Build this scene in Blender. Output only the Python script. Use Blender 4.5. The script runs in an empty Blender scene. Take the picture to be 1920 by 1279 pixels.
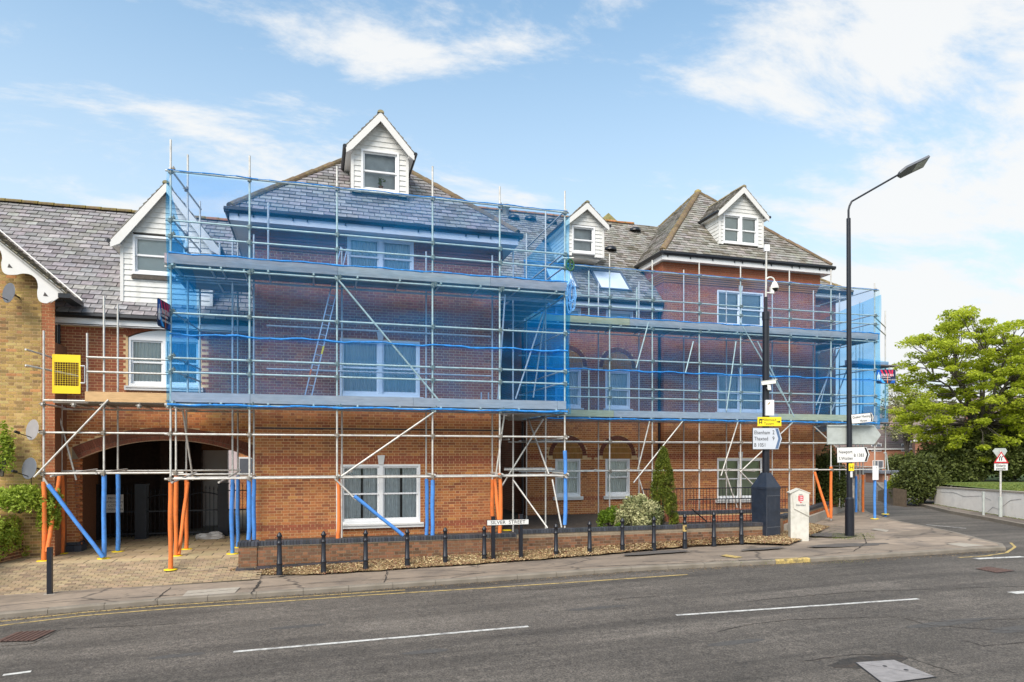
import bpy, math, random
import numpy as np
from mathutils import Vector, Matrix
random.seed(7); np.random.seed(7)
R = math.radians
scene = bpy.context.scene
COL = scene.collection
# ---------------------------------------------------------------- camera, sky, sun, exposure
TH = R(16.08); CT, ST = math.cos(TH), math.sin(TH); H = 2.8
cam_d = bpy.data.cameras.new('camera'); cam_d.sensor_width = 36; cam_d.lens = 24.0
cam_d.shift_y = 213.5/1920; cam_d.clip_end = 3000; cam_d.clip_start = .1
cam = bpy.data.objects.new('camera', cam_d); COL.objects.link(cam)
cam.location = (0, 0, H); cam.rotation_euler = (R(90), 0, -TH)
scene.camera = cam
scene.view_settings.view_transform = 'Standard'; scene.view_settings.look = 'None'
scene.view_settings.exposure = 0.86; scene.view_settings.gamma = 1; scene.view_settings.use_curve_mapping = False
scene.cycles.max_bounces = 8; scene.cycles.transparent_max_bounces = 24
scene.cycles.diffuse_bounces = 3; scene.cycles.glossy_bounces = 2
try:
    scene.cycles.use_denoising = True
except Exception: pass

CLX, CLY = 3.1, 1.75
SUN_EL, SUN_ROT = R(46), R(222)      # sun high, in front of the facade, a little to the left
world = bpy.data.worlds.new('World'); scene.world = world; world.use_nodes = True
wn = world.node_tree.nodes; wl = world.node_tree.links; wn.clear()
def N(t, **k):
    n = wn.new(t)
    for a, b in k.items(): setattr(n, a, b)
    return n
tc = N('ShaderNodeTexCoord'); sky = N('ShaderNodeTexSky', sky_type='NISHITA')
sky.sun_disc = False; sky.sun_elevation = SUN_EL; sky.sun_rotation = SUN_ROT
sky.air_density = 1.0; sky.dust_density = 1.0; sky.ozone_density = 1.5
sep = N('ShaderNodeSeparateXYZ'); wl.new(tc.outputs['Generated'], sep.inputs[0])
# cloud layer: the view direction is projected on a plane high above the ground
zc = N('ShaderNodeMath', operation='MAXIMUM'); wl.new(sep.outputs[2], zc.inputs[0]); zc.inputs[1].default_value = .0
za = N('ShaderNodeMath', operation='ADD'); wl.new(zc.outputs[0], za.inputs[0]); za.inputs[1].default_value = .22
dx = N('ShaderNodeMath', operation='DIVIDE'); dy = N('ShaderNodeMath', operation='DIVIDE')
wl.new(sep.outputs[0], dx.inputs[0]); wl.new(za.outputs[0], dx.inputs[1]); wl.new(sep.outputs[1], dy.inputs[0]); wl.new(za.outputs[0], dy.inputs[1])
cmb = N('ShaderNodeCombineXYZ'); wl.new(dx.outputs[0], cmb.inputs[0]); wl.new(dy.outputs[0], cmb.inputs[1])
mp = N('ShaderNodeMapping'); wl.new(cmb.outputs[0], mp.inputs[0]); mp.inputs['Rotation'].default_value = (0, 0, R(-35)); mp.inputs['Scale'].default_value = (1.0, 1.9, 1); mp.inputs['Location'].default_value = (CLX, CLY, 0)
n1 = N('ShaderNodeTexNoise'); n1.inputs['Scale'].default_value = 2.1; n1.inputs['Detail'].default_value = 8; n1.inputs['Roughness'].default_value = .64; n1.inputs['Distortion'].default_value = .25
wl.new(mp.outputs[0], n1.inputs['Vector'])
n2 = N('ShaderNodeTexNoise'); n2.inputs['Scale'].default_value = .75; n2.inputs['Detail'].default_value = 2
wl.new(mp.outputs[0], n2.inputs['Vector'])
def math_(op, a, b=None, c=None):
    m = N('ShaderNodeMath', operation=op)
    for k, q in enumerate((a, b, c)):
        if q is None: continue
        if isinstance(q, (int, float)): m.inputs[k].default_value = q
        else: wl.new(q, m.inputs[k])
    return m.outputs[0]
def rng_(v, a, b, c, d, t='SMOOTHSTEP'):
    m = N('ShaderNodeMapRange', interpolation_type=t); wl.new(v, m.inputs[0])
    for k, q in enumerate((a, b, c, d)): m.inputs[k+1].default_value = q
    return m.outputs[0]
# thin broken cloud: fine noise gated by a broad one; more of it towards the east and low down
east = rng_(sep.outputs[0], .25, .95, 0, .27, 'LINEAR'); low = rng_(sep.outputs[2], .0, .40, .13, 0, 'LINEAR')
cov = math_('ADD', math_('ADD', n1.outputs[0], math_('MULTIPLY', n2.outputs[0], .75)), math_('ADD', east, low))
cloud = rng_(cov, .90, 1.10, 0, .94)
haze = math_('MAXIMUM', rng_(sep.outputs[2], .0, .70, .95, .0), .06)
hsv = N('ShaderNodeHueSaturation'); hsv.inputs['Hue'].default_value = .484; hsv.inputs['Saturation'].default_value = 1.04; hsv.inputs['Value'].default_value = 1.42; wl.new(sky.outputs[0], hsv.inputs['Color'])
m0 = N('ShaderNodeMix', data_type='RGBA'); wl.new(haze, m0.inputs[0]); wl.new(hsv.outputs[0], m0.inputs[6]); m0.inputs[7].default_value = (4.1, 4.65, 5.0, 1)
mx = N('ShaderNodeMix', data_type='RGBA'); wl.new(cloud, mx.inputs[0]); wl.new(m0.outputs[2], mx.inputs[6]); mx.inputs[7].default_value = (5.0, 5.05, 5.05, 1)
bg = N('ShaderNodeBackground'); bg.inputs['Strength'].default_value = .105; wl.new(mx.outputs[2], bg.inputs['Color'])
wo = N('ShaderNodeOutputWorld'); wl.new(bg.outputs[0], wo.inputs[0])
sd = bpy.data.lights.new('sun', 'SUN'); sd.energy = 2.5; sd.angle = R(38); sd.color = (1, .93, .83)
so = bpy.data.objects.new('sun', sd); COL.objects.link(so)
sdir = Vector((math.sin(SUN_ROT)*math.cos(SUN_EL), math.cos(SUN_ROT)*math.cos(SUN_EL), math.sin(SUN_EL)))   # towards the sun
so.rotation_euler = sdir.to_track_quat('Z', 'Y').to_euler()

# ---------------------------------------------------------------- measuring helpers (photo pixel -> point on a real plane)
def W(px, py, y):
    u = (px-960)/1280; t = y/(CT-u*ST)
    return (t*(u*CT+ST), H+(853-py)/1280*t)
def X(px, y): return W(px, 853, y)[0]
def Z(px, py, y): return W(px, py, y)[1]
def G(px, py, z):
    u = (px-960)/1280; t = (H-z)*1280/(py-853)
    return (t*(u*CT+ST), t*(CT-u*ST))
def P3(px, py, y):
    x, z = W(px, py, y); return (x, y, z)
def AT(px, py, t):
    u = (px-960)/1280
    return Vector((t*(u*CT+ST), t*(CT-u*ST), H+(853-py)/1280*t))
def zg(x): return .02+.022*max(-9, min(13, x))
def GG(px, py, off=0.):
    z = .1
    for _ in range(8): x, y = G(px, py, z); z = zg(x)+off
    return x, y, z
CR = Vector((CT, -ST, 0)); CF = Vector((ST, CT, 0))   # camera right / forward on the ground

def srgb(r, g, b):
    f = lambda c: (c/255/12.92) if c/255 <= .04045 else ((c/255+.055)/1.055)**2.4
    return (f(r), f(g), f(b))
# ---------------------------------------------------------------- materials
def pmat(name, base, var=.12, scale=4., rough=.7, bump=0., bscale=60., attr=False, metal=0., spec=.5, stain=None, sscale=1.2, samt=.5, stretch=None, coat=0.):
    m = bpy.data.materials.new(name); m.use_nodes = True
    n = m.node_tree.nodes; l = m.node_tree.links; b = n['Principled BSDF']
    b.inputs['Roughness'].default_value = rough; b.inputs['Metallic'].default_value = metal
    b.inputs['Specular IOR Level'].default_value = spec
    if coat: b.inputs['Coat Weight'].default_value = coat
    t = n.new('ShaderNodeTexCoord'); src = t.outputs['Object']
    if stretch:
        mpn = n.new('ShaderNodeMapping'); mpn.inputs['Scale'].default_value = stretch; l.new(src, mpn.inputs[0]); src = mpn.outputs[0]
    no = n.new('ShaderNodeTexNoise'); no.inputs['Scale'].default_value = scale; no.inputs['Detail'].default_value = 5; no.inputs['Roughness'].default_value = .6; l.new(src, no.inputs['Vector'])
    mr = n.new('ShaderNodeMapRange'); l.new(no.outputs[0], mr.inputs[0]); mr.inputs[1].default_value = .3; mr.inputs[2].default_value = .7; mr.inputs[3].default_value = 1-var; mr.inputs[4].default_value = 1+var
    mul = n.new('ShaderNodeMix'); mul.data_type = 'RGBA'; mul.blend_type = 'MULTIPLY'; mul.inputs[0].default_value = 1
    if attr:
        a = n.new('ShaderNodeAttribute'); a.attribute_name = 'col'; csrc = a.outputs['Color']; l.new(csrc, mul.inputs[6])
    else: mul.inputs[6].default_value = (*base, 1)
    l.new(mr.outputs[0], mul.inputs[7]); out = mul.outputs[2]
    if stain:
        ns = n.new('ShaderNodeTexNoise'); ns.inputs['Scale'].default_value = sscale; ns.inputs['Detail'].default_value = 6; ns.inputs['Roughness'].default_value = .65; l.new(t.outputs['Object'], ns.inputs['Vector'])
        mr2 = n.new('ShaderNodeMapRange'); l.new(ns.outputs[0], mr2.inputs[0]); mr2.inputs[1].default_value = .48; mr2.inputs[2].default_value = .68; mr2.inputs[3].default_value = 0; mr2.inputs[4].default_value = samt
        m2 = n.new('ShaderNodeMix'); m2.data_type = 'RGBA'; l.new(mr2.outputs[0], m2.inputs[0]); l.new(out, m2.inputs[6]); m2.inputs[7].default_value = (*stain, 1); out = m2.outputs[2]
    l.new(out, b.inputs['Base Color'])
    if bump:
        nb = n.new('ShaderNodeTexNoise'); nb.inputs['Scale'].default_value = bscale; nb.inputs['Detail'].default_value = 3; l.new(src, nb.inputs['Vector'])
        bp = n.new('ShaderNodeBump'); bp.inputs['Strength'].default_value = bump; bp.inputs['Distance'].default_value = .01; l.new(nb.outputs[0], bp.inputs['Height']); l.new(bp.outputs[0], b.inputs['Normal'])
    return m
M = {}
M['brick'] = pmat('brick_face', (.4, .2, .1), var=.14, scale=30, rough=.9, bump=.25, bscale=90, attr=True, spec=.2, stain=(.13, .075, .05), sscale=.7, samt=.42)
M['mortar'] = pmat('mortar', (.72, .50, .27), var=.12, scale=12, rough=.95, bump=.2, spec=.1)
M['mortar_dark'] = pmat('mortar_grey', (.30, .24, .17), var=.15, scale=12, rough=.95, bump=.2, spec=.1)
M['mortar_pink'] = pmat('mortar_pink', (.42, .27, .17), var=.15, scale=8, rough=.95, spec=.1)
M['slate'] = pmat('slate', (.2, .2, .22), var=.22, scale=7, rough=.62, bump=.35, bscale=40, attr=True, spec=.35, stain=(.10, .105, .045), sscale=1.3, samt=.35)
M['underlay'] = pmat('roof_underlay', (.03, .03, .03))
M['ridge'] = pmat('ridge_tile', (.15, .11, .075), var=.3, scale=9, rough=.9, bump=.5, attr=True, spec=.15, stain=(.22, .17, .03), sscale=3.5, samt=.75)
M['white'] = pmat('white_paint', (.72, .705, .67), var=.06, scale=3, rough=.5, spec=.3, stain=(.42, .40, .33), sscale=3, samt=.22)
M['pvc'] = pmat('white_plastic', (.82, .82, .81), var=.02, rough=.3)
M['board'] = pmat('weatherboard', (.70, .69, .65), var=.07, scale=6, rough=.6, stain=(.42, .41, .34), sscale=4, samt=.4)
M['fascia'] = pmat('fascia_white', (.78, .77, .75), var=.04, rough=.4)
M['blackpl'] = pmat('black_plastic', (.012, .013, .016), var=.1, rough=.35)
M['black'] = pmat('black_iron_paint', (.010, .012, .018), var=.25, scale=10, rough=.38, bump=.12, bscale=80)
M['navy'] = pmat('navy_black_paint', (.018, .026, .042), var=.25, scale=6, rough=.42, bump=.1, bscale=30, stain=(.06, .065, .075), sscale=7, samt=.3)
M['steel'] = pmat('galvanised_tube', (.62, .60, .55), var=.16, scale=9, rough=.45, metal=.2, stain=(.22, .19, .16), sscale=6, samt=.35)
M['coupler'] = pmat('coupler_steel', (.26, .23, .19), var=.35, scale=30, rough=.55, metal=.5)
M['timber'] = pmat('scaffold_board', (.3, .28, .26), var=.18, scale=5, rough=.85, bump=.3, attr=True, stretch=(.6, 6, 6), spec=.2)
M['orange'] = pmat('orange_foam', (.78, .19, .035), var=.12, scale=5, rough=.75, stain=(.38, .15, .06), sscale=9, samt=.45)
M['blue'] = pmat('blue_foam', (.07, .26, .68), var=.12, scale=5, rough=.75, stain=(.09, .14, .26), sscale=9, samt=.45)
M['yellow'] = pmat('yellow_plastic', (.85, .62, .01), var=.06, rough=.5)
M['road'] = pmat('asphalt', (.052, .05, .048), var=.25, scale=1.2, rough=.85)
M['kerb'] = pmat('concrete_kerb', (.22, .19, .15), var=.2, scale=5, rough=.9, bump=.4, attr=False, stain=(.09, .075, .05), sscale=2.5, samt=.5)
M['concrete'] = pmat('concrete', (.36, .32, .26), var=.12, scale=8, rough=.9, bump=.3)
M['slab'] = pmat('paving_slab', (.38, .29, .18), var=.12, scale=10, rough=.9, attr=True, spec=.2, stain=(.20, .15, .10), sscale=1.7, samt=.5)
M['joint'] = pmat('paving_joint', (.10, .085, .055), var=.3, rough=1)
M['earth'] = pmat('garden_soil', (.07, .05, .035), var=.4, scale=9, rough=1, bump=.8)
M['mulchbase'] = pmat('mulch_soil', (.30, .21, .10), var=.45, scale=25, rough=1, bump=.8, bscale=120)
M['grassland'] = pmat('grass_ground', (.07, .10, .03), var=.3, scale=2, rough=1)
M['render_w'] = pmat('white_render', (.88, .85, .79), var=.06, scale=2, rough=.85, stain=(.5, .47, .43), sscale=1.5, samt=.25)
M['lilac'] = pmat('pale_render', (.60, .50, .50), var=.05, rough=.9)
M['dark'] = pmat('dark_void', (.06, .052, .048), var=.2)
M['curtain'] = pmat('curtain_cloth', (.85, .86, .80), var=.06, scale=3, rough=.9)
M['greyb'] = pmat('grey_blind', (.68, .69, .68), var=.25, scale=2, rough=.8)
M['blind'] = pmat('green_blind', (.40, .44, .24), var=.03, rough=.8)
M['net_c'] = pmat('net_curtain', (.82, .84, .83), var=.12, scale=8, rough=.9)
M['red'] = pmat('red_print', (.55, .02, .03), var=.03, rough=.4)
M['print'] = pmat('black_print', (.012, .012, .014), var=.03, rough=.5)
M['signw'] = pmat('sign_white', (.74, .73, .69), var=.05, scale=8, rough=.4)
M['signg'] = pmat('sign_grey_back', (.42, .45, .42), var=.07, scale=6, rough=.55, stain=(.2, .22, .17), sscale=5, samt=.35)
M['signb'] = pmat('sign_pale_blue', (.55, .58, .62), var=.03, rough=.4)
M['chev'] = pmat('sign_chevron_blue', (.09, .15, .26), var=.03, rough=.4)
M['stone'] = pmat('white_stone', (.60, .58, .51), var=.08, scale=5, rough=.8, bump=.15, stain=(.35, .34, .26), sscale=4, samt=.5)
M['manhole'] = pmat('cast_iron', (.27, .25, .24), var=.2, scale=9, rough=.6, metal=.1, bump=.2)
M['rust'] = pmat('rusty_cover', (.12, .07, .055), var=.3, scale=14, rough=.7, metal=.2, bump=.4)
M['yline'] = pmat('yellow_line_paint', (.50, .36, .12), var=.3, scale=20, rough=.8, stain=(.10, .09, .07), sscale=6, samt=.85)
M['wline'] = pmat('white_line_paint', (.55, .54, .50), var=.25, scale=20, rough=.8, stain=(.12, .115, .11), sscale=8, samt=.8)
M['bluep'] = pmat('blue_print', (.01, .10, .42), var=.1, rough=.4)
M['bark'] = pmat('bark', (.10, .085, .07), var=.3, scale=14, rough=.95, bump=.5)
M['alu'] = pmat('aluminium', (.6, .6, .6), var=.08, rough=.35, metal=.8)
M['dish'] = pmat('dish_grey', (.12, .13, .15), var=.1, rough=.45)
M['dishl'] = pmat('dish_light', (.30, .285, .285), var=.08, rough=.5)
M['bag'] = pmat('plastic_bag', (.45, .44, .42), var=.2, scale=9, rough=.35, bump=.6, bscale=12)
M['farroof'] = pmat('far_roof', (.20, .15, .13), var=.15, scale=3, rough=.9, attr=True)
M['blossom'] = pmat('blossom_twigs', (.45, .40, .36), var=.2, rough=.9)

def leafmat(name, c1, c2, trans=.35):
    m = bpy.data.materials.new(name); m.use_nodes = True; n = m.node_tree.nodes; l = m.node_tree.links; b = n['Principled BSDF']
    a = n.new('ShaderNodeAttribute'); a.attribute_name = 'col'
    mx_ = n.new('ShaderNodeMix'); mx_.data_type = 'RGBA'; l.new(a.outputs['Fac'], mx_.inputs[0]); mx_.inputs[6].default_value = (*c1, 1); mx_.inputs[7].default_value = (*c2, 1)
    l.new(mx_.outputs[2], b.inputs['Base Color']); b.inputs['Roughness'].default_value = .55; b.inputs['Specular IOR Level'].default_value = .25
    tr = n.new('ShaderNodeBsdfTranslucent'); l.new(mx_.outputs[2], tr.inputs['Color'])
    ms = n.new('ShaderNodeMixShader'); ms.inputs[0].default_value = trans; l.new(b.outputs[0], ms.inputs[1]); l.new(tr.outputs[0], ms.inputs[2]); l.new(ms.outputs[0], n['Material Output'].inputs[0])
    return m
M['leaf_tree'] = leafmat('leaf_bright', (.26, .33, .02), (.66, .72, .08), .55)
M['leaf_dark'] = leafmat('leaf_dark', (.035, .05, .014), (.17, .20, .05), .25)
M['leaf_thuja'] = leafmat('leaf_conifer', (.05, .08, .010), (.24, .27, .03), .2)
M['leaf_var'] = leafmat('leaf_variegated', (.07, .11, .02), (.66, .62, .33), .2)
M['leaf_green'] = leafmat('leaf_green', (.06, .12, .012), (.26, .38, .035), .35)
M['leaf_lime'] = leafmat('leaf_lime', (.16, .24, .01), (.46, .50, .02), .3)
M['leaf_hedge'] = leafmat('leaf_hedge', (.17, .26, .02), (.52, .62, .10), .4)
M['leaf_ground'] = leafmat('ground_weeds', (.08, .12, .02), (.25, .28, .06), .2)
M['chips'] = pmat('dry_leaf_chips', (.4, .3, .16), var=.1, attr=True, rough=.9)

def glassmat():
    m = bpy.data.materials.new('window_glass'); m.use_nodes = True; n = m.node_tree.nodes; l = m.node_tree.links
    n.remove(n['Principled BSDF'])
    g = n.new('ShaderNodeBsdfGlossy'); g.inputs['Roughness'].default_value = .02; g.inputs['Color'].default_value = (.9, .95, 1, 1)
    t = n.new('ShaderNodeBsdfTransparent'); t.inputs['Color'].default_value = (.92, .94, .93, 1)
    f = n.new('ShaderNodeFresnel'); f.inputs['IOR'].default_value = 1.55
    no = n.new('ShaderNodeTexNoise'); no.inputs['Scale'].default_value = 1.5; bp = n.new('ShaderNodeBump'); bp.inputs['Strength'].default_value = .04
    l.new(no.outputs[0], bp.inputs['Height']); l.new(bp.outputs[0], g.inputs['Normal'])
    ms = n.new('ShaderNodeMixShader'); l.new(f.outputs[0], ms.inputs[0]); l.new(t.outputs[0], ms.inputs[1]); l.new(g.outputs[0], ms.inputs[2]); l.new(ms.outputs[0], n['Material Output'].inputs[0])
    return m
M['glass'] = glassmat()
def netmat(name='debris_net', dens=.17, tint=(.60, .86, 1.0), sc=(.015, .44, 1)):
    m = bpy.data.materials.new(name); m.use_nodes = True; n = m.node_tree.nodes; l = m.node_tree.links
    n.remove(n['Principled BSDF'])
    tcn = n.new('ShaderNodeTexCoord')
    mpn = n.new('ShaderNodeMapping'); mpn.inputs['Scale'].default_value = (.5, .5, 1.6); l.new(tcn.outputs['Object'], mpn.inputs[0])
    no = n.new('ShaderNodeTexNoise'); no.inputs['Scale'].default_value = 1.3; no.inputs['Detail'].default_value = 5; no.inputs['Distortion'].default_value = .6; l.new(mpn.outputs[0], no.inputs['Vector'])
    mr = n.new('ShaderNodeMapRange'); l.new(no.outputs[0], mr.inputs[0]); mr.inputs[1].default_value = .35; mr.inputs[2].default_value = .75; mr.inputs[3].default_value = dens*.55; mr.inputs[4].default_value = dens*1.75
    d = n.new('ShaderNodeBsdfDiffuse'); d.inputs['Color'].default_value = (*sc, 1)
    tl = n.new('ShaderNodeBsdfTranslucent'); tl.inputs['Color'].default_value = (*sc, 1)
    m1 = n.new('ShaderNodeMixShader'); m1.inputs[0].default_value = .45; l.new(d.outputs[0], m1.inputs[1]); l.new(tl.outputs[0], m1.inputs[2])
    t = n.new('ShaderNodeBsdfTransparent'); t.inputs['Color'].default_value = (*tint, 1)
    ms = n.new('ShaderNodeMixShader'); l.new(mr.outputs[0], ms.inputs[0]); l.new(t.outputs[0], ms.inputs[1]); l.new(m1.outputs[0], ms.inputs[2]); l.new(ms.outputs[0], n['Material Output'].inputs[0])
    return m
M['net'] = netmat()
M['net_outer'] = netmat('debris_net_outer', .085, (.82, .95, 1.0), (.0, .48, .95))
M['net_tint'] = netmat('debris_net_tint', .065, (.89, .89, 1.0), (.02, .30, 1))
M['netroll'] = pmat('bunched_netting', (.02, .22, .60), var=.3, scale=14, rough=.7, bump=.6, bscale=25)

# asphalt: fine aggregate speckle, wheel-track wear
def roadmat():
    m = M['road']; n = m.node_tree.nodes; l = m.node_tree.links; b = n['Principled BSDF']
    t = n.new('ShaderNodeTexCoord')
    def noise(sc, det=3, vec=None, rough=.6):
        x = n.new('ShaderNodeTexNoise'); x.inputs['Scale'].default_value = sc; x.inputs['Detail'].default_value = det; x.inputs['Roughness'].default_value = rough; l.new(vec or t.outputs['Object'], x.inputs['Vector']); return x.outputs[0]
    def rng(v, a, b_, c, d):
        x = n.new('ShaderNodeMapRange'); l.new(v, x.inputs[0]); x.inputs[1].default_value = a; x.inputs[2].default_value = b_; x.inputs[3].default_value = c; x.inputs[4].default_value = d; return x.outputs[0]
    mp_ = n.new('ShaderNodeMapping'); mp_.inputs['Rotation'].default_value = (0, 0, R(-2)); mp_.inputs['Scale'].default_value = (.05, .75, 1); l.new(t.outputs['Object'], mp_.inputs[0])
    track = rng(noise(1.6, 4, mp_.outputs[0]), .35, .68, .68, 1.55)
    grain = rng(noise(38, 4, rough=.75), .34, .66, .25, 1.9)
    grain2 = rng(noise(9, 3, rough=.7), .3, .7, .72, 1.3)
    big = rng(noise(.5, 5), .3, .7, .8, 1.25)
    def mul(a, b_):
        x = n.new('ShaderNodeMath'); x.operation = 'MULTIPLY'; l.new(a, x.inputs[0]); l.new(b_, x.inputs[1]); return x.outputs[0]
    k = mul(mul(mul(track, grain), big), grain2)
    mxx = n.new('ShaderNodeMix'); mxx.data_type = 'RGBA'; mxx.blend_type = 'MULTIPLY'; mxx.inputs[0].default_value = 1; mxx.inputs[6].default_value = (.080, .069, .057, 1)
    cc = n.new('ShaderNodeCombineXYZ'); [l.new(k, cc.inputs[i]) for i in range(3)]; l.new(cc.outputs[0], mxx.inputs[7]); l.new(mxx.outputs[2], b.inputs['Base Color'])
    bp = n.new('ShaderNodeBump'); bp.inputs['Strength'].default_value = .6; bp.inputs['Distance'].default_value = .012; l.new(noise(60, 4, rough=.8), bp.inputs['Height']); l.new(bp.outputs[0], b.inputs['Normal'])
roadmat()
def pavemat(name, base, crack=True, dark=(.10, .085, .075)):
    m = pmat(name, base, var=.12, scale=2.2, rough=.9, bump=.4, bscale=70, stain=dark, sscale=.9, samt=.55)
    n = m.node_tree.nodes; l = m.node_tree.links; b = n['Principled BSDF']
    src = b.inputs['Base Color'].links[0].from_socket
    t = n.new('ShaderNodeTexCoord')
    def layer(src, scale, wdt, amt, col, stretch=(1, 1, 1)):
        mp_ = n.new('ShaderNodeMapping'); mp_.inputs['Scale'].default_value = stretch; l.new(t.outputs['Object'], mp_.inputs[0])
        nn = n.new('ShaderNodeTexNoise'); nn.inputs['Scale'].default_value = 2.5; nn.inputs['Detail'].default_value = 4; l.new(mp_.outputs[0], nn.inputs['Vector'])
        mxv = n.new('ShaderNodeMix'); mxv.data_type = 'VECTOR'; mxv.inputs[0].default_value = .22; l.new(mp_.outputs[0], mxv.inputs[4]); l.new(nn.outputs['Color'], mxv.inputs[5])
        v = n.new('ShaderNodeTexVoronoi'); v.feature = 'DISTANCE_TO_EDGE'; v.inputs['Scale'].default_value = scale; l.new(mxv.outputs[1], v.inputs['Vector'])
        r = n.new('ShaderNodeMapRange'); l.new(v.outputs['Distance'], r.inputs[0]); r.inputs[1].default_value = 0; r.inputs[2].default_value = wdt; r.inputs[3].default_value = amt; r.inputs[4].default_value = 0
        x = n.new('ShaderNodeMix'); x.data_type = 'RGBA'; l.new(r.outputs[0], x.inputs[0]); l.new(src, x.inputs[6]); x.inputs[7].default_value = (*col, 1); return x.outputs[2]
    # cold patches of different age
    v2 = n.new('ShaderNodeTexVoronoi'); v2.inputs['Scale'].default_value = .38; mpp = n.new('ShaderNodeMapping'); mpp.inputs['Scale'].default_value = (.55, 1.7, 1); l.new(t.outputs['Object'], mpp.inputs[0]); l.new(mpp.outputs[0], v2.inputs['Vector'])
    sp = n.new('ShaderNodeSeparateColor'); l.new(v2.outputs['Color'], sp.inputs[0]); rr = n.new('ShaderNodeMapRange'); l.new(sp.outputs[0], rr.inputs[0]); rr.inputs[3].default_value = .72; rr.inputs[4].default_value = 1.18
    mm = n.new('ShaderNodeMix'); mm.data_type = 'RGBA'; mm.blend_type = 'MULTIPLY'; mm.inputs[0].default_value = 1; l.new(src, mm.inputs[6]); l.new(rr.outputs[0], mm.inputs[7])
    out = mm.outputs[2]
    if crack:
        out = layer(out, .55, .018, .85, (.05, .042, .036), (.6, 1.5, 1))
        out = layer(out, 1.3, .010, .45, (.06, .05, .04), (.5, 1.3, 1))
    l.new(out, b.inputs['Base Color'])
    return m
M['pave'] = pavemat('footway_asphalt', (.285, .225, .168))
M['pave2'] = pavemat('far_footway', (.19, .155, .125))

# ---------------------------------------------------------------- mesh builder
class MB:
    def __init__(s): s.v = []; s.f = []; s.c = []; s.sm = []
    def face(s, pts, col=(1, 1, 1), sm=False):
        i = len(s.v); s.v.extend([tuple(p) for p in pts]); s.f.append(tuple(range(i, i+len(pts)))); s.c.append(col); s.sm.append(sm)
    def raw(s, vs, fs, col=(1, 1, 1), sm=False):
        i = len(s.v); s.v.extend([tuple(p) for p in vs])
        for f in fs: s.f.append(tuple(i+k for k in f)); s.c.append(col); s.sm.append(sm)
    def box8(s, p, col=(1, 1, 1)):
        s.raw(p, [(0, 3, 2, 1), (4, 5, 6, 7), (0, 1, 5, 4), (1, 2, 6, 5), (2, 3, 7, 6), (3, 0, 4, 7)], col)
    def box(s, x0, x1, y0, y1, z0, z1, col=(1, 1, 1)):
        s.box8([(x0, y0, z0), (x1, y0, z0), (x1, y1, z0), (x0, y1, z0), (x0, y0, z1), (x1, y0, z1), (x1, y1, z1), (x0, y1, z1)], col)
    def obox(s, o, a, b, c, col=(1, 1, 1)):      # box from corner o with edge vectors
        o, a, b, c = Vector(o), Vector(a), Vector(b), Vector(c)
        s.box8([o, o+a, o+a+b, o+b, o+c, o+a+c, o+a+b+c, o+b+c], col)
    def tube(s, p, q, r, n=8, r2=None, col=(1, 1, 1), cap=True):
        p, q = Vector(p), Vector(q); r2 = r if r2 is None else r2; d = (q-p)
        if d.length < 1e-6: return
        d.normalize(); a = d.orthogonal().normalized(); b = d.cross(a)
        vs = []
        for k in range(n):
            t = 2*math.pi*k/n; o = a*math.cos(t)+b*math.sin(t); vs.append(p+o*r)
        for k in range(n):
            t = 2*math.pi*k/n; o = a*math.cos(t)+b*math.sin(t); vs.append(q+o*r2)
        s.raw(vs, [(k, (k+1) % n, n+(k+1) % n, n+k) for k in range(n)], col, True)
        if cap: s.raw(vs, [tuple(range(n-1, -1, -1)), tuple(range(n, 2*n))], col, False)
    def lathe(s, o, prof, n=16, col=(1, 1, 1), ax=None):
        o = Vector(o); vs = []
        if ax is None: A, B, D = Vector((1, 0, 0)), Vector((0, 1, 0)), Vector((0, 0, 1))
        else: D = Vector(ax).normalized(); A = D.orthogonal().normalized(); B = D.cross(A)
        for r, z in prof:
            for k in range(n):
                t = 2*math.pi*k/n; vs.append(o+A*r*math.cos(t)+B*r*math.sin(t)+D*z)
        fs = []
        for i in range(len(prof)-1):
            for k in range(n): fs.append((i*n+k, i*n+(k+1) % n, (i+1)*n+(k+1) % n, (i+1)*n+k))
        s.raw(vs, fs, col, True); s.raw(vs, [tuple(range(n-1, -1, -1)), tuple(range((len(prof)-1)*n, len(prof)*n))], col, False)
    def prism(s, poly, ext, col=(1, 1, 1)):     # poly list of points, extruded by vector
        e = Vector(ext); a = [Vector(p) for p in poly]; b = [p+e for p in a]; n = len(a)
        s.raw(a+b, [tuple(range(n))[::-1], tuple(range(n, 2*n))]+[(k, (k+1) % n, n+(k+1) % n, n+k) for k in range(n)], col)
    def mesh(s, name, mat):
        me = bpy.data.meshes.new(name); me.from_pydata(s.v, [], s.f); me.materials.append(mat)
        at = me.attributes.new('col', 'FLOAT_COLOR', 'FACE')
        c = np.ones((len(s.f), 4), dtype=np.float32); c[:, :3] = np.array(s.c, dtype=np.float32).reshape(-1, 3); at.data.foreach_set('color', c.ravel())
        me.polygons.foreach_set('use_smooth', np.array(s.sm, dtype=bool)); me.update(); return me
    def build(s, name, mat, parent=None, **k):
        return put(s.mesh(name, mat), name, parent, **k)
def put(me, name, parent=None, label=None, kind=None, loc=None, rot=None):
    o = bpy.data.objects.new(name, me); COL.objects.link(o)
    if parent is not None:
        o.parent = parent
        if parent.parent is None and parent.type == 'EMPTY' and loc is None: o.location = -parent.location
    if loc is not None: o.location = loc
    if rot is not None: o.rotation_euler = rot
    if label: o['label'] = label
    if kind: o['kind'] = kind
    return o
def thing(name, label, cat, loc=(0, 0, 0), group=None, rz=0):
    o = bpy.data.objects.new(name, None); COL.objects.link(o); o.location = loc; o.rotation_euler = (0, 0, rz); o.empty_display_size = .2
    o['label'] = label; o['category'] = cat
    if group: o['group'] = group
    return o
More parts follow.
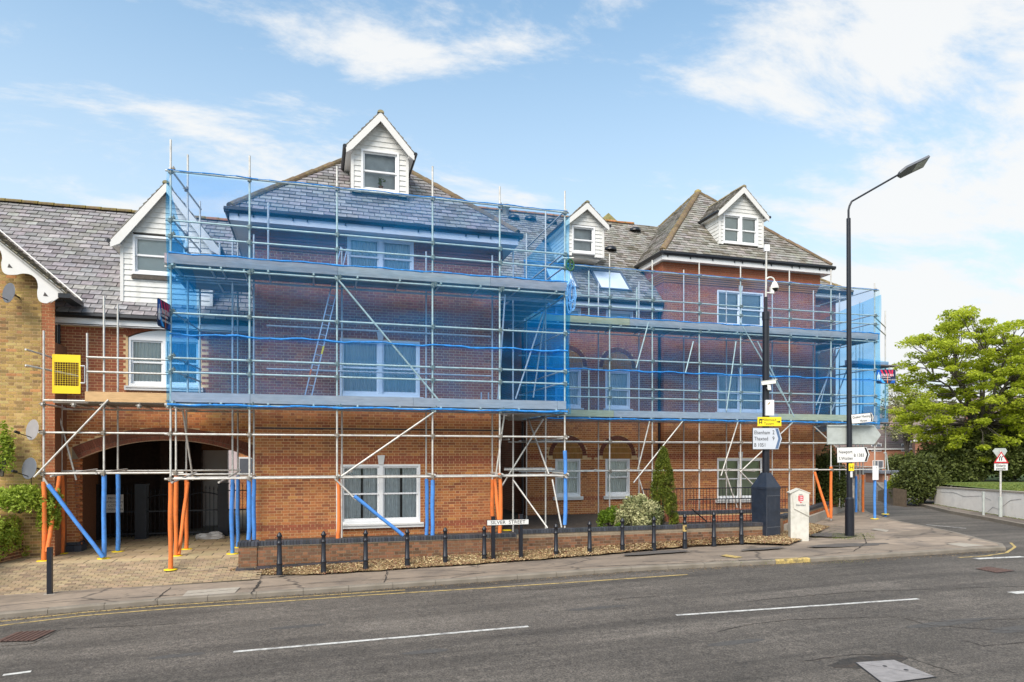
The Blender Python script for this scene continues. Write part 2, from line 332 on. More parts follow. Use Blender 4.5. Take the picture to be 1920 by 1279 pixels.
def tag(o, label, cat, group=None):
    o['label'] = label; o['category'] = cat
    if group: o['group'] = group
    return o
def struct(o): o['kind'] = 'structure'; return o
def copy_tree(o, loc, rz=None, label=None, parent=None):
    c = o.copy(); COL.objects.link(c)
    if parent is None:
        c.location = loc
        if rz is not None: c.rotation_euler = (0, 0, rz)
        if label: c['label'] = label
    else: c.parent = parent
    for ch in list(o.children): copy_tree(ch, None, parent=c)
    return c
def text(parent, name, s, o, ux, uz, size, mat, align='LEFT', ext=.001, sx=1.):
    cu = bpy.data.curves.new('lettering_shape', 'FONT'); cu.body = s; cu.size = size; cu.align_x = align; cu.extrude = ext; cu.resolution_u = 2; cu.materials.append(mat)
    tmp = bpy.data.objects.new('tmp', cu); COL.objects.link(tmp); dg = bpy.context.evaluated_depsgraph_get()
    me = bpy.data.meshes.new_from_object(tmp.evaluated_get(dg)); bpy.data.objects.remove(tmp); ob = bpy.data.objects.new(name, me); COL.objects.link(ob)
    if not me.materials: me.materials.append(mat)
    ux = Vector(ux).normalized(); uz = Vector(uz).normalized(); n = ux.cross(uz)
    loc = Vector(o)
    if parent is not None:
        ob.parent = parent
        if parent.type == 'EMPTY': loc = loc-parent.location
    m = Matrix((ux*sx, uz, n)).transposed().to_4x4(); m.translation = loc
    ob.matrix_basis = m
    return ob
class Fr:      # wall frame: s along the wall, z up, d outward
    def __init__(f, o, d, out): f.o = Vector((o[0], o[1], 0)); f.d = Vector((d[0], d[1], 0)).normalized(); f.n = Vector((out[0], out[1], 0)).normalized()
    def P(f, s, z, d=0): return f.o+f.d*s+f.n*d+Vector((0, 0, z))
def front(y): return Fr((0, y), (1, 0), (0, -1))
# ---------------------------------------------------------------- bricks, slates, ridge tiles
def jit(c, a=.12):
    k = 1+random.uniform(-a, a); return tuple(max(0, x*k*(1+random.uniform(-.04, .04))) for x in c)
def pal_orange(z=0):
    r = random.random()
    if r < .55: return jit((.47, .178, .066), .12)
    if r < .80: return jit((.40, .140, .058), .13)
    if r < .93: return jit((.33, .115, .055), .13)
    return jit((.54, .24, .08), .1)
def pal_up(z=0):
    r = random.random()
    if r < .7: return jit((.36, .118, .062), .10)
    return jit((.30, .098, .056), .12) if r < .9 else jit((.42, .155, .07), .1)
def pal_red(z=0): return jit((.33, .105, .055), .10)
def pal_yellow(z=0):
    r = random.random()
    if r < .5: return jit((.43, .29, .10), .16)
    if r < .75: return jit((.30, .20, .08), .22)
    if r < .9: return jit((.50, .36, .14), .12)
    if r < .96: return jit((.24, .15, .07), .2)
    return jit((.48, .24, .10), .15)
def pal_old(z=0):
    r = random.random()
    return jit((.235, .115, .062), .25) if r < .7 else jit((.15, .085, .052), .25)
def pal_blue(z=0): return jit((.055, .06, .07), .25)
PROTO = {}
def proto_brick(kind, pal, i):
    key = (kind, pal.__name__, i)
    if key not in PROTO:
        w = .213 if kind == 's' else .0995; m = MB(); c = pal()
        z = .031; d = .012
        p = [(-w/2, 0, -z), (w/2, 0, -z), (w/2, d, -z), (-w/2, d, -z), (-w/2, 0, z), (w/2, 0, z), (w/2, d, z), (-w/2, d, z)]
        m.box8(p, c); PROTO[key] = m.mesh('brick', M['brick'])
    return PROTO[key]
def brick_wall(fr, s0, s1, z0, z1, parent, openings=(), pal=pal_orange, bands=(), band_pal=pal_red, quota=0, near=None, mortar='mortar', bond='flemish', topf=None, name='wall', label=None, courses=.075, zo=0., leftq=None, sheet_back=.0):
    """openings: list of (sa, sb, zloz_fn, zhi_fn) ; returns wall object. Bricks are real boxes proud of the mortar sheet."""
    op = []
    for q in openings:
        a, b, lo, hi = q
        op.append((a, b, lo if callable(lo) else (lambda s, v=lo: v), hi if callable(hi) else (lambda s, v=hi: v)))
    top = topf or (lambda s: z1)
    sheet = MB(); cuts = {s0, s1}
    for a, b, lo, hi in op:
        n = 1 if abs(hi((a+b)/2)-hi(a+.001)) < 1e-6 else 24
        for k in range(n+1): cuts.add(min(s1, max(s0, a+(b-a)*k/n)))
    if topf:
        for k in range(41): cuts.add(s0+(s1-s0)*k/40)
    cuts = sorted(cuts); D = -.006
    for a, b in zip(cuts, cuts[1:]):
        if b-a < 1e-5: continue
        c = (a+b)/2; iv = [((z0, z0), (top(a), top(b)))]
        for oa, ob, lo, hi in sorted(op, key=lambda q: q[2](c)):
            if oa <= c <= ob:
                (l0, h0) = iv.pop()
                la = (lo(a+1e-6), lo(b-1e-6)); ha = (hi(a+1e-6), hi(b-1e-6))
                iv.append((l0, la)); iv.append((ha, h0))
        for lo_, hi_ in iv:
            if hi_[0] <= lo_[0] and hi_[1] <= lo_[1]: continue
            sheet.face([fr.P(a, lo_[0], D), fr.P(b, lo_[1], D), fr.P(b, hi_[1], D), fr.P(a, hi_[0], D)])
    w = sheet.build(name, M[mortar], parent, label=label)
    bm = MB(); cand = []
    J = .013; row0 = int(math.floor((z0-zo)/courses)); row1 = int(math.ceil((z1+.6-zo)/courses))
    for r in range(row0, row1):
        zb = zo+r*courses+J/2; zt = zb+courses-J
        if zt > z1+.001 or zb < z0-.02: continue
        zm = (zb+zt)/2; isb = any(q[0] <= zm <= q[1] for q in bands)
        per = .3375 if bond == 'flemish' else .225
        off = (.16875 if r % 2 else 0.) if bond == 'flemish' else (.1125 if r % 2 else 0)
        k0 = int(math.floor((s0-off)/per))-1; k1 = int(math.ceil((s1-off)/per))+1
        for k in range(k0, k1):
            base = off+k*per
            pcs = [(base, base+.213, 's'), (base+.226, base+.3255, 'h')] if bond == 'flemish' else [(base, base+.213, 's')]
            for a, b, kd in pcs:
                segs = [(max(a, s0), min(b, s1))]
                if segs[0][1]-segs[0][0] < .015: continue
                for oa, ob, lo, hi in op:
                    new = []
                    for (p, q) in segs:
                        c = (p+q)/2
                        if q <= oa or p >= ob: new.append((p, q)); continue
                        if ob-oa > .6 and abs(hi(oa+.001)-hi((oa+ob)/2)) > .001:      # curved: test by centre
                            if lo(c)-.02 < zm < hi(c)+.0: continue
                            new.append((p, q)); continue
                        if lo(c) < zm < hi(c):
                            if p < oa-.01: new.append((p, oa))
                            if q > ob+.01: new.append((ob, q))
                        else: new.append((p, q))
                    segs = new
                for (p, q) in segs:
                    if q-p < .015 or zt > top((p+q)/2)+.01: continue
                    full = abs((q-p)-(.213 if kd == 's' else .0995)) < .001
                    P = band_pal if isb else (pal_up if (pal is pal_orange and zm > 4.0) else pal)
                    if quota and full and not isb and courses == .075: cand.append((fr.P((p+q)/2, zm), kd, p, q, zb, zt, P)); continue
                    c = P(); e = random.uniform(0, .002); zz = .004 if isb else 0
                    pr = [fr.P(p, zb-zz, D), fr.P(q, zb-zz, D), fr.P(q, zt+zz, D), fr.P(p, zt+zz, D), fr.P(p, zb-zz, e), fr.P(q, zb-zz, e), fr.P(q, zt+zz, e), fr.P(p, zt+zz, e)]
                    bm.raw(pr, [(4, 5, 6, 7), (0, 1, 5, 4), (1, 2, 6, 5), (2, 3, 7, 6), (3, 0, 4, 7)], c)
    if cand:
        key = near or (lambda v: v.x*ST+v.y*CT)
        cand.sort(key=lambda q: key(q[0]))
        ang = math.atan2(fr.d.y, fr.d.x)
        for i, (ctr, kd, p, q, zb, zt, P) in enumerate(cand):
            if i < quota:
                me = proto_brick(kd, P, random.randrange(10))
                put(me, 'brick', w, loc=ctr+fr.n*random.uniform(0, .002), rot=(0, 0, ang))
            else:
                c = P(); e = random.uniform(0, .002)
                pr = [fr.P(p, zb, D), fr.P(q, zb, D), fr.P(q, zt, D), fr.P(p, zt, D), fr.P(p, zb, e), fr.P(q, zb, e), fr.P(q, zt, e), fr.P(p, zt, e)]
                bm.raw(pr, [(4, 5, 6, 7), (0, 1, 5, 4), (1, 2, 6, 5), (2, 3, 7, 6), (3, 0, 4, 7)], c)
    if bm.v: bm.build('brickwork', M['brick'], w, kind='stuff')
    return w
def arch_ring(fr, cx, cz, r0, r1, a0, a1, parent, n, pal=pal_red, proud=.004, name='arch_ring'):
    m = MB()
    for k in range(n):
        t0 = a0+(a1-a0)*(k+.04)/n; t1 = a0+(a1-a0)*(k+.96)/n
        pr = [fr.P(cx+r*math.cos(t), cz+r*math.sin(t), d) for d in (-.05, proud) for (r, t) in ((r0, t0), (r1, t0), (r1, t1), (r0, t1))]
        m.box8(pr, pal())
    return m.build(name, M['brick'], parent)
def slate_pal():
    r = random.random()
    if r < .6: return jit((.26, .243, .243), .13)
    if r < .85: return jit((.30, .285, .28), .12)
    return jit((.19, .175, .175), .15)
def slate_pal_old():
    r = random.random()
    if r < .5: return jit((.27, .25, .22), .13)
    if r < .8: return jit((.315, .295, .265), .11)
    return jit((.17, .15, .12), .2)
def roof(parent, A, U, V, poly, quota=0, pal=slate_pal, gauge=.215, wid=.29, name='roof', skip=None, label=None):
    """A origin, U along the eaves, V up the slope, poly (s, v) convex"""
    A, U, V = Vector(A), Vector(U).normalized(), Vector(V).normalized(); Nn = U.cross(V)
    if Nn.z < 0: Nn = -Nn
    sh = MB(); sh.face([A+U*s+V*v-Nn*.004 for s, v in poly]); sh.face([A+U*s+V*v-Nn*.05 for s, v in poly][::-1])
    w = sh.build(name, M['underlay'], parent, label=label)
    vmax = max(v for s, v in poly); vmin = min(v for s, v in poly); m = MB(); cand = []
    def bounds(v):
        xs = []
        for (s0, v0), (s1, v1) in zip(poly, poly[1:]+poly[:1]):
            if (v0-v)*(v1-v) <= 0 and abs(v1-v0) > 1e-9: xs.append(s0+(s1-s0)*(v-v0)/(v1-v0))
        return (min(xs), max(xs)) if len(xs) >= 2 else None
    r = 0; v = vmin
    while v < vmax-.03:
        b = bounds(min(v+gauge*.5, vmax-.01))
        if b:
            off = (wid/2 if r % 2 else 0); k = int(math.floor((b[0]-off)/wid))
            while off+k*wid < b[1]:
                p, q = off+k*wid+.009, off+(k+1)*wid-.009; k += 1
                full = p >= b[0] and q <= b[1]
                p, q = max(p, b[0]), min(q, b[1])
                if q-p < .02: continue
                if skip and skip((p+q)/2, v+gauge/2): continue
                t = random.uniform(.024, .042); sl = random.uniform(-.006, .006); top = min(v+gauge+.03, vmax)
                c = pal()
                lo = A+V*(v+sl); pts = [A+U*p+V*(v+sl)+Nn*.0, A+U*q+V*(v+sl*.5), A+U*q+V*top, A+U*p+V*top, A+U*p+V*(v+sl)+Nn*t, A+U*q+V*(v+sl*.5)+Nn*t, A+U*q+V*top+Nn*.003, A+U*p+V*top+Nn*.003]
                if quota and full: cand.append((pts, c))
                else: m.raw(pts, [(4, 5, 6, 7), (0, 1, 5, 4), (1, 2, 6, 5), (3, 0, 4, 7)], c)
        v += gauge; r += 1
    if cand:
        random.shuffle(cand)
        cand.sort(key=lambda q: q[0][0].x*ST+q[0][0].y*CT)
        for i, (pts, c) in enumerate(cand):
            if i < quota:
                mm = MB(); o = pts[0]; mm.raw([p-o for p in pts], [(4, 5, 6, 7), (0, 1, 5, 4), (1, 2, 6, 5), (3, 0, 4, 7)], c)
                put(mm.mesh('slate', M['slate']), 'slate', w, loc=o)
            else: m.raw(pts, [(4, 5, 6, 7), (0, 1, 5, 4), (1, 2, 6, 5), (3, 0, 4, 7)], c)
    if m.v: m.build('slating', M['slate'], w, kind='stuff')
    return w
def ridge(parent, p, q, r=.12, c=(.16, .12, .085), ln=.42, name='ridge_tile', lift=.0, mat='ridge', flat=.75):
    p, q = Vector(p), Vector(q); d = q-p; L = d.length; d.normalize(); n = max(1, round(L/ln)); side = d.cross(Vector((0, 0, 1))).normalized(); up = side.cross(d).normalized()
    for k in range(n):
        a = p+d*(L*k/n+.006); b = p+d*(L*(k+1)/n-.006); j = random.uniform(-.008, .008); m = MB(); vs = []
        rr = r*random.uniform(.97, 1.05)
        for e, o in ((0, a), (.012, b)):
            for i in range(7):
                t = math.pi*(i/6*1.1-.05); vs.append(o+side*(rr+e)*math.cos(t)+up*((rr+e)*flat*math.sin(t)+lift+j-.03))
        o = Vector(a); m.raw([v-o for v in vs], [(i, i+1, 8+i, 7+i) for i in range(6)]+[tuple(range(7)), tuple(range(13, 6, -1))], jit(c, .25), False)
        put(m.mesh(name, M[mat]), name, parent, loc=(o if parent.parent is not None or parent.type != 'EMPTY' else o-parent.location))
# ---------------------------------------------------------------- windows
def quad_pane(x0, x1, z0, z1, y):
    m = MB(); m.face([(x0, y, z0), (x1, y, z0), (x1, y, z1), (x0, y, z1)]); return m
def curtain_mesh(x0, x1, z0, z1, y, amp=.02, per=.09, gap=None):
    m = MB(); n = max(8, int((x1-x0)/per*6)); pts = []
    for k in range(n+1):
        x = x0+(x1-x0)*k/n; pts.append((x, y+amp*math.sin(2*math.pi*x/per+.8*math.sin(5*x))))
    for (xa, ya), (xb, yb) in zip(pts, pts[1:]):
        m.raw([(xa, ya, z0), (xb, yb, z0), (xb, yb, z1), (xa, ya, z1)], [(0, 1, 2, 3)], (1, 1, 1), True)
    return m
def sash(parent, x0, x1, z0, z1, y, lights=1, sill=True, key=False, fill='curtain', sub=False, arch=0., mid=.5, thick=.05, label=None, wall_y=None):
    """white vertical sliding window; outer ring stands 12 mm proud of the brick at y. sub=True: pieces hang under parent directly."""
    f = MB(); fw = .055; yo = y-.012 if not sub else y-.03; yi = y+.10
    mull = .10 if lights == 2 else 0
    f.box(x0, x0+fw, yo, yi, z0, z1); f.box(x1-fw, x1, yo, yi, z0, z1); f.box(x0+fw, x1-fw, yo, yi, z1-fw, z1); f.box(x0+fw, x1-fw, yo, yi, z0, z0+fw*1.2)
    if lights == 2: f.box((x0+x1)/2-mull/2, (x0+x1)/2+mull/2, yo-.003, yi-.002, z0+fw*1.2, z1-fw)
    if arch > 0:
        n = 12; xm = (x0+x1)/2; hw = (x1-x0)/2
        for k in range(n):
            a, b = -1+2*k/n, -1+2*(k+1)/n
            f.prism([(xm+a*hw, yo, z1), (xm+b*hw, yo, z1), (xm+b*hw, yo, z1+arch*(1-b*b)), (xm+a*hw, yo, z1+arch*(1-a*a))], (0, .08, 0))
    cells = [(x0+fw, x1-fw)] if lights == 1 else [(x0+fw, (x0+x1)/2-mull/2), ((x0+x1)/2+mull/2, x1-fw)]
    zm = z0+(z1-z0)*mid; panes = []
    for a, b in cells:
        s = .045
        for (za, zb, yy, br) in ((zm-.02, z1-fw, y+.03, .045), (z0+fw*1.2, zm+.02, y+.062, .07)):
            f.box(a, a+s, yy, yy+.035, za, zb); f.box(b-s, b, yy, yy+.035, za, zb); f.box(a+s, b-s, yy, yy+.035, zb-.045, zb); f.box(a+s, b-s, yy, yy+.035, za, za+br)
            panes.append((a+s, b-s, za+br, zb-.045, yy+.02))
    if sub: w = f.build('window_frame', M['pvc'], parent); pp = parent
    else: w = f.build('window', M['pvc'], parent, label=label); pp = w
    for a, b, za, zb, yy in panes: quad_pane(a, b, za, zb, yy).build('pane', M['glass'], pp)
    if fill == 'curtain':
        curtain_mesh(x0+fw, x1-fw, z0+.05, z1-.04, y+.115).build('curtain', M['curtain'], pp)
    elif fill == 'net':
        for (a, b) in cells:
            wd = b-a
            curtain_mesh(a, a+wd*.50, z0+.05, z1-.04, y+.14, .03, .1).build('curtain', M['net_c'], pp)
            curtain_mesh(a+wd*.56, b, z0+.05, z1-.04, y+.14, .03, .1).build('curtain', M['net_c'], pp)
        q = quad_pane(x0, x1, z0, z1, y+(.22 if sub else .6)); q.build('room_dark', M['dark'], pp)
    elif fill == 'blind':
        m = MB(); n = int((z1-z0)/.06)
        for k in range(n): m.box(x0+fw, x1-fw, y+.17, y+.185, z0+.05+k*.06+.003, z0+.05+(k+1)*.06)
        m.build('blind', M['blind'], pp)
    elif fill == 'grey': quad_pane(x0, x1, z0, z1, y+.2).build('blind', M['greyb'], pp)
    elif fill == 'pale':
        quad_pane(x0, x1, z0, z1, y+.12).build('blind', M['curtain'], pp)
    else: quad_pane(x0, x1, z0, z1, y+(.22 if sub else .5)).build('room_dark', M['dark'], pp)
    if sill:
        m = MB(); m.box(x0-.09, x1+.09, y-.09, y+.02, z0-.12, z0-.001); m.box(x0-.06, x1+.06, y-.115, y-.09, z0-.05, z0-.012); m.build('sill', M['white'], pp)
    if key:
        xm = (x0+x1)/2; m = MB(); m.prism([(xm-.065, y-.035, z1-.0), (xm+.065, y-.035, z1-.0), (xm+.10, y-.035, z1+.25), (xm-.10, y-.035, z1+.25)], (0, .03, 0)); m.build('keystone', M['white'], pp)
    return w
# ---------------------------------------------------------------- dormer with weatherboards and a steep gable
def dormer(parent, xl, xr, y, zb, ze, za, yb, win, lights=1, ov=.20, fill='dark', left_roof=True, pal=slate_pal_old, name='dormer', bandbot=True, label=None, rough_sill=False, ext=.16):
    xm = (xl+xr)/2; core = MB()
    core.prism([(xl+.02, y+.26, zb), (xr-.02, y+.26, zb), (xr-.02, y+.26, ze), (xm, y+.26, za-.06), (xl+.02, y+.26, ze)], (0, yb-y-.26, 0))
    # leave the window opening dark behind: the core front is covered by boards except at the window
    d = core.build(name, M['board'], parent, label=label)
    x0, x1, z0, z1 = win
    st = .145; z = zb; Dv = (za-ze)/(xm-xl)
    while z < za-.08:
        zt = min(z+st, za-.05); w_ = (xm-xl) if (z+zt)/2 <= ze else max(.02, (za-(z+zt)/2)/Dv)
        spans = [(xm-w_+.0, xm+w_)]
        zc = (z+zt)/2
        if z0-.03 < zc < z1+.03:
            spans = [(xm-w_, x0), (x1, xm+w_)]
        for a, b in spans:
            if b-a < .015: continue
            m = MB(); o = Vector((a, y, z)); L = b-a; h = zt-z
            m.box8([(0, -.018, 0), (L, -.018, 0), (L, .028, 0), (0, .028, 0), (0, 0.002, h), (L, 0.002, h), (L, .028, h), (0, .028, h)])
            put(m.mesh('weatherboard', M['board']), 'weatherboard', d, loc=o)
        z += st
    # cheeks
    ck = MB(); z = zb
    while z < ze:
        zt = min(z+st, ze)
        for sx, sg in ((xl, -1), (xr, 1)):
            ck.box8([(sx, y+.0, z), (sx+sg*.022, y, z), (sx+sg*.022, yb, z), (sx, yb, z), (sx, y, zt), (sx+sg*.004, y, zt), (sx+sg*.004, yb, zt), (sx, yb, zt)])
        z += st
    ck.build('cheek', M['board'], d)
    # corner posts
    for sx in (xl-.03, xr-.05): m = MB(); m.box(sx, sx+.08, y-.03, y+.02, zb, ze-.01); m.build('corner_post', M['white'], d)
    # roof slopes, overhanging
    yf = y-ov; tn = Dv; apex = za+.06
    for sg in (-1, 1):
        ex_ = xm+sg*(xm-xl+ext); ezz = apex-(xm-xl+ext)*Dv
        Lr = math.hypot(xm-xl+ext, apex-ezz)
        A = Vector((ex_, yf, ezz)); U = Vector((0, 1, 0)); V = Vector((xm-ex_, 0, apex-ezz)).normalized()
        rf = roof(d, A+Vector((0, 0, 0)), U, V, [(0, 0), (yb-yf, 0), (yb-yf, Lr), (0, Lr)], pal=pal, name='dormer_roof', gauge=.16)
        # bargeboard
        bb = MB(); th = .20
        dn = Vector((0, 0, -1))
        p0 = A+Vector((0, -.0, 0)); p1 = Vector((xm, yf, apex))
        bb.prism([p0-V*.02+Vector((0, 0, -.02)), p1+Vector((0, 0, -.02)), p1+Vector((0, 0, -.02-th*1.25)), Vector((xl if sg < 0 else xr, yf, ezz-.02-th*.35)), p0+Vector((0, 0, -.02-th*.9))], (0, .035, 0))
        # soffit behind the bargeboard
        bb.prism([p0+Vector((0, .035, -.05)), p1+Vector((0, .035, -.05)), p1+Vector((0, .035, -.08)), p0+Vector((0, .035, -.08))], (0, ov-.04, 0))
        bb.build('bargeboard', M['white'], d)
        g = MB(); g.tube((ex_-sg*.0+sg*.04, yf+.0, ezz-.03), (ex_+sg*.04, yb-.1, ezz-.03), .055, 8); g.build('gutter', M['blackpl'], d)
        g = MB(); g.box(min(ex_, xl if sg < 0 else xr), max(ex_, xl if sg < 0 else xr), yf+.05, yb, ezz-.13, ezz-.075); g.build('soffit', M['white'], d)
    ridge(d, (xm, yf-.02, apex+.01), (xm, yb, apex+.01), r=.09, c=(.30, .26, .17), ln=.4)
    sash(d, x0, x1, z0, z1, y, lights=lights, sill=False, fill=fill, sub=True)
    return d
# ================================================================ GROUND
def poly_struct(name, pts2, zf, mat, parent=None, th=0., sub=1, side=None):
    """flat polygon following zf(x, y), triangulated as a fan of strips; optional skirt"""
    import bmesh
    bm = bmesh.new(); vs = [bm.verts.new((x, y, zf(x, y))) for x, y in pts2]; f = bm.faces.new(vs); bmesh.ops.triangulate(bm, faces=[f])
    me = bpy.data.meshes.new(name); bm.to_mesh(me); bm.free(); me.materials.append(M[mat])
    o = put(me, name, parent); o['kind'] = 'structure'; return o
def grid_struct(name, x0, x1, y0, y1, nx, ny, zf, mat):
    v = [(x0+(x1-x0)*i/nx, y0+(y1-y0)*j/ny) for j in range(ny+1) for i in range(nx+1)]
    f = [(j*(nx+1)+i, j*(nx+1)+i+1, (j+1)*(nx+1)+i+1, (j+1)*(nx+1)+i) for j in range(ny) for i in range(nx)]
    me = bpy.data.meshes.new(name); me.from_pydata([(x, y, zf(x, y)) for x, y in v], [], f); me.materials.append(M[mat]); o = put(me, name); o['kind'] = 'structure'; return o
zr = lambda x, y=0: zg(x)-.10
grid_struct('ground', -900, 900, -300, 1500, 12, 12, lambda x, y: -.6, 'grassland')
grid_struct('road', -60, 100, -40, 120, 160, 4, lambda x, y: zr(x), 'road')
kb = [(0, 1161), (267, 1136), (613, 1112), (1000, 1085), (1200, 1071), (1415, 1060), (1603, 1050), (1773, 1039), (1870, 1032)]
kerb_front = [GG(px, py, -.1)[:2] for px, py in kb]
p0, p1 = kerb_front[0], kerb_front[1]
kerb_front = [(-45, p0[1]+(p1[1]-p0[1])/(p1[0]-p0[0])*(-45-p0[0])*.5)]+kerb_front
kc = [(1897, 1026), (1880, 1019), (1848, 1012), (1806, 1001), (1750, 989), (1690, 978), (1650, 968), (1628, 960), (1612, 945), (1605, 925), (1603, 905)]
kerb_side = [GG(px, py, 0)[:2] for px, py in kc]
kerb_line = kerb_front+kerb_side
# kerb stones, one object each where they show, along the front
def offset(line, d):
    out = []
    for i, p in enumerate(line):
        a = Vector(line[max(0, i-1)]); b = Vector(line[min(len(line)-1, i+1)]); t = (b-a).normalized(); out.append(Vector(p)+Vector((-t.y, t.x))*d)
    return out
def resample(line, step):
    out = []; acc = 0.; L = [Vector(p) for p in line]
    for a, b in zip(L, L[1:]):
        d = (b-a).length; t = -acc
        while t < d:
            if t >= 0: out.append(a+(b-a)*t/d)
            t += step
        acc = d-(t-step)
    out.append(L[-1]); return out
inner = offset(kerb_line, .14)
landA = [tuple(p) for p in inner]+[(62, 75), (-45, 75)]
footway = poly_struct('footway', landA, lambda x, y: zg(x), 'pave')
ks = resample(kerb_line, .915); ki = offset([tuple(p) for p in ks], .15)
for i in range(len(ks)-1):
    a, b, c, d = ks[i], ks[i+1], ki[i+1], ki[i]; m = MB()
    if a.x < -12 or a.y > 45: continue
    e = (b-a).normalized()*.004; a2, b2, c2, d2 = a+e, b-e, c-e, d+e; nn = Vector((-(b-a).y, (b-a).x)).normalized()*.018
    ztop = random.uniform(.004, .010)
    lo = [(*p, zr(p.x)-.1) for p in (a2, b2, c2, d2)]; m1 = [(*p, zg(p.x)-.02) for p in (a2, b2)]; tp = [(*p, zg(p.x)+ztop) for p in (a2+nn, b2+nn, c2, d2)]
    o = Vector((a.x, a.y, zg(a.x)))
    vs = [Vector(q)-o for q in lo+m1+tp]
    m.raw(vs, [(0, 1, 5, 4), (4, 5, 7, 6), (6, 7, 8, 9), (1, 2, 8, 7, 5), (0, 4, 6, 9, 3), (2, 3, 9, 8)])
    pxk = a.x*CT-a.y*ST, a.x*ST+a.y*CT; pk = 960+1280*pxk[0]/pxk[1]
    mt = M['kerb']
    ob = put(m.mesh('kerb_stone', mt), 'kerb_stone', footway, loc=o)
    if 1415 < pk < 1462 and a.y < 16: ob.data.materials[0] = M['yline']; ob['label'] = 'yellow painted kerb stone'
# --- double yellow line and centre dashes: thin sheets 4 mm over the road
def strip(name, pts, w, mat, parent, off=.004, label=None):
    m = MB(); L = [Vector(p[:2]) for p in pts]; o = offset([tuple(p) for p in L], w)
    for a, b, c, d in zip(L, L[1:], o[1:], o): m.face([(*a, zr(a.x)+off), (*b, zr(b.x)+off), (*c, zr(c.x)+off), (*d, zr(d.x)+off)])
    return m.build(name, M[mat], parent, label=label)
road = bpy.data.objects['road']
def rp(px, py): return GG(px, py, -.1)
yl1 = [rp(*p) for p in [(-60, 1180), (0, 1174), (150, 1156), (320, 1142), (520, 1129), (700, 1116), (900, 1104), (1100, 1091), (1290, 1078)]]
yl2 = [rp(*p) for p in [(-60, 1172), (0, 1166), (150, 1150), (300, 1137), (420, 1129), (620, 1116), (760, 1107)]]
strip('yellow_line', yl1, .065, 'yline', road); strip('yellow_line', yl2, .065, 'yline', road)
strip('yellow_line', [rp(*p) for p in [(1800, 1046), (1850, 1043), (1890, 1037), (1906, 1026), (1898, 1018)]], .07, 'yline', road)
for (a, b), w in ((((437, 1224), (992, 1176)), .085), (((1270, 1155), (1725, 1124)), .085), (((4, 1268), (57, 1261)), .085)):
    A, B = Vector(rp(*a)[:2]), Vector(rp(*b)[:2]); strip('centre_line_dash', [tuple(A+(B-A)*k/8) for k in range(9)], w, 'wline', road)
strip('give_way_line', [rp(1835, 1049), rp(1925, 1045)], .18, 'wline', road)
strip('give_way_line', [rp(1905, 1114), rp(1960, 1110)], .18, 'wline', road)
strip('side_road_line', [rp(1735, 984), rp(1810, 991)], .08, 'wline', road)
# manholes in the road
def cover(pxs, mat, name, label, split=False, rim=.05):
    t = thing(name, label, 'manhole cover', Vector((*rp(*pxs[0])[:2], zr(rp(*pxs[0])[0]))))
    P = [Vector((*rp(*p)[:2], 0)) for p in pxs]
    for p in P: p.z = zr(p.x)+.006
    c = sum(P, Vector())/4; m = MB(); m.face(P); m.face([p+(p-c).normalized()*.0+Vector((0, 0, -.05)) for p in P][::-1]); m.build('cover_frame', M['print'], t)
    Q = [c+(p-c)*(1-rim)+Vector((0, 0, .006)) for p in P]; m = MB()
    if split:
        m.face([Q[0], Q[1], Q[2]]); m.build('cover_plate', M[mat], t)
        m = MB(); q = [Q[0]+(Q[2]-Q[0])*0+Vector((0, 0, -.001)), Q[2]+Vector((0, 0, -.001)), Q[3]+Vector((0, 0, -.001))]; cc = sum(q, Vector())/3; m.face([cc+(p-cc)*.985 for p in q]); m.build('cover_plate', M[mat], t)
        for k in (.35, .62):
            m = MB(); p = Q[0]+(Q[2]-Q[0])*k+Vector((.06, .02, 0)); m.lathe(p, [(.028, 0), (.028, .004)], 10); m.build('lifting_hole', M['print'], t)
    else:
        m.face(Q); m.build('cover_plate', M[mat], t)
        for k in range(1, 7):
            a = Q[0]+(Q[3]-Q[0])*k/7; b = Q[1]+(Q[2]-Q[1])*k/7; m = MB(); m.tube(a, b, .012, 5); m.build('cover_rib', M[mat], t)
    return t
cover([(1602, 1243), (1676, 1238), (1757, 1271), (1655, 1284)], 'manhole', 'manhole_cover', 'smooth grey two-leaf steel cover set in broken asphalt nearest the camera', True, .04)
cover([(-12, 1205), (30, 1186), (107, 1182), (62, 1203)], 'rust', 'manhole_cover', 'worn brown ribbed iron cover in the road below the yellow lines', False)
cover([(1828, 1067), (1850, 1063), (1905, 1071), (1870, 1075)], 'rust', 'manhole_cover', 'small brown iron cover in the mouth of the side road', False)
# broken asphalt round the near cover and a few worn patches
def blotch(px, py, rx, ry, mat, name='road_patch', parent=None, off=.003, n=22, seed=0, zz=None):
    rd = random.Random(seed); c = rp(px, py); m = MB(); pts = []
    for k in range(n):
        t = 2*math.pi*k/n; r = rd.uniform(.88, 1.06); x = c[0]+rx*r*math.cos(t); y = c[1]+ry*r*math.sin(t); pts.append((x, y, (zr(x) if zz is None else zz(x))+off))
    m.face(pts); return m.build(name, M[mat], parent or road)
M['patch'] = pmat('old_asphalt_patch', (.075, .070, .064), var=.35, scale=20, rough=.9, bump=.6, bscale=90)
M['patchd'] = pmat('broken_asphalt', (.035, .031, .027), var=.4, scale=20, rough=.95, bump=.9, bscale=60, stain=(.12, .08, .05), sscale=6, samt=.5)
blotch(1630, 1241, .62, .22, 'patchd', seed=1); blotch(1780, 1168, .9, .13, 'patch', seed=2); blotch(1905, 1180, .5, .16, 'patch', seed=3)
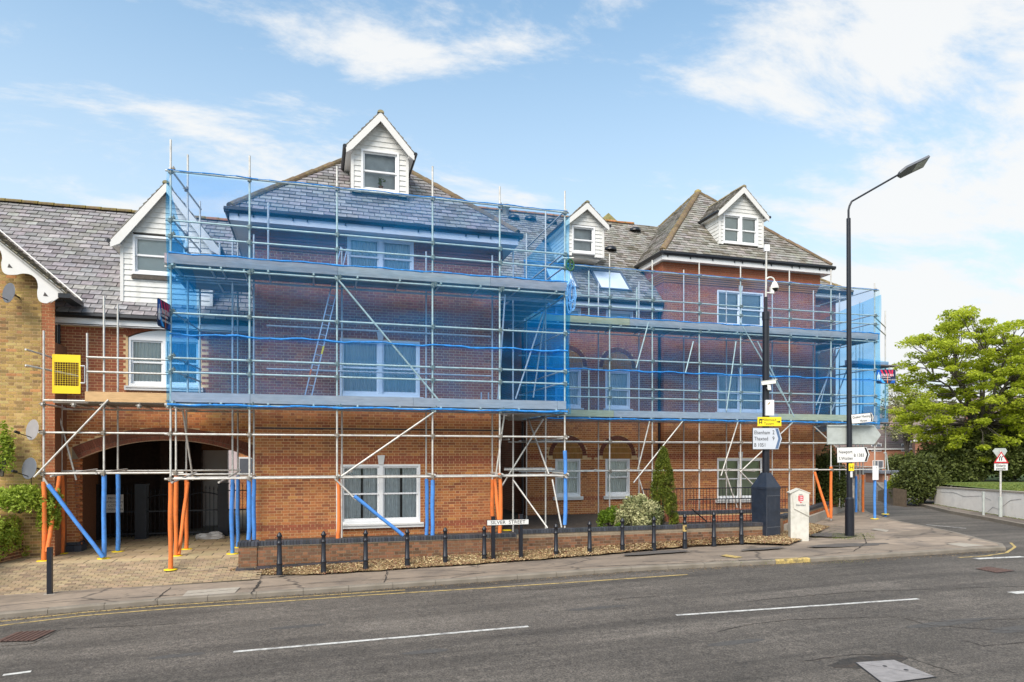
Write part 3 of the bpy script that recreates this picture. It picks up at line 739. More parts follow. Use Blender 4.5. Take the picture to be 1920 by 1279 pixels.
# debris and weeds in the channel
def chips(name, n, sampler, parent=None, cols=((.42, .30, .15), (.30, .19, .09), (.50, .40, .22), (.20, .12, .06)), size=(.012, .035), flat=.6, kind='stuff', mat='chips'):
    m = MB()
    for _ in range(n):
        x, y, z = sampler(); a = random.uniform(0, 6.28); s_ = random.uniform(*size); u = Vector((math.cos(a), math.sin(a), random.uniform(-flat, flat))).normalized()*s_; v = Vector((-math.sin(a), math.cos(a), random.uniform(-flat, flat))).normalized()*s_*random.uniform(.35, .8)
        c = Vector((x, y, z+random.uniform(.003, .02))); k = random.choice(cols); m.face([c-u-v*.4, c-v, c+u+v*.2, c+v], jit(k, .2))
    o = m.build(name, M[mat], parent)
    if kind: o['kind'] = kind
    if parent is None: o['label'] = 'scattered ' + name.replace('_', ' ')
    return o
def along(line, w0, w1, zf):
    L = [Vector(p) for p in line]; seg = [(a, b, (b-a).length) for a, b in zip(L, L[1:])]; tot = sum(q[2] for q in seg)
    def f():
        t = random.uniform(0, tot)
        for a, b, d in seg:
            if t <= d: break
            t -= d
        p = a+(b-a)*t/d; nrm = Vector((-(b-a).y, (b-a).x)).normalized(); w_ = random.uniform(w0, w1) if random.random() < .35 else w0+(w1-w0)*(1-random.random()**2); q = p+nrm*w_; return (q.x, q.y, zf(q.x))
    return f
tag(chips('kerb_debris', 5200, along([p for p in kerb_front if p[0] > -8], -.38, -.01, lambda x: zr(x)), size=(.006, .02), cols=((.20, .14, .08), (.13, .09, .05), (.28, .20, .11), (.09, .07, .05))), 'dry leaf litter and grit lying along the kerb', 'debris')
# ---------------------------------------------------------------- forecourt under the arch
SL = .27                       # slab level
def fz(x, y):
    if y <= 16.4: return zg(x)
    if y <= 17.45: return zg(x)+(.095-zg(x))*(y-16.4)/1.05+.004
    if y <= 18.1: return .099+(SL-.099)*(y-17.45)/.65
    return SL
xl0, xr0 = -9.2, X(447, 17.2)+.05
grid = grid_struct('forecourt', xl0, X(478, 18.74)+.15, 16.38, 46, 14, 86, lambda x, y: fz(x, y)+.002, 'joint')
# block paving: rectangular setts laid in rows, skewed
nb_ = 0; m = MB(); LX, LY = .2, .1; cand = []
y = 16.42; r = 0
while y < 18.05:
    x = xl0+(.1 if r % 2 else 0)
    while x < xr0+.4:
        x1 = x+LX
        if x < xr0+.3 and (y > 17.2 or x > -20):
            c = jit((.33, .25, .155), .16) if random.random() < .8 else jit((.26, .195, .13), .15)
            cand.append((x, y, c))
        x = x1
    y += LY; r += 1
def sett(x, y, c):
    g = .006; a, b = x+g, x+LX-g; p, q = y+g, y+LY-g; t = .006+random.uniform(-.0015, .002)
    top = [(a, p, fz(a, p)+t), (b, p, fz(b, p)+t), (b, q, fz(b, q)+t), (a, q, fz(a, q)+t)]; lo = [(u, v, w-.012) for u, v, w in top]
    return lo+top
cand.sort(key=lambda q: abs(q[0]+4.2)*.25+q[1])
for i, (x, y, c) in enumerate(cand):
    vs = sett(x, y, c); fs = [(4, 5, 6, 7), (0, 1, 5, 4), (1, 2, 6, 5), (2, 3, 7, 6), (3, 0, 4, 7)]
    if i < 300:
        mm = MB(); o = Vector(vs[0]); mm.raw([Vector(v)-o for v in vs], fs, c); put(mm.mesh('paving_block', M['slab']), 'paving_block', grid, loc=o)
    else: m.raw(vs, fs, c)
m.build('block_paving', M['slab'], grid, kind='stuff')
y = 18.12; r = 0
while y < 23.4:
    x = -8.2+(.3 if r % 2 else 0)
    while x < X(478, 18.74)+(.1 if y < 18.7 else 1.6):
        mm = MB(); c = jit((.42, .32, .19), .2); t = random.uniform(.006, .009); mm.box(.013, .587, .013, .437, 0, t, c); put(mm.mesh('paving_slab', M['slab']), 'paving_slab', grid, loc=(x, y, SL)); x += .6
    y += .45; r += 1
# raised garden behind the low wall
WY = 17.27                     # front face of the low wall
GZ = .62
gx0 = X(482, WY)
gz = lambda x, y: GZ-.04 if y < 17.6 else GZ
poly_struct('garden_bed', [(gx0+.1, WY+.1), (X(1445, WY)-.05, WY+.1), (G(1468, 967, H-1.96)[0]-.1, G(1468, 967, H-1.96)[1]+.1), (G(1590, 930, H-1.96)[0]-.1, G(1590, 930, H-1.96)[1]+.1), (G(1590, 930, H-1.96)[0]-.1, 40), (gx0+.1, 40)], lambda x, y: GZ, 'earth')
# mulch strip in front of the wall
mul_pts = [GG(px, py)[:2] for px, py in [(432, 1078), (600, 1076), (700, 1069), (900, 1056), (1100, 1041), (1300, 1022), (1400, 1017), (1478, 1021), (1560, 985), (1600, 965)]]
mz = lambda x, y: zg(x)+.004+.14*max(0, min(1, (y-16.55-.045*(x+1))/.7))
mb_ = MB(); xs = [p[0] for p in mul_pts]
def mfront(x):
    for a, b in zip(mul_pts, mul_pts[1:]):
        if a[0] <= x <= b[0]: return a[1]+(b[1]-a[1])*(x-a[0])/(b[0]-a[0])
    return mul_pts[0][1] if x < mul_pts[0][0] else mul_pts[-1][1]
xend = 17.2; NX, NY = 90, 8
vv = []; x_a = mul_pts[0][0]
for i in range(NX+1):
    x = x_a+(xend-x_a)*i/NX; ya = mfront(x)+.06*math.sin(x*3.1)+.04*math.sin(x*7.7); yb_ = WY+.05 if x < 13.2 else WY+.05+(x-13.2)*1.05
    for j in range(NY+1): y = ya+(yb_-ya)*j/NY; vv.append((x, y, zg(x)+.003+(.13 if x < 13.2 else .05)*(j/NY)+(.012*random.random() if 0 < j else 0)))
ff = [(i*(NY+1)+j, (i+1)*(NY+1)+j, (i+1)*(NY+1)+j+1, i*(NY+1)+j+1) for i in range(NX) for j in range(NY)]
me = bpy.data.meshes.new('mulch_bed'); me.from_pydata(vv, [], ff); me.materials.append(M['mulchbase']); mulch = put(me, 'mulch_bed'); struct(mulch)
def msamp():
    x = random.uniform(x_a, xend); t = random.random()**1.1; ya = mfront(x)-.05; yb_ = WY if x < 13.2 else WY+(x-13.2)*1.05
    return (x, ya+(yb_-ya)*t, zg(x)+(.13 if x < 13.2 else .05)*t)
tag(chips('leaf_mulch', 26000, msamp, cols=((.52, .39, .20), (.40, .28, .13), (.62, .50, .28), (.26, .13, .07), (.34, .22, .11), (.22, .10, .06)), size=(.010, .034)), 'dry tan leaf litter and bark spread between the low wall and footway', 'leaf litter')
M['weed'] = M['leaf_ground']
# inspection covers and pale patches in the footway
def fpatch(pxs, mat, name, label=None, off=.006):
    P = [GG(*p) for p in pxs]; m = MB(); m.face([(x, y, z+off) for x, y, z in P]); o = m.build(name, M[mat], footway, label=label); return o
fpatch([(341, 1119), (352, 1108), (451, 1101), (440, 1112)], 'concrete', 'footway_cover', 'pale concrete cover')
fpatch([(1350, 1042), (1362, 1040), (1393, 1045), (1380, 1047)], 'yline', 'tactile_patch', 'yellow painted patch')
fpatch([(1634, 993), (1640, 991), (1667, 994), (1662, 998)], 'concrete', 'footway_cover')
fpatch([(1774, 1020), (1800, 1018), (1848, 1023), (1808, 1026)], 'concrete', 'footway_cover')
def fblotch(px, py, rx, ry, mat, seed): 
    c = GG(px, py); m = MB(); rd = random.Random(seed); pts = []
    for k in range(26):
        t = 2*math.pi*k/26; r = rd.uniform(.8, 1.12); x = c[0]+rx*r*math.cos(t); y = c[1]+ry*r*math.sin(t); pts.append((x, y, zg(x)+.0035))
    m.face(pts); m.build('asphalt_patch', M[mat], footway)
M['fdark'] = pmat('newer_footway_asphalt', (.10, .088, .078), var=.2, scale=9, rough=.9, bump=.5, bscale=90)
fblotch(1230, 1036, 1.1, .22, 'fdark', 4); fblotch(1430, 1029, .75, .14, 'fdark', 5); fblotch(1590, 1022, 1.3, .30, 'fdark', 6); fblotch(1560, 1003, .8, .6, 'fdark', 9)
# long tar-filled crack lines along the footway
def crack(px, wd=.018, seed=0, rd_=False):
    rd = random.Random(seed); zf_ = (lambda x: zg(x)-.1+.0045) if rd_ else (lambda x: zg(x)+.0065)
    pts = [Vector((rp if rd_ else GG)(*p)[:2]) for p in px]; L = resample([tuple(p) for p in pts], .12); m = MB(); pr = None
    for i, p in enumerate(L):
        q = p+Vector((rd.uniform(-.02, .02), rd.uniform(-.02, .02))); w_ = wd*rd.uniform(.3, 1.5); cur = (q, w_)
        if pr is not None:
            a, wa = pr; d = (q-a); 
            if d.length > 1e-4:
                nn = Vector((-d.y, d.x)).normalized(); m.face([(*(a-nn*wa), zf_(a.x)), (*(q-nn*w_), zf_(q.x)), (*(q+nn*w_), zf_(q.x)), (*(a+nn*wa), zf_(a.x))])
        pr = cur
    m.build('tar_crack', M['patchd'], road if rd_ else footway)
M['tar'] = M['patchd']
crack([(0, 1137), (150, 1127), (330, 1116)], seed=1); crack([(330, 1116), (560, 1095), (760, 1084), (1000, 1068), (1180, 1060), (1480, 1048), (1600, 1034), (1625, 1018), (1618, 1002)], .014, 2)
crack([(287, 1129), (320, 1102)], .010, 3); crack([(472, 1113), (487, 1089)], .02, 4); crack([(890, 1064), (905, 1058)], .010, 5); crack([(720, 1094), (726, 1070)], .010, 6); crack([(1020, 1052), (1040, 1058)], .010, 7); crack([(1330, 1040), (1400, 1047)], .012, 8); crack([(0, 1147), (200, 1132)], .008, 9)
crack([(1205, 1053), (1260, 1054), (1330, 1052), (1480, 1048)], .018, 11)

for px_, sd_ in (([(1345, 1185), (1400, 1172), (1480, 1162), (1560, 1160), (1700, 1156), (1760, 1166), (1925, 1160)], 20), ([(1700, 1160), (1735, 1172), (1925, 1185)], 21), ([(1800, 1200), (1845, 1212), (1925, 1205)], 22), ([(1100, 1098), (1010, 1106), (930, 1104)], 23), ([(0, 1212), (60, 1208), (115, 1180), (330, 1170)], 24), ([(1240, 1118), (1150, 1124)], 25), ([(1500, 1240), (1600, 1228), (1680, 1226), (1790, 1262)], 26), ([(1400, 1128), (1600, 1110), (1925, 1100)], 27)): crack(px_, .012, sd_, True)
for px_, w__, sd_ in (((560, 1175), .5, 31), ((800, 1222), .35, 32), ((1120, 1140), .6, 33), ((330, 1230), .4, 34), ((1380, 1205), .5, 35)): blotch(px_[0], px_[1], w__, .10, 'patch', seed=sd_)
# ================================================================ LOW WALLS
def coping_run(parent, fr, s0, s1, z, d0, d1, h=.10, w=.075, pal=pal_blue, quota=60):
    m = MB(); s = s0; i = 0; pos = []
    while s < s1-.02: pos.append(s); s += w
    for s in pos:
        e = min(s+w-.008, s1); P = [fr.P(a, zz, d) for zz in (z-h, z) for (a, d) in ((s, d0), (e, d0), (e, d1), (s, d1))]
        c = pal()
        if i < quota: mm = MB(); o = P[0]; mm.box8([p-o for p in P], c); put(mm.mesh('coping_brick', M['brick']), 'coping_brick', parent, loc=o)
        else: m.box8(P, c)
        i += 1
    if m.v: m.build('coping', M['brick'], parent, kind='stuff')
M['core'] = pmat('wall_core', (.20, .13, .08), rough=.95)
lw = thing('garden_wall', 'long low brick retaining wall with blue brick coping behind the bollards', 'wall', (gx0, WY, 0))
s_a = X(482, WY); s_step = X(968, WY); s_b = X(1445, WY); CZ0, CZ1 = H-2.07, H-1.99
c_ = MB(); c_.box(s_a, s_b, WY+.02, WY+.2, -.4, CZ0-.09); wcore = c_.build('wall_core', M['core'], lw)
brick_wall(front(WY), s_a, s_b, -.3, CZ0-.105, wcore, pal=pal_old, quota=300, mortar='mortar_dark', name='wall_face')
c2 = MB(); c2.box(s_a, s_step, WY-.02, WY+.2, CZ0-.108, CZ0-.10); c2.box(s_step, s_b, WY+.0, WY+.2, CZ0-.10, CZ1-.10); c2.build('coping_bed', M['mortar_dark'], wcore)
coping_run(wcore, front(WY), s_a, s_step, CZ0, .02, -.21, quota=70); coping_run(wcore, front(WY), s_step+.01, s_b, CZ1, .02, -.21, quota=60)
# plinth of grey blocks, visible at the left half
s = s_a
while s < X(670, WY)-.1:
    m = MB(); zt = zg(s)+.17; m.box(0, .30, -.085, .0, -.4, 0, pal_blue()); m.box(0, .30, -.045, .0, 0, .0, (0.1, .1, .11)); 
    put(m.mesh('plinth_block', M['brick']), 'plinth_block', wcore, loc=(s, WY-.006, zt)); s += .308
# end pier
pr_ = thing('gate_pier', 'square brick pier ending the low wall beside the block paving', 'pier', (X(447, WY-.03), WY-.03, 0))
pa, pb = X(447, WY-.03), X(482, WY-.03)-.005; c_ = MB(); c_.box(pa+.012, pb-.012, WY-.02, WY+.42, -.3, CZ0-.10); pc = c_.build('pier_core', M['core'], pr_)
brick_wall(Fr((0, WY-.03), (1, 0), (0, -1)), pa, pb, .14, CZ0-.10, pc, pal=pal_old, quota=40, mortar='mortar_dark', name='pier_face')
brick_wall(Fr((pa, WY+.42), (0, -1), (-1, 0)), 0, .45, .14, CZ0-.10, pc, pal=pal_old, mortar='mortar_dark', name='pier_side')
coping_run(pc, Fr((0, WY-.04), (1, 0), (0, -1)), pa-.02, pb+.02, CZ0+.005, .02, -.47, quota=20)
for k, (dz, dd) in enumerate(((.0, .12), (.075, .06))):
    m = MB(); s = pa-dd
    while s < pb: e = min(s+.21, pb+.0); m.box(s, e-.008, WY-.03-dd, WY+.42, zg(pa)+dz-.05, zg(pa)+dz+.068, pal_blue()); s += .218
    m.build('pier_plinth', M['brick'], pc)
# side wall running back along the side road
sw = thing('garden_wall', 'low brick wall with sloping grey coping along the side road right of the white stone', 'wall', (X(1470, 18.2), 18.2, 0))
A = G(1468, 967, H-1.96); B = G(1590, 930, H-1.96); A = Vector(A); B = Vector(B); dd = (B-A).normalized(); out = Vector((dd.y, -dd.x)); f2 = Fr(A, dd, out); Ls = (B-A).length
c_ = MB(); c_.obox((*A, -.3), (*(dd*Ls), 0), (*(-out*.2), 0), (0, 0, H-1.96-.1+.3)); sc_ = c_.build('wall_core', M['core'], sw)
Ax = f2
f2b = Fr(A+out*.012, dd, out); brick_wall(f2b, 0, Ls, -.2, H-1.96-.1, sc_, pal=pal_orange, quota=120, mortar='mortar_dark', name='wall_face')
coping_run(sc_, f2b, 0, Ls, H-1.96, .03, -.22, quota=60)
m = MB(); m.obox((*(A+out*.02), zg(15)-.1), (*(dd*Ls), 0), (*(out*.12), 0), (0, 0, .36)); m.build('plinth', M['concrete'], sc_)
m = MB(); m.obox((*(A+dd*Ls*.86+out*.02), .95+.0), (*(dd*.42), 0), (*(out*.012), 0), (0, 0, .13)); tag(m.build('wall_plate', M['signw']), 'small blank white plate fixed on the side wall behind the lamp post', 'plate')
# planter wall bottom left
pw = thing('planter_wall', 'low brown brick planter wall under the hedge beside the paving', 'wall', (-6, 16, 0))
A = Vector(G(-40, 1098, zg(-6)+.0)); B = Vector(G(84, 1040, .22)); A.y = max(A.y, 14.9); dd = (B-A).normalized(); A = A-dd*2.5; out = Vector((dd.y, -dd.x)); Ls = (B-A).length; f3 = Fr(A, dd, out)
zt1 = H-1.92
c_ = MB(); c_.obox((*(A-out*.013), -.3), (*(dd*Ls), 0), (*(-out*.2), 0), (0, 0, zt1+.3)); pcw = c_.build('wall_core', M['core'], pw)
brick_wall(f3, 0, Ls, -.15, zt1, pcw, pal=pal_old, quota=300, mortar='mortar', name='wall_face', near=lambda v: v.x*ST+v.y*CT)
m = MB(); m.obox((*(A-out*.2), zt1-.25), (*(dd*Ls), 0), (*(-out*3.0), 0), (0, 0, .2)); o = m.build('planter_soil', M['earth'], pcw)
PLN = (A, dd, out, Ls, zt1)
# ================================================================ APARTMENT BUILDING
B = thing('apartment_building', 'long red brick apartment block with slate hipped roofs and white dormers behind the scaffolding', 'building', (1.7, 20, 0))
M['plainbrick'] = pmat('brick_plain', (.26, .115, .055), var=.2, scale=20, rough=.95, stain=(.16, .08, .05), sscale=1, samt=.3)
ya, yb1, ym, yb2 = 20.3, 18.74, 23.5, 23.2          # planes: arch wing, left bay, middle, right bay
bx0, bx1 = X(478, yb1), X(935, yb1)
mx0, mx1 = X(986, ym), X(1244, yb2)
cx0, cx1 = X(1244.5, yb2), X(1529, yb2)
def zpx(px, py, y): return W(px, py, y)[1]
# ---- left bay
gy1 = 18.2; zg1 = (zpx(432, 388, gy1)+zpx(975, 437, gy1))/2; ex0, ex1 = X(421, gy1), X(980, gy1)
def win_px(pxa, pxb, pyt, pyb, y): 
    xa, xb = X(pxa, y), X(pxb, y); pc = (pxa+pxb)/2; return xa, xb, zpx(pc, pyb, y), zpx(pc, pyt, y)
w1 = win_px(638.5, 788, 871, 981, yb1); w2 = win_px(637, 787, 638, 743.5, yb1); w3 = win_px(651, 775.6, 447, 520, yb1)
sof1 = zg1-.30
ops = [(w[0], w[1], w[2], w[3]) for w in (w1, w2, w3)]
bd1 = [(zpx(480, 987.5, yb1)-.13, zpx(480, 987.5, yb1)), (zpx(480, 871, yb1), zpx(480, 855, yb1)), (zpx(700, 630, yb1), zpx(700, 619, yb1)+.03)]
def wallcore(x0, x1, y0, y1, z0, z1, parent, name='wall_core'):
    m = MB(); m.box(x0, x1, y0, y1, z0, z1); return m.build(name, M['plainbrick'], parent)
wb = brick_wall(front(yb1), bx0, bx1, GZ-.1, sof1, B, ops, bands=bd1, quota=170, name='wall', label='wall of the left bay')
m = MB()
for xx in (bx0+.004, bx1-.004): m.face([(xx, yb1+.01, GZ-.3), (xx, 26, GZ-.3), (xx, 26, sof1), (xx, yb1+.01, sof1)])
m.build('return_wall', M['plainbrick'], wb)
corb = MB()
for dz, dp in ((.0, .10), (.08, .075), (.16, .05), (.24, .025)):
    for a_, b_ in ((bx0-dp, w3[0]-.061), (w3[1]+.061, bx1+dp)): corb.box(a_, b_, yb1-dp, yb1+.2, sof1-.30-dz, sof1-.22-dz+.005, (.26, .085, .05))
for a_, b_ in ((bx0-.10, w3[0]-.061), (w3[1]+.061, bx1+.10)): corb.box(a_, b_, yb1-.10, yb1+.1, sof1-.23, sof1, (.24, .08, .045))
cb = corb.build('corbel_band', M['brick'], wb)
m = MB(); m.box(bx0-.002, bx1+.002, yb1-.012, yb1+.01, zpx(480, 802.5, yb1)-.02, zpx(480, 802.5, yb1)+.015, (.02, .02, .02)); m.build('wall_cable', M['blackpl'], B)
def eaves(parent, xa, xb, y, z, wall_y, left=True, right=True, depth=8.0, step=None):
    fa = MB(); fa.box(xa+.10, xb-.10, y+.10, y+.13, z-.30, z-.06); fa.build('fascia', M['fascia'], parent)
    if left: fa = MB(); fa.box(xa+.10, xa+.13, y+.13, y+depth, z-.30, z-.06); fa.build('fascia', M['fascia'], parent)
    if right: fa = MB(); fa.box(xb-.13, xb-.10, y+.13, y+depth, z-.30, z-.06); fa.build('fascia', M['fascia'], parent)
    so_ = MB(); so_.box(xa+.12, xb-.12, y+.12, (y+depth if left or right else wall_y+.3), z-.285, z-.26); so_.build('soffit', M['fascia'], parent)
    g = MB(); g.prism([(xa-.02, y, z), (xa-.02, y-.01, z-.07), (xa-.02, y+.03, z-.12), (xa-.02, y+.10, z-.13), (xa-.02, y+.10, z)], (xb-xa+.04, 0, 0)); g.build('gutter', M['blackpl'], parent)
    if left: g = MB(); g.prism([(xa-.02, y, z), (xa-.03, y, z-.07), (xa+.01, y, z-.12), (xa+.10, y, z-.13), (xa+.10, y, z)], (0, depth, 0)); g.build('gutter', M['blackpl'], parent)
    if right: g = MB(); g.prism([(xb+.02, y, z), (xb+.03, y, z-.07), (xb-.01, y, z-.12), (xb-.10, y, z-.13), (xb-.10, y, z)], (0, depth, 0)); g.build('gutter', M['blackpl'], parent)
    x = xa+.3; g = MB()
    while x < xb: g.box(x, x+.03, y+.06, y+.11, z-.19, z-.12); x += .95 if int(x*7) % 3 else .35
    g.build('gutter_bracket', M['blackpl'], parent, kind='stuff')
def hip_roof(parent, xa, xb, y, z, ap, name='roof', q=0, pal=slate_pal, left=True, depth=None, gauge=.215):
    a0 = Vector((xa, y, z)); a1 = Vector((xb, y, z)); ap = Vector(ap); yb_ = 2*ap.y-y; b0 = Vector((xa, yb_, z)); b1 = Vector((xb, yb_, z))
    for p, q_ in ((a0, a1), (b0, a0), (a1, b1), (b1, b0)):
        U = (q_-p).normalized(); mid = (p+q_)/2; V = (ap-mid); V = V-U*V.dot(U); V.normalize(); L = (q_-p).length; s_ = (ap-p).dot(U); v_ = (ap-p).dot(V)
        fr_ = (p is a0)
        roof(parent, p, U, V, [(0, 0), (L, 0), (s_, v_)], quota=(q if fr_ else 0), pal=pal, name=name, gauge=gauge)
    for p in (a0, a1, b0, b1): ridge(parent, p+(ap-p)*.012+Vector((0, 0, .03)), ap, r=.12, c=(.17, .125, .08))
    m = MB(); m.lathe(ap+Vector((0, 0, .0)), [(.16, -.05), (.15, .04), (.06, .10)], 8, (.3, .24, .1)); m.build('ridge_tile', M['ridge'], parent)
eaves(B, ex0, ex1, gy1, zg1, yb1)
a1 = AT(704, 281, 1); 
axm = (ex0+ex1)/2; ayp = gy1+(ex1-ex0)/2
apx = Vector((axm, ayp, 0)); tcp = apx.x*ST+apx.y*CT; apx.z = H+(853-279)/1280*tcp
hip_roof(B, ex0+.05, ex1-.05, gy1+.05, zg1, apx, q=70)
# windows of the left bay
sash(B, w1[0], w1[1], w1[2], w1[3], yb1, 2, True, True, 'net', label='ground floor window with parted net curtains')
sash(B, w2[0], w2[1], w2[2], w2[3], yb1, 2, True, True, 'curtain')
sash(B, w3[0], w3[1], w3[2], w3[3], yb1, 2, False, False, 'curtain')
m = MB(); m.box(w3[0]-.06, w3[1]+.06, yb1-.13, yb1+.1, w3[3]+.001, sof1-.002); m.build('window_head', M['fascia'], B)
# its dormer
dy_ = 19.2; kz = (apx.z-zg1)/((ex1-ex0)/2)
dxl, dxr = X(660, dy_), X(764, dy_)
dormer(B, dxl, dxr, dy_, zpx(712, 364, dy_), zpx(712, 276, dy_)-.02, zpx(712, 213, dy_-.2), 22.2, (X(677, dy_), X(748, dy_), zpx(712, 361, dy_), zpx(712, 283, dy_)), 1, ov=.22, fill='grey', label='white dormer of the left bay')
# pot plant behind the dormer glass
pt = thing('pot_plant', 'small leafy pot plant behind the lower pane of the tall left dormer', 'plant', (X(714, dy_+.15), dy_+.15, zpx(712, 359, dy_)+.09))
m = MB(); m.lathe(pt.location, [(.05, 0), (.07, .11)], 10, (.4, .2, .1)); m.build('pot', M['brick'], pt)
m = MB()
for k in range(26):
    t = random.uniform(0, 6.28); c = Vector(pt.location)+Vector((.13*math.cos(t)*random.random(), .03*math.sin(t), random.uniform(.12, .32))); u = Vector((math.cos(t), .2, random.uniform(.2, .8))).normalized()*.06; v = Vector((0, .3, .5)).cross(u).normalized()*.02; m.face([c-u, c-v, c+u, c+v], (.5,)*3)
m.build('foliage', M['leaf_green'], pt)
# ---- arch wing
gya = 20.0; zga = zpx(200, 589, gya); sofa = zga-.26
axl = X(108, ya); wa = (X(241.5, ya), X(375, ya), zpx(308, 725, ya), zpx(308, 636, ya)); arc_w = zpx(308, 620, ya)-wa[3]
ac0 = X(147, ya); ac1 = X(476, ya); zs = zpx(147, 860, ya); zc_ = zpx(315, 824.5, ya); hw = (ac1-ac0)/2; sag = zc_-zs; Ra = (hw*hw+sag*sag)/(2*sag); acx = (ac0+ac1)/2; acz = zc_-Ra
def arch_hi(s): return acz+math.sqrt(max(.01, Ra*Ra-(s-acx)**2))
RT = .33
def arch_out(s): return acz+math.sqrt(max(.01, (Ra+RT)**2-(s-acx)**2))
tt = math.asin(hw/Ra); so0 = acx-(Ra+RT)*math.sin(tt)
opa = [(ac0, ac1, SL-.5, lambda s: arch_hi(s)), (wa[0], wa[1], wa[2], lambda s: wa[3]+arc_w*(1-((s-(wa[0]+wa[1])/2)/((wa[1]-wa[0])/2))**2)*1.0+.0)]
# bricks stop at the outside of the arch ring, the sheet at the inside
import types
opb = [(so0, 2*acx-so0, lambda s: (SL-.5 if ac0 < s < ac1 else acz+(Ra)*math.cos(tt)), lambda s: arch_out(s) if True else 0), opa[1]]
opb = [opb[0], (wa[0]-.02, wa[1]+.02, wa[2], lambda s: wa[3]+arc_w*(1-min(1, abs((s-(wa[0]+wa[1])/2)/((wa[1]-wa[0])/2)))**2)+.24)]
wA = brick_wall(front(ya), axl, bx0+.05, SL-.05, sofa, B, [opb[0], opb[1]], bands=[(zpx(150, 626, ya), zpx(150, 613, ya)), (zpx(150, 858, ya)-.02, zpx(150, 846, ya))], quota=130, name='wall', label='wall of the arched wing')
# fill sheet behind the rings
m = MB(); n = 30
for k in range(n):
    a = ac0+(ac1-ac0)*k/n; b = ac0+(ac1-ac0)*(k+1)/n; m.face([(a, ya+.012, arch_hi(a)+.01), (b, ya+.012, arch_hi(b)+.01), (b, ya+.012, arch_out(b)+.05), (a, ya+.012, arch_out(a)+.05)])
xa_, xb_ = wa[0]-.1, wa[1]+.1
m.face([(xa_, ya+.07, wa[3]), (xb_, ya+.07, wa[3]), (xb_, ya+.07, wa[3]+arc_w+.3), (xa_, ya+.07, wa[3]+arc_w+.3)])
for (a, b) in ((axl, ac0), (ac1, bx0+.05)): m.face([(a, ya+.012, SL-.3), (b, ya+.012, SL-.3), (b, ya+.012, zs+.6), (a, ya+.012, zs+.6)])
m.build('wall_backing', M['mortar_dark'], wA)
arch_ring(front(ya), acx, acz, Ra+.11, Ra+RT-.01, math.pi/2+tt, math.pi/2-tt, wA, 78, name='arch_ring', pal=lambda z=0: jit((.20, .075, .045), .15))
arch_ring(front(ya-.0), acx, acz, Ra+.0, Ra+.10, math.pi/2+tt, math.pi/2-tt, wA, 40, name='arch_ring', pal=lambda z=0: jit((.24, .09, .055), .12))
# concrete soffit strip under the arch + tunnel
m = MB(); n = 24
for k in range(n):
    a = ac0+(ac1-ac0)*k/n; b = ac0+(ac1-ac0)*(k+1)/n
    m.face([(a, ya-.002, arch_hi(a)-.0), (b, ya-.002, arch_hi(b)-.0), (b, ya+.35, arch_hi(b)-.0), (a, ya+.35, arch_hi(a)-.0)]); m.face([(a, ya-.003, arch_hi(a)-.02), (b, ya-.003, arch_hi(b)-.02), (b, ya-.003, arch_hi(b)+.012), (a, ya-.003, arch_hi(a)+.012)])
m.build('arch_soffit', M['mortar_pink'], wA)
ypa = 25.6
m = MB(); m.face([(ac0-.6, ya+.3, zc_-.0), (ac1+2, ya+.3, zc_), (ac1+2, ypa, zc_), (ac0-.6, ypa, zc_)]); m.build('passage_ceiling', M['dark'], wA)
brick_wall(Fr((ac0, ya), (0, 1), (1, 0)), 0, .35, SL, zs+.02, wA, pal=pal_orange, name='jamb')
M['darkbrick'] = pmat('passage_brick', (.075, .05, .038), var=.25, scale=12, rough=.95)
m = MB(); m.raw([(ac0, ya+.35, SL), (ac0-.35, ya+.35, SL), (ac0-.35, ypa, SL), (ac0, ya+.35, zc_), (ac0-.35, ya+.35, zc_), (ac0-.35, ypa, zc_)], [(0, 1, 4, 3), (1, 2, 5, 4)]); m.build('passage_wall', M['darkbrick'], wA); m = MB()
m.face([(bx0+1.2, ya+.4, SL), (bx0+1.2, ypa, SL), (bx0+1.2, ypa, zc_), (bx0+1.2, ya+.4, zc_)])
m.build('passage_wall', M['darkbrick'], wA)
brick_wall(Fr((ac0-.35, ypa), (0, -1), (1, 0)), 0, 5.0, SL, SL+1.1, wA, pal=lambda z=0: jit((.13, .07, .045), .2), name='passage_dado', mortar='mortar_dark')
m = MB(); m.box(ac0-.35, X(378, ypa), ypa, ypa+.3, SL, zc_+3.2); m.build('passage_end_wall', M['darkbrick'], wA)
m = MB(); m.box(-9, bx0+3, ypa+.02, ypa+.3, zc_-.25, zc_+3.2); m.build('passage_lintel', M['plainbrick'], wA)
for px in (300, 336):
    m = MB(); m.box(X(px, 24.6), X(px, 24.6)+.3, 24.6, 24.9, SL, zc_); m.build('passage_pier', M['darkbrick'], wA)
# plinth at the left jamb
m = MB(); xx = ac0-.62
for k, (dp, z0_, z1_) in enumerate(((.10, SL-.1, SL+.17), (.06, SL+.18, SL+.25))):
    s_ = xx-dp
    while s_ < ac0+dp-.02: m.box(s_, min(s_+.208, ac0+dp), ya-dp, ya+.35, z0_, z1_, pal_blue()); s_ += .216
m.build('plinth', M['brick'], wA)
sash(B, wa[0], wa[1], wa[2], wa[3], ya, 2, True, False, 'curtain', arch=arc_w, label='arched head window of the wing')
xm = (wa[0]+wa[1])/2
hw2 = (wa[1]-wa[0])/2+.05; R2 = (hw2*hw2+arc_w*arc_w)/(2*arc_w); t2 = math.asin(min(1, hw2/R2))
arch_ring(front(ya), xm, wa[3]+arc_w-R2+.01, R2+.01, R2+.235, math.pi/2+t2, math.pi/2-t2, wA, 24, name='arch_ring', proud=.002)
ga0 = axl-.1
fa = MB(); fa.box(ga0, bx0+.3, gya+.09, gya+.12, zga-.30, zga-.07); fa.build('fascia', M['fascia'], B)
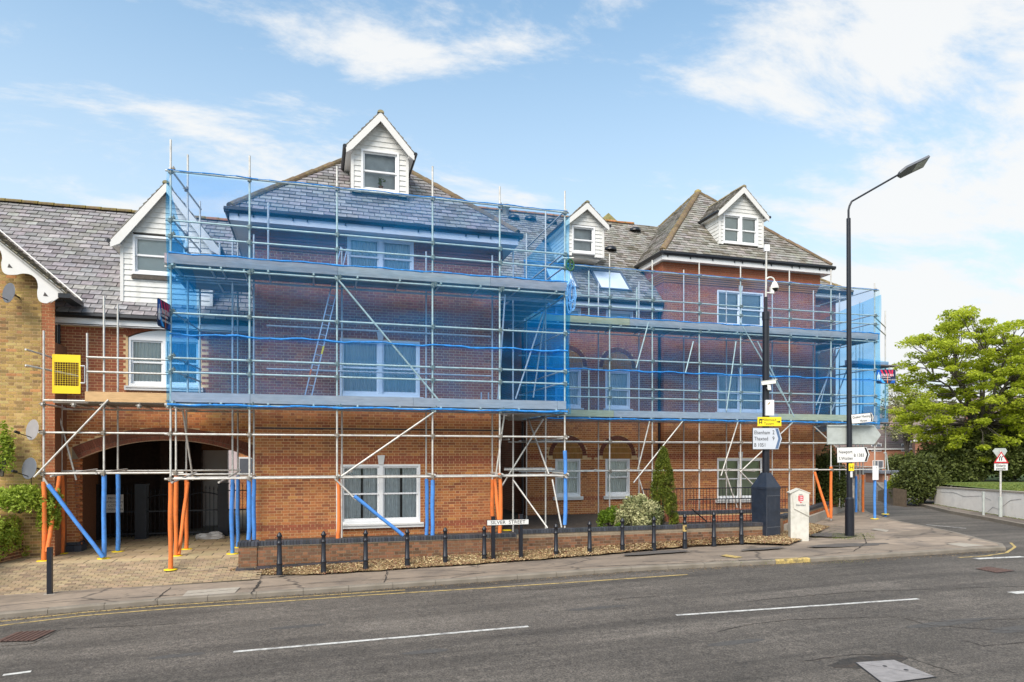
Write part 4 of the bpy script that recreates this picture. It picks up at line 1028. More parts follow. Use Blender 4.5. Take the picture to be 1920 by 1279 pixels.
fa = MB(); fa.box(ga0, bx0+.3, gya+.09, ya+.02, zga-.29, zga-.265); fa.build('soffit', M['fascia'], B)
g = MB(); g.prism([(ga0, gya-.02, zga), (ga0, gya-.03, zga-.07), (ga0, gya+.02, zga-.12), (ga0, gya+.09, zga-.12), (ga0, gya+.09, zga)], (bx0-ga0+.3, 0, 0)); g.build('gutter', M['blackpl'], B)
g = MB(); g.tube((axl+.05, ya-.06, SL), (axl+.05, ya-.06, zga-.1), .035, 8); g.build('downpipe', M['blackpl'], B)
rt2 = math.sqrt(.5)
yexe, yek, yez = -5.89, .853, zpx(122, 550, 19.1)
Lr = 3.96/rt2
roof(B, (0, gya, zga), (1, 0, 0), (0, rt2, rt2), [(ga0, 0), (2, 0), (2, Lr), (-10.2, Lr), (ga0, .35)], quota=200, name='roof', label='roof of the arched wing')
roof(B, (0, gya+2*3.96, zga), (1, 0, 0), (0, -rt2, rt2), [(-10.2, 0), (2, 0), (2, Lr), (-10.2, Lr)], name='roof')
ridge(B, (-10.2, gya+3.96, zga+3.98), (-3.4, gya+3.96, zga+3.98), c=(.16, .12, .085)); ridge(B, (-3.4, gya+3.96, zga+3.98), (1.5, gya+3.96, zga+3.98), c=(.34, .14, .09))
# dormer of the wing
dw = 20.42; dormer(B, X(228, dw), X(397, dw), dw, zpx(312, 570, dw), zpx(312, 446, dw), zpx(312, 345, dw-.2), 23.4, (X(249, dw), X(351, dw), zpx(300, 517, dw), zpx(300, 444, dw)), 1, ov=.2, fill='pale', label='large white dormer of the arched wing', ext=.22)
m = MB(); m.box(X(249, dw)-.02, X(351, dw)+.02, dw-.06, dw-.0, zpx(300, 526, dw), zpx(300, 518.5, dw)); m.build('dark_sill', M['bark'], B)
# ---- middle section
gym = 23.15; zgm = zpx(1160, 562.5, gym); sofm = zgm-.27
mw = []
for px0, px1, pt_, pb_ in ((1041, 1088, 861, 931), (1135, 1180.5, 860, 929.5)): mw.append(win_px(px0, px1, pt_, pb_, ym))
mw1 = []
for px0, px1, pt_, pb_ in ((1041, 1089, 693, 766), (1135, 1181, 695, 765.5)): mw1.append(win_px(px0, px1, pt_, pb_, ym))
mw2 = [win_px(1041, 1089, 577, 617, ym), win_px(1136, 1187, 583, 621, ym)]
for g_ in (mw, mw1, mw2):
    z0_ = sum(w[2] for w in g_)/2; z1_ = sum(w[3] for w in g_)/2
    for i, w in enumerate(g_): g_[i] = (w[0], w[1], z0_, z1_)
opm = []; arcs = []
for g_ in (mw, mw1):
    for w in g_:
        xm = (w[0]+w[1])/2; r = (w[1]-w[0])/2+.10; zt = w[3]+.0
        opm.append((w[0], w[1], w[2], w[3])); arcs.append((xm, zt, r, w))
for w in mw2: opm.append(w)
opm2 = opm+[(xm-r-.16, xm+r+.16, zt+.0, (lambda s, xm=xm, zt=zt, r=r: zt+.12+math.sqrt(max(0, (r+.16)**2-(s-xm)**2)))) for xm, zt, r, w in arcs]
bdm = [(mw[0][2]-.16, mw[0][2]-.01), (mw[0][3]-.02, mw[0][3]+.2)]
wm = brick_wall(front(ym), mx0, mx1, GZ-.1, sofm, B, opm2, bands=bdm, quota=0, name='wall', label='wall of the recessed middle section')
for xm, zt, r, w in arcs:
    arch_ring(front(ym), xm, zt+.12, r, r+.15, math.pi, 0, wm, 26, pal=lambda z=0: jit((.17, .065, .045), .12), proud=.006)
    m = MB(); m.face([(xm-r-.18, ym+.02, zt-.01), (xm+r+.18, ym+.02, zt-.01), (xm+r+.18, ym+.02, zt+r+.32), (xm-r-.18, ym+.02, zt+r+.32)]); m.build('panel_backing', M['mortar'], wm)
    m = MB(); x = xm-r+.01
    while x < xm+r-.05:
        xc = x+.035; hgt = .12+math.sqrt(max(0, r*r-(xc-xm)**2)); zz = zt+.005
        while zz < zt+hgt-.03: ze_ = min(zz+.21, zt+hgt); m.box(x, x+.063, ym-.001, ym+.02, zz, ze_-.01, jit((.38, .19, .06), .15)); zz += .22
        x += .073
    m.build('arch_panel', M['brick'], wm)
for w in mw: sash(B, *w[:4], ym, 1, True, False, 'curtain')
for w in mw1: sash(B, *w[:4], ym, 1, True, False, 'curtain')
for w in mw2: sash(B, *w[:4], ym, 1, False, False, 'pale')
brick_wall(Fr((mx0, ym), (0, 1), (-1, 0)), 0, 4.3, GZ-.1, sofm, wm, pal=lambda z=0: jit((.24, .10, .055), .15), name='return_wall', mortar='mortar_dark')  # darker bricks and mortar: shade of the recess put into their colour
m = MB(); m.face([(4.9, 27.6, GZ-.3), (mx0+.2, 27.6, GZ-.3), (mx0+.2, 27.6, sofm), (4.9, 27.6, sofm)]); m.build('recess_wall', M['darkbrick'], wm)  # dark sheet, the deep recess's shade is in its colour
m = MB(); m.tube((X(980, 23.0), 23.0, GZ), (X(980, 23.0), 23.0, sofm), .045, 8); m.build('downpipe', M['blackpl'], B)
m = MB(); m.tube((X(1236, 23.38), 23.38, GZ), (X(1236, 23.38), 23.38, zgm-.1), .05, 8); m.build('downpipe', M['blackpl'], B)
gx1 = cx0-.02
fa = MB(); fa.box(4.5, gx1, gym+.09, gym+.12, zgm-.30, zgm-.07); fa.build('fascia', M['fascia'], B)
fa = MB(); fa.box(4.5, gx1, gym+.09, ym+.02, zgm-.295, zgm-.27); fa.build('soffit', M['fascia'], B)
g = MB(); g.prism([(4.5, gym-.02, zgm), (4.5, gym-.03, zgm-.07), (4.5, gym+.02, zgm-.12), (4.5, gym+.09, zgm-.12), (4.5, gym+.09, zgm)], (gx1-4.5, 0, 0)); g.build('gutter', M['blackpl'], B)
dm = 4.54; Lm = dm/rt2
roof(B, (0, gym, zgm), (1, 0, 0), (0, rt2, rt2), [(1.5, 0), (cx0, 0), (cx0+.0, 1.9/rt2), (cx0+3.0, Lm), (1.5, Lm)], pal=slate_pal_old, quota=30, name='roof', label='roof of the middle section', gauge=.18, wid=.25)
roof(B, (0, gym+2*dm, zgm), (1, 0, 0), (0, -rt2, rt2), [(1.5, 0), (16, 0), (16, Lm), (1.5, Lm)], name='roof')
ridge(B, (1.5, gym+dm, zgm+dm+.02), (13.6, gym+dm, zgm+dm+.02), c=(.42, .17, .09), r=.11)
# roof windows
for px0, px1, pt_, pb_ in ((1030, 1082, 508, 538), (1120, 1180, 513, 543)):
    def on(px, py):     # meet the 45 degree roof plane
        u = (px-960)/1280; k = (853-py)/1280; # z=H+k t ; y=t*(CT-uST)
        t = (zgm-gym-H+.0)/(k-(CT-u*ST)); return Vector((t*(u*CT+ST), t*(CT-u*ST), H+k*t))
    a = on(px0+18, pb_); b = on(px1-2, pb_); c = on((px0+px1)/2-3, pt_)
    x0_, x1_ = a.x-.25, b.x; v0 = (a.y-gym)/rt2; v1 = (c.y-gym)/rt2
    A_ = Vector((0, gym, zgm)); V_ = Vector((0, rt2, rt2)); N_ = Vector((0, -rt2, rt2)); m = MB()
    def fr4(s0, s1, va, vb, h0, h1, mb): mb.obox(A_+Vector((s0, 0, 0))+V_*va+N_*h0, (s1-s0, 0, 0), V_*(vb-va), N_*(h1-h0))
    for (s0, s1, va, vb) in ((x0_, x1_, v0-.07, v0), (x0_, x1_, v1, v1+.07), (x0_-.07, x0_, v0-.07, v1+.07), (x1_, x1_+.07, v0-.07, v1+.07)): fr4(s0, s1, va, vb, 0, .09, m)
    f_ = m.build('roof_window', M['dish'], B); m = MB(); fr4(x0_, x1_, v0, v1, .03, .05, m); m.build('blind', M['pvc'], f_)
for px, py in ((963, 411), (994, 413), (1033, 419), (1190, 434), (1144, 470)):
    u = (px-960)/1280; k = (853-py)/1280; t = (zgm-gym-H)/(k-(CT-u*ST)); p = Vector((t*(u*CT+ST), t*(CT-u*ST), H+k*t)); m = MB()
    m.lathe(p+Vector((0, -.03, .0)), [(.26, 0), (.24, .10), (.12, .16)], 10, (.1, .1, .1)); m.build('roof_vent', M['blackpl'], B)
dM = 23.75
dormer(B, X(1064, dM), X(1131, dM), dM, zpx(1097, 481, dM), zpx(1097, 417, dM), zpx(1097, 381, dM-.2), 27.4, (X(1072, dM), X(1115, dM), zpx(1094, 476, dM), zpx(1094, 424, dM)), 1, fill='grey', label='small white dormer of the middle section')
# ---- right bay
gyc = 22.7; gl, gr = X(1240, gyc), X(1567, gyc); zgc = (zpx(1400, 485, gyc)+zpx(1245, 468.5, gyc))/2; sofc = zgc-.30
c1 = win_px(1344.5, 1431, 859.5, 936, yb2); c2_ = win_px(1344.5, 1431, 702, 773, yb2); c3 = win_px(1344.5, 1431, 547, 613, yb2)
bdc = [(c1[3]-.02, c1[3]+.2), (c1[2]-.16, c1[2]-.02), (zpx(1300, 545, yb2)-.03, zpx(1300, 533, yb2)), (c2_[3]+.0, c2_[3]+.19)]
wc = brick_wall(front(yb2), cx0, cx1, GZ-.1, sofc, B, [c1, c2_, c3], bands=bdc, name='wall', label='wall of the right bay')
brick_wall(Fr((cx0, yb2), (0, 1), (-1, 0)), 0, 3, GZ-.1, sofc, wc, bands=[bdc[2]], name='return_wall')
m = MB(); m.face([(cx1-.004, yb2+.01, GZ-.3), (cx1-.004, 27, GZ-.3), (cx1-.004, 27, sofc), (cx1-.004, yb2+.01, sofc)]); m.build('return_wall', M['plainbrick'], wc)
corb = MB()
corb.box(cx0-.12, cx1+.12, yb2-.12, yb2+3, sofc-.42, sofc, (.27, .095, .045))
for dz, dp in ((.0, .105), (.075, .08), (.15, .055), (.225, .03)): corb.box(cx0-dp, cx1+dp, yb2-dp, yb2+3, sofc-.49-dz, sofc-.42-dz, jit((.40, .17, .06), .1))
corb.build('corbel_band', M['brick'], wc)
brick_wall(front(yb2-.128), cx0-.12, cx1+.12, sofc-.42, sofc, wc, pal=pal_red, name='corbel_face', mortar='mortar_pink')
brick_wall(Fr((cx0-.128, yb2-.12), (0, 1), (-1, 0)), 0, 3, sofc-.42, sofc, wc, pal=pal_red, name='corbel_face', mortar='mortar_pink')
eaves(B, gl, gr, gyc, zgc, yb2)
acx2 = (gl+gr)/2; ap2 = Vector((acx2, gyc+(gr-gl)/2, 0)); t_ = ap2.x*ST+ap2.y*CT; ap2.z = H+(853-360)/1280*t_
hip_roof(B, gl+.05, gr-.05, gyc+.05, zgc, ap2, q=0, pal=slate_pal_old, gauge=.19)
for w, k in ((c1, 'blind'), (c2_, 'curtain'), (c3, 'pale')): sash(B, *w, yb2, 2, True, True, k, label=('ground floor window with green blinds' if k == 'blind' else None))
dR = 23.3
dormer(B, X(1349, dR), X(1430, dR), dR, zpx(1388, 461, dR), zpx(1388, 399, dR), zpx(1394, 351, dR-.2), 26.0, (X(1356, dR), X(1421, dR), zpx(1388, 459, dR), zpx(1388, 404, dR)), 2, fill='pale', label='white dormer of the right bay')
# small gable seen above the middle ridge
m = MB(); yy = 30.0; ax_, az_ = W(1141, 399, yy); bx_, bz_ = W(1118, 414, yy); cx_, cz_ = W(1165, 413, yy)
A_ = Vector((bx_, yy, bz_-.3)); B_ = Vector((cx_+.3, yy, bz_-.3)); C_ = Vector((ax_, yy, az_)); m.prism([A_, B_, C_], (0, 4, 0), (.3, .27, .12)); m.build('rear_gable', M['ridge'], B)
# ---- side wing at the right
gys = 25.0; sx1 = X(1600, gys); zgs = zpx(1560, 545, gys); sxw = X(1567, 25.4)
ws = brick_wall(front(25.4), cx1-.1, sxw, GZ-.3, zgs-.25, B, name='wall', mortar='mortar_dark', label='wall of the side wing')
m = MB(); m.box(cx1-.1, sx1-.1, gys+.1, gys+.13, zgs-.3, zgs-.06); m.build('fascia', M['fascia'], B)
m = MB(); m.box(cx1-.1, sx1-.1, gys+.1, 30, zgs-.29, zgs-.265); m.build('soffit', M['fascia'], B)
m = MB(); m.box(cx1-.1, sx1, gys, gys+.1, zgs-.12, zgs); m.build('gutter', M['blackpl'], B)
m = MB(); m.face([(sxw, 25.4, GZ-.6), (sxw, 31, GZ-.6), (sxw, 31, zgs-.25), (sxw, 25.4, zgs-.25)]); m.build('return_wall', M['plainbrick'], ws)
Ls_ = sx1-cx1-.0
roof(B, (cx1, gys, zgs), (1, 0, 0), (0, .8, .6), [(0, 0), (Ls_, 0), (.1, Ls_/.8)], pal=slate_pal_old, name='roof')
ridge(B, (sx1, gys, zgs+.02), (cx1+.1, gys+Ls_, zgs+Ls_*.75), c=(.2, .15, .08))
# chimney-like vent
m = MB(); p = AT(948, 392, 28.5); m.lathe(p, [(.14, -.6), (.14, .05), (.2, .06), (.2, .16), (.12, .2)], 10, (.5, .4, .3)); m.build('flue', M['concrete'], B)

# ================================================================ YELLOW BRICK HOUSE (left)
Y = thing('yellow_brick_house', 'yellow brick house with red brick quoins and a white scalloped bargeboard at the left edge', 'building', (-9, 19.5, 0))
yy_ = 19.45; yr = X(103, yy_); yv = 19.1
kx = yek; ex = X(120, yv); ez = zpx(120, 548, yv)
topf = lambda s: ez-.12+kx*(ex-s)-.0
qx = X(78, yy_)
wy = brick_wall(front(yy_), -11.5, qx, -.2, 12, Y, [], pal=pal_yellow, topf=topf, quota=0, name='wall', mortar='mortar', near=lambda v: v.x*0+abs(v.x+8))
# individual bricks: the ones nearest the camera in view
wq = brick_wall(front(yy_-.004), qx+.004, yr, -.2, 12, Y, [], pal=lambda z=0: jit((.42, .15, .07), .15), topf=lambda s: topf(s)-.05, quota=200, name='quoin', mortar='mortar')
m = MB(); m.face([(yr-.003, yy_, -.2), (yr-.003, 23, -.2), (yr-.003, 23, 5.6), (yr-.003, yy_, 5.6)]); m.build('return_wall', M['plainbrick'], wy)
V_ = Vector((-1, 0, kx)).normalized(); run = 5.2; Lv = run/abs(V_.x)
yv0 = yv-.05
sb = (gya+(ez-zga))            # y where the slope meets the neighbour roof at its eaves
roof(Y, (ex+.05, yv0, ez-.04), (0, 1, 0), V_, [(0, 0), (max(.9, sb-yv0), 0), (max(.9, sb-yv0)+kx*run, Lv), (0, Lv)], pal=lambda: jit((.19, .165, .115), .25), name='roof', gauge=.17, quota=60)
# white lead flashing along the valley
m = MB(); a = Vector((ex+.05, sb, ez-.0)); b = Vector((ex+.05-run, sb+kx*run, ez+kx*run)); m.tube(a+Vector((0, 0, .06)), b+Vector((0, 0, .06)), .022, 6); m.build('flashing', M['white'], Y)
m = MB(); m.tube(a+Vector((.1, .1, .0)), b+Vector((.1, .1, .0)), .04, 6); m.build('valley', M['blackpl'], Y)
# bargeboard with scallops
Vb = Vector((-1, 0, kx)).normalized(); Nb = Vector((-kx, 0, -1)).normalized()
S0 = Vector((ex, yv, ez)); pts_up = []; pts_lo = []
Lb = 6.4; n = 150
def lob(t):
    ph = (t % .98)/.98
    # broad round lobe, then a cusp-edged hollow
    if ph < .45: return .36+.17*math.sin(math.pi*ph/.45)
    return .36-.20*math.sin(math.pi*(ph-.45)/.55)**.7
m = MB()
for k in range(n):
    t0, t1 = Lb*k/n, Lb*(k+1)/n
    l0, l1 = lob(t0), lob(t1)
    if t0 < .08: l0 = l0*.55+t0*2
    m.prism([S0+Vb*t0, S0+Vb*t1, S0+Vb*t1+Nb*l1, S0+Vb*t0+Nb*l0], (0, .04, 0))
bbd = m.build('bargeboard', M['white'], Y)
for k in range(6):
    t = .22+.98*k; c = S0+Vb*(t+.02)+Nb*.32+Vector((0, -.006, 0)); m = MB(); m.prism([c+Vector((-.05, 0, -.03)), c+Vector((.055, 0, -.035)), c+Vector((-.02, 0, .065))], (0, .005, 0)); m.build('cutout', M['dark'], bbd)
m = MB(); m.prism([S0+Vb*-.1+Vector((0, .0, -.02)), S0+Vb*Lb+Vector((0, 0, -.02)), S0+Vb*Lb+Vector((0, 0, .03)), S0+Vb*-.1+Vector((0, 0, .03))], (0, .06, 0)); m.build('verge', M['ridge'], Y)
m = MB(); m.box(ex-.12, ex+.14, yv0+.02, 20.1, ez-.14, ez-.03); m.build('gutter', M['blackpl'], Y)
# satellite dishes
def dish(px, py, y, r, rim, label, aim, hang=None, mat='dish'):
    c = Vector(P3(px, py, y-.38)); t = thing('satellite_dish', label, 'satellite dish', c, group='satellite dishes on the yellow brick wall')
    a = Vector(aim).normalized(); m = MB(); m.lathe(c, [(.02, .0), (r*.5, .02), (r*.85, .055), (r, .085), (r*1.02, .08)], 20, ax=a); rr = m.build('reflector', M[mat], t)
    lnb = c+a*.42+Vector((0, 0, -.12)); m = MB(); m.tube(c+Vector((0, 0, -r*.8))+a*.04, lnb, .012, 6); m.build('arm', M['blackpl'], t)
    m = MB(); m.tube(lnb-a*.05, lnb+a*.05+Vector((0, 0, .02)), .035, 8); m.build('receiver', M['blackpl'], t)
    m = MB(); m.tube(c-a*.01, (c.x, y, c.z), .02, 6); m.build('bracket', M['blackpl'], t)
    if hang: m = MB(); m.tube((lnb.x+.1, y-.02, lnb.z), (lnb.x+.1, y-.02, lnb.z-hang), .008, 5); m.build('cable', M['blackpl'], t)
dish(23, 551, yy_, .24, 0, 'dark grey satellite dish under the scalloped bargeboard, highest of the three', (-.75, -.9, .1), None)
dish(67, 807, yy_, .25, 0, 'pale grey satellite dish, middle one on the yellow wall', (-.8, -.9, .15), None, 'dishl')
dish(61, 879, yy_, .26, 0, 'mid grey satellite dish, lowest of the three, with a hanging cable', (-.7, -.9, .15), .75)

# ================================================================ BEHIND THE ARCH
q = thing('rear_house', 'pale rendered and brick house seen through the archway behind the gates', 'building', (-4, 34, 0))
m = MB(); m.box(X(372, 34), X(445, 34), 34, 38, SL, 8); m.build('rendered_wall', M['lilac'], q)
rb = brick_wall(front(33.9), X(445, 33.9)+.01, X(520, 33.9), SL, 8, q, [(X(460, 33.9)-.35, X(460, 33.9)+.2, zpx(445, 892, 33.9), zpx(445, 868, 33.9))], name='wall')
xx = X(447, 33.9); m = MB(); m.box(xx-.02, xx+.75, 33.86, 33.93, zpx(430, 890, 33.9), zpx(430, 857, 33.9)); wv = m.build('window', M['pvc'], q); m = MB(); m.box(xx+.05, xx+.68, 33.85, 33.86, zpx(430, 887, 33.9), zpx(430, 860, 33.9)); m.build('pane', M['dish'], wv)
m = MB(); m.box(X(372, 26.4), X(427, 26.4), 26.4, 26.7, SL, zc_+2.5); m.build('added_shade_wall', M['white'], q)  # added wall standing in for the shaded strip of render, white to lift its tone
# gates
def bars_gate(name, label, x0, x1, y, z0, z1, step=.115, arch=.0, parent=None, lower=True):
    t = thing(name, label, 'gate', ((x0+x1)/2, y, z0)); n = max(2, round((x1-x0)/step))
    top = lambda x: z1-arch*((x-(x0+x1)/2)/((x1-x0)/2))**2 if arch else z1
    m = MB()
    for zz in (z0+.08, z0+.75): m.box(x0, x1, y-.015, y+.015, zz, zz+.04)
    for k in range(12):
        a = x0+(x1-x0)*k/12; b = x0+(x1-x0)*(k+1)/12; m.tube((a, y, top(a)-.18), (b, y, top(b)-.18), .018, 5)
    m.build('rail', M['black'], t)
    for k in range(n+1):
        x = x0+(x1-x0)*k/n; m = MB(); m.tube((0, 0, 0), (0, 0, top(x)-z0-.05), .010, 5); m.tube((0, 0, top(x)-z0-.06), (0, 0, top(x)-z0+.06), .02, 5, r2=.001); put(m.mesh('bar', M['black']), 'bar', t, loc=Vector((x, y, z0))-t.location)
    return t
gY = 22.9
g1 = bars_gate('iron_gate', 'black iron gate leaf carrying the white notice, left side of the arch', X(183, gY), X(262, gY), gY, SL+.05, SL+1.55)
g2 = bars_gate('iron_gate', 'black iron gate leaf in the middle of the arch passage', X(275, gY), X(345, gY), gY, SL+.05, SL+1.5, arch=.1)
g3 = bars_gate('iron_gate', 'black spear-topped gate leaf between the orange posts and the dark post', X(348, gY), X(416, gY), gY, SL+.05, SL+1.55, arch=.12)
g4 = bars_gate('iron_gate', 'narrow black pedestrian gate right of the dark post', X(425, gY), X(470, gY), gY, SL+.05, SL+1.6)
for px, w_, lab in ((180, .12, 'slim black gate post at the left wall of the passage'), (266, .16, 'square dark gate post in the centre of the arch passage'), (419, .14, 'square black gate post beside the narrow gate')):
    t = thing('gate_post', lab, 'post', (X(px, gY), gY, SL)); m = MB(); m.box(X(px, gY)-w_, X(px, gY)+w_, gY-w_, gY+w_, SL, SL+1.62); m.box(X(px, gY)-w_-.015, X(px, gY)+w_+.015, gY-w_-.015, gY+w_+.015, SL+1.62, SL+1.66); m.build('shaft', M['black'], t)
t = thing('notice', 'square cream notice reading private development on the left gate leaf', 'sign', (X(215, gY-.05), gY-.05, zpx(215, 961, gY-.05)))
nx0, nx1, nz0, nz1 = X(199, gY-.05), X(231.5, gY-.05), zpx(215, 961, gY-.05), zpx(215, 927.5, gY-.05)
m = MB(); m.box(nx0, nx1, gY-.05, gY-.04, nz0, nz1); m.build('board', M['signw'], t)
for i, (s_, k) in enumerate((('PRIVATE', .80), ('DEVELOPMENT', .60), ('CCTV IN', .38), ('OPERATION', .18))):
    text(t, 'lettering', s_, ((nx0+nx1)/2, gY-.052, nz0+(nz1-nz0)*k-.03), (1, 0, 0), (0, 0, 1), .095 if len(s_) < 9 else .078, M['print'], 'CENTER')
# rubble bag
t = thing('rubble_bag', 'grey plastic rubble bag lying on the slabs by the gate', 'bag', (X(398, 22.3), 22.3, SL))
import bmesh as _b
bm = _b.new(); _b.ops.create_icosphere(bm, subdivisions=3, radius=1)
for v in bm.verts:
    d = 1+.18*math.sin(5*v.co.x+2*v.co.y)+.12*math.sin(9*v.co.y+v.co.z*4); v.co = Vector((v.co.x*.40*d, v.co.y*.22*d, max(-.02, v.co.z*.17*d)+.02))
me = bpy.data.meshes.new('bag_body'); bm.to_mesh(me); bm.free(); me.materials.append(M['bag']); put(me, 'bag_body', t, loc=(0, 0, .01))
# ================================================================ SCAFFOLDING
TR = .0242
F1, I1, LO, LI = 17.5, 18.5, 18.7, 19.95
F2, I2 = 21.6, 22.85
def pt(px, py, y): return Vector(P3(px, py, y))
class Scaf:
    def __init__(s, label, group, loc): s.t = thing('scaffolding', label, 'scaffolding', loc); s.cp = MB(); s.n = 0
    def tube(s, a, b, name='ledger', mat='steel', r=TR, n=8):
        a, b = Vector(a), Vector(b); m = MB(); j = random.uniform(-.004, .004); d = b-a
        m.tube(a+Vector((0, 0, j)), b+Vector((0, 0, j)), r, n); return m.build(name, M[mat], s.t)
    def std(s, x, y, z0, z1, name='standard', lean=0.): return s.tube((x, y, z0), (x+lean, y, z1), name)
    def coup(s, p, b=False):
        p = Vector(p); a = .045; s.cp.box(p.x-a, p.x+a, p.y-a*.9, p.y+a*.9, p.z-a, p.z+a); s.cp.tube(p+Vector((-.075, -.03, .01)), p+Vector((.06, -.05, .01)), .012, 5); s.cp.tube(p+Vector((.02, -.05, -.07)), p+Vector((.02, -.05, .07)), .014, 5)
    def sleeve(s, a, b, mat, bend=.0, r=.052):
        a, b = Vector(a), Vector(b); m = MB(); n = 6; pr = None
        for k in range(n):
            p = a+(b-a)*k/n; q = a+(b-a)*(k+1)/n; off = lambda t: Vector((bend*math.sin(math.pi*t)+.006*math.sin(t*9), 0, 0)); rr = lambda t: r*(1+.06*math.sin(7*t+a.x))
            m.tube(p+off(k/n), q+off((k+1)/n), rr(k/n), 12, r2=rr((k+1)/n), cap=(k in (0, n-1)))
        return m.build('foam_sleeve', M[mat], s.t)
    def foot(s, x, y, z, yellow=True):
        m = MB(); 
        if yellow: m.lathe((x, y, z), [(.15, 0), (.15, .012), (.09, .02)], 14); m.build('base_plate', M['yellow'], s.t)
        else: m.box(x-.08, x+.08, y-.08, y+.08, z, z+.008); m.build('base_plate', M['coupler'], s.t)
    def deck(s, x0, x1, y0, y1, z, along='x', L=3.9, toe=True, cols=None):
        y = y0; i = 0
        if along == 'x':
            while y+.2 < y1+.03:
                x = x0-(i % 2)*.6*0; st = x0
                while st < x1-.05:
                    e = min(x1, st+L-(.9 if (i % 3 == 1 and st == x0) else 0)); m = MB(); c = jit((.27, .235, .215), .22); m.box(0, e-st-.012, 0, .218, 0, .036, c); put(m.mesh('deck_board', M['timber']), 'deck_board', s.t, loc=Vector((st, y, z+random.uniform(0, .004)))-s.t.location); st = e
                y += .23; i += 1
        else:
            x = x0
            while x+.2 < x1+.03:
                st = y0
                while st < y1-.05:
                    e = min(y1, st+L); m = MB(); m.box(0, .218, 0, e-st-.012, 0, .036, jit((.27, .235, .215), .22)); put(m.mesh('deck_board', M['timber']), 'deck_board', s.t, loc=Vector((x, st, z))-s.t.location); st = e
                x += .23
    def toe(s, x0, x1, y, z0, L=3.9, cols=None, first=None, h=.225):
        st = x0; k = 0
        while st < x1-.05:
            e = min(x1, st+(first if first and k == 0 else L)); c = cols[k % len(cols)] if cols else jit((.44, .37, .385), .08); m = MB(); m.box(0, e-st-.008, 0, .036, 0, h, c); put(m.mesh('toe_board', M['timber']), 'toe_board', s.t, loc=Vector((st, y-.075, z0))-s.t.location); st = e; k += 1
    def done(s):
        if s.cp.v: s.cp.build('coupler', M['coupler'], s.t, kind='stuff')
A1 = Scaf('galvanised tube scaffold wrapping the left bay and archway, with orange and blue sleeved feet', None, (1, 17.5, 0))
LV = [6.60, 5.46, 5.09, 3.30, 2.26, 1.93]      # rail levels above the camera height H
xo = [X(p, F1) for p in (320, 468, 632, 811, 937, 1059)]
tops = [262, 292, 312, 312, 350, 358]; feet = [fz(xo[0], F1), .62, .62, .62, .62, .66]
for i, (x, tp) in enumerate(zip(xo, tops)):
    px = (320, 468, 632, 811, 937, 1059)[i]; A1.std(x, F1, feet[i]+.01, zpx(px, tp, F1))
for x, px, tp, y in ((X(476, I1), 476, 440, I1), (X(503, 18.0), 503, 380, 18.0), (X(641, I1), 641, 465, I1), (X(799, I1), 799, 472, I1), (X(923, I1), 923, 479, I1)):
    A1.std(x, y, .62 if px != 503 else H+4.45, zpx(px, tp, y))
# rails: outer row
for h in LV:
    a = xo[0]-.1; 
    z = H+h
    A1.tube((a, F1-.05, z), (xo[3]+.7, F1-.05, z)); A1.tube((xo[3]+.705, F1-.05, z), (xo[5]+.1, F1-.05, z))
    for x in xo: A1.coup((x, F1-.03, z))
for h in (4.37, 1.17, .485, -.563):
    A1.tube((xo[0]-.12, F1-.05, H+h), (xo[2]+1.2, F1-.05, H+h)); A1.tube((xo[2]+1.21, F1-.05, H+h), (xo[5]+.1, F1-.05, H+h))
    for x in xo: A1.coup((x, F1-.03, H+h))
for h in (4.37, 1.17, -.56): A1.tube((xo[0]-.1, I1-.05, H+h), (xo[5]+.1, I1-.05, H+h))
for h in (3.3, 2.2): A1.tube((X(500, I1), I1-.05, H+h), (xo[4], I1-.05, H+h))
# transoms under the decks
for h in (4.42, 1.22):
    x = xo[0]+.05
    while x < xo[5]:
        A1.tube((x, F1-.12, H+h), (x, I1+.05, H+h), 'transom'); x += 1.05
    for x in xo: A1.coup((x+.06, F1-.03, H+h-.02))
for x in xo[1:]: A1.tube((x+.04, F1-.15, H-.51), (x+.04, I1+.1, H-.51), 'transom')
A1.deck(xo[0]-.12, xo[5]+.05, F1+.06, I1-.08, H+4.445); A1.deck(xo[0]-.12, xo[5]+.05, F1+.06, I1-.08, H+1.245)
A1.toe(xo[0]-.12, xo[5]+.04, F1, H+4.455); A1.toe(xo[0]+.02, xo[5]+.02, F1, H+1.235, first=xo[1]-xo[0])
# left return over the arch wing
xr_ = [X(352, LO), X(375, LI)]
A1.std(xr_[0], LO, H+1.25, zpx(352, 290, LO)); A1.std(xr_[1], LI, H+1.25, zpx(377, 378, LI)); A1.std(X(330, LO), LO, SL, H+1.2)
for h in LV:
    A1.tube((xo[0], F1-.1, H+h+.05), (xr_[1]-.0, LI+.15, H+h+.05), 'guard_rail'); A1.coup((xo[0]+.05, F1, H+h+.05)); A1.coup((xr_[0]-.03, LO, H+h+.05))
A1.deck(xo[0]-.1, bx0-.2, I1+.1, LI+.1, H+4.445); A1.deck(xo[0]-.1, bx0-.2, I1+.1, LI+.1, H+1.245)
for h in (4.37, 1.17):
    A1.tube((xo[0]-.1, LO+.05, H+h), (bx0-.1, LO+.05, H+h)); A1.tube((xo[0]-.1, LI, H+h), (bx0-.1, LI, H+h))
    for k in range(3): x = xo[0]+.1+k*.75; A1.tube((x, F1-.05, H+h+.05), (x, LI+.1, H+h+.05), 'transom')
# more standards by the arch
for px, y in ((436, LO), (446, LI)): A1.std(X(px, y), y, SL, zpx(px, 445, y))
A1.std(X(412, LO), LO, H+4.4, zpx(412, 455, LO))
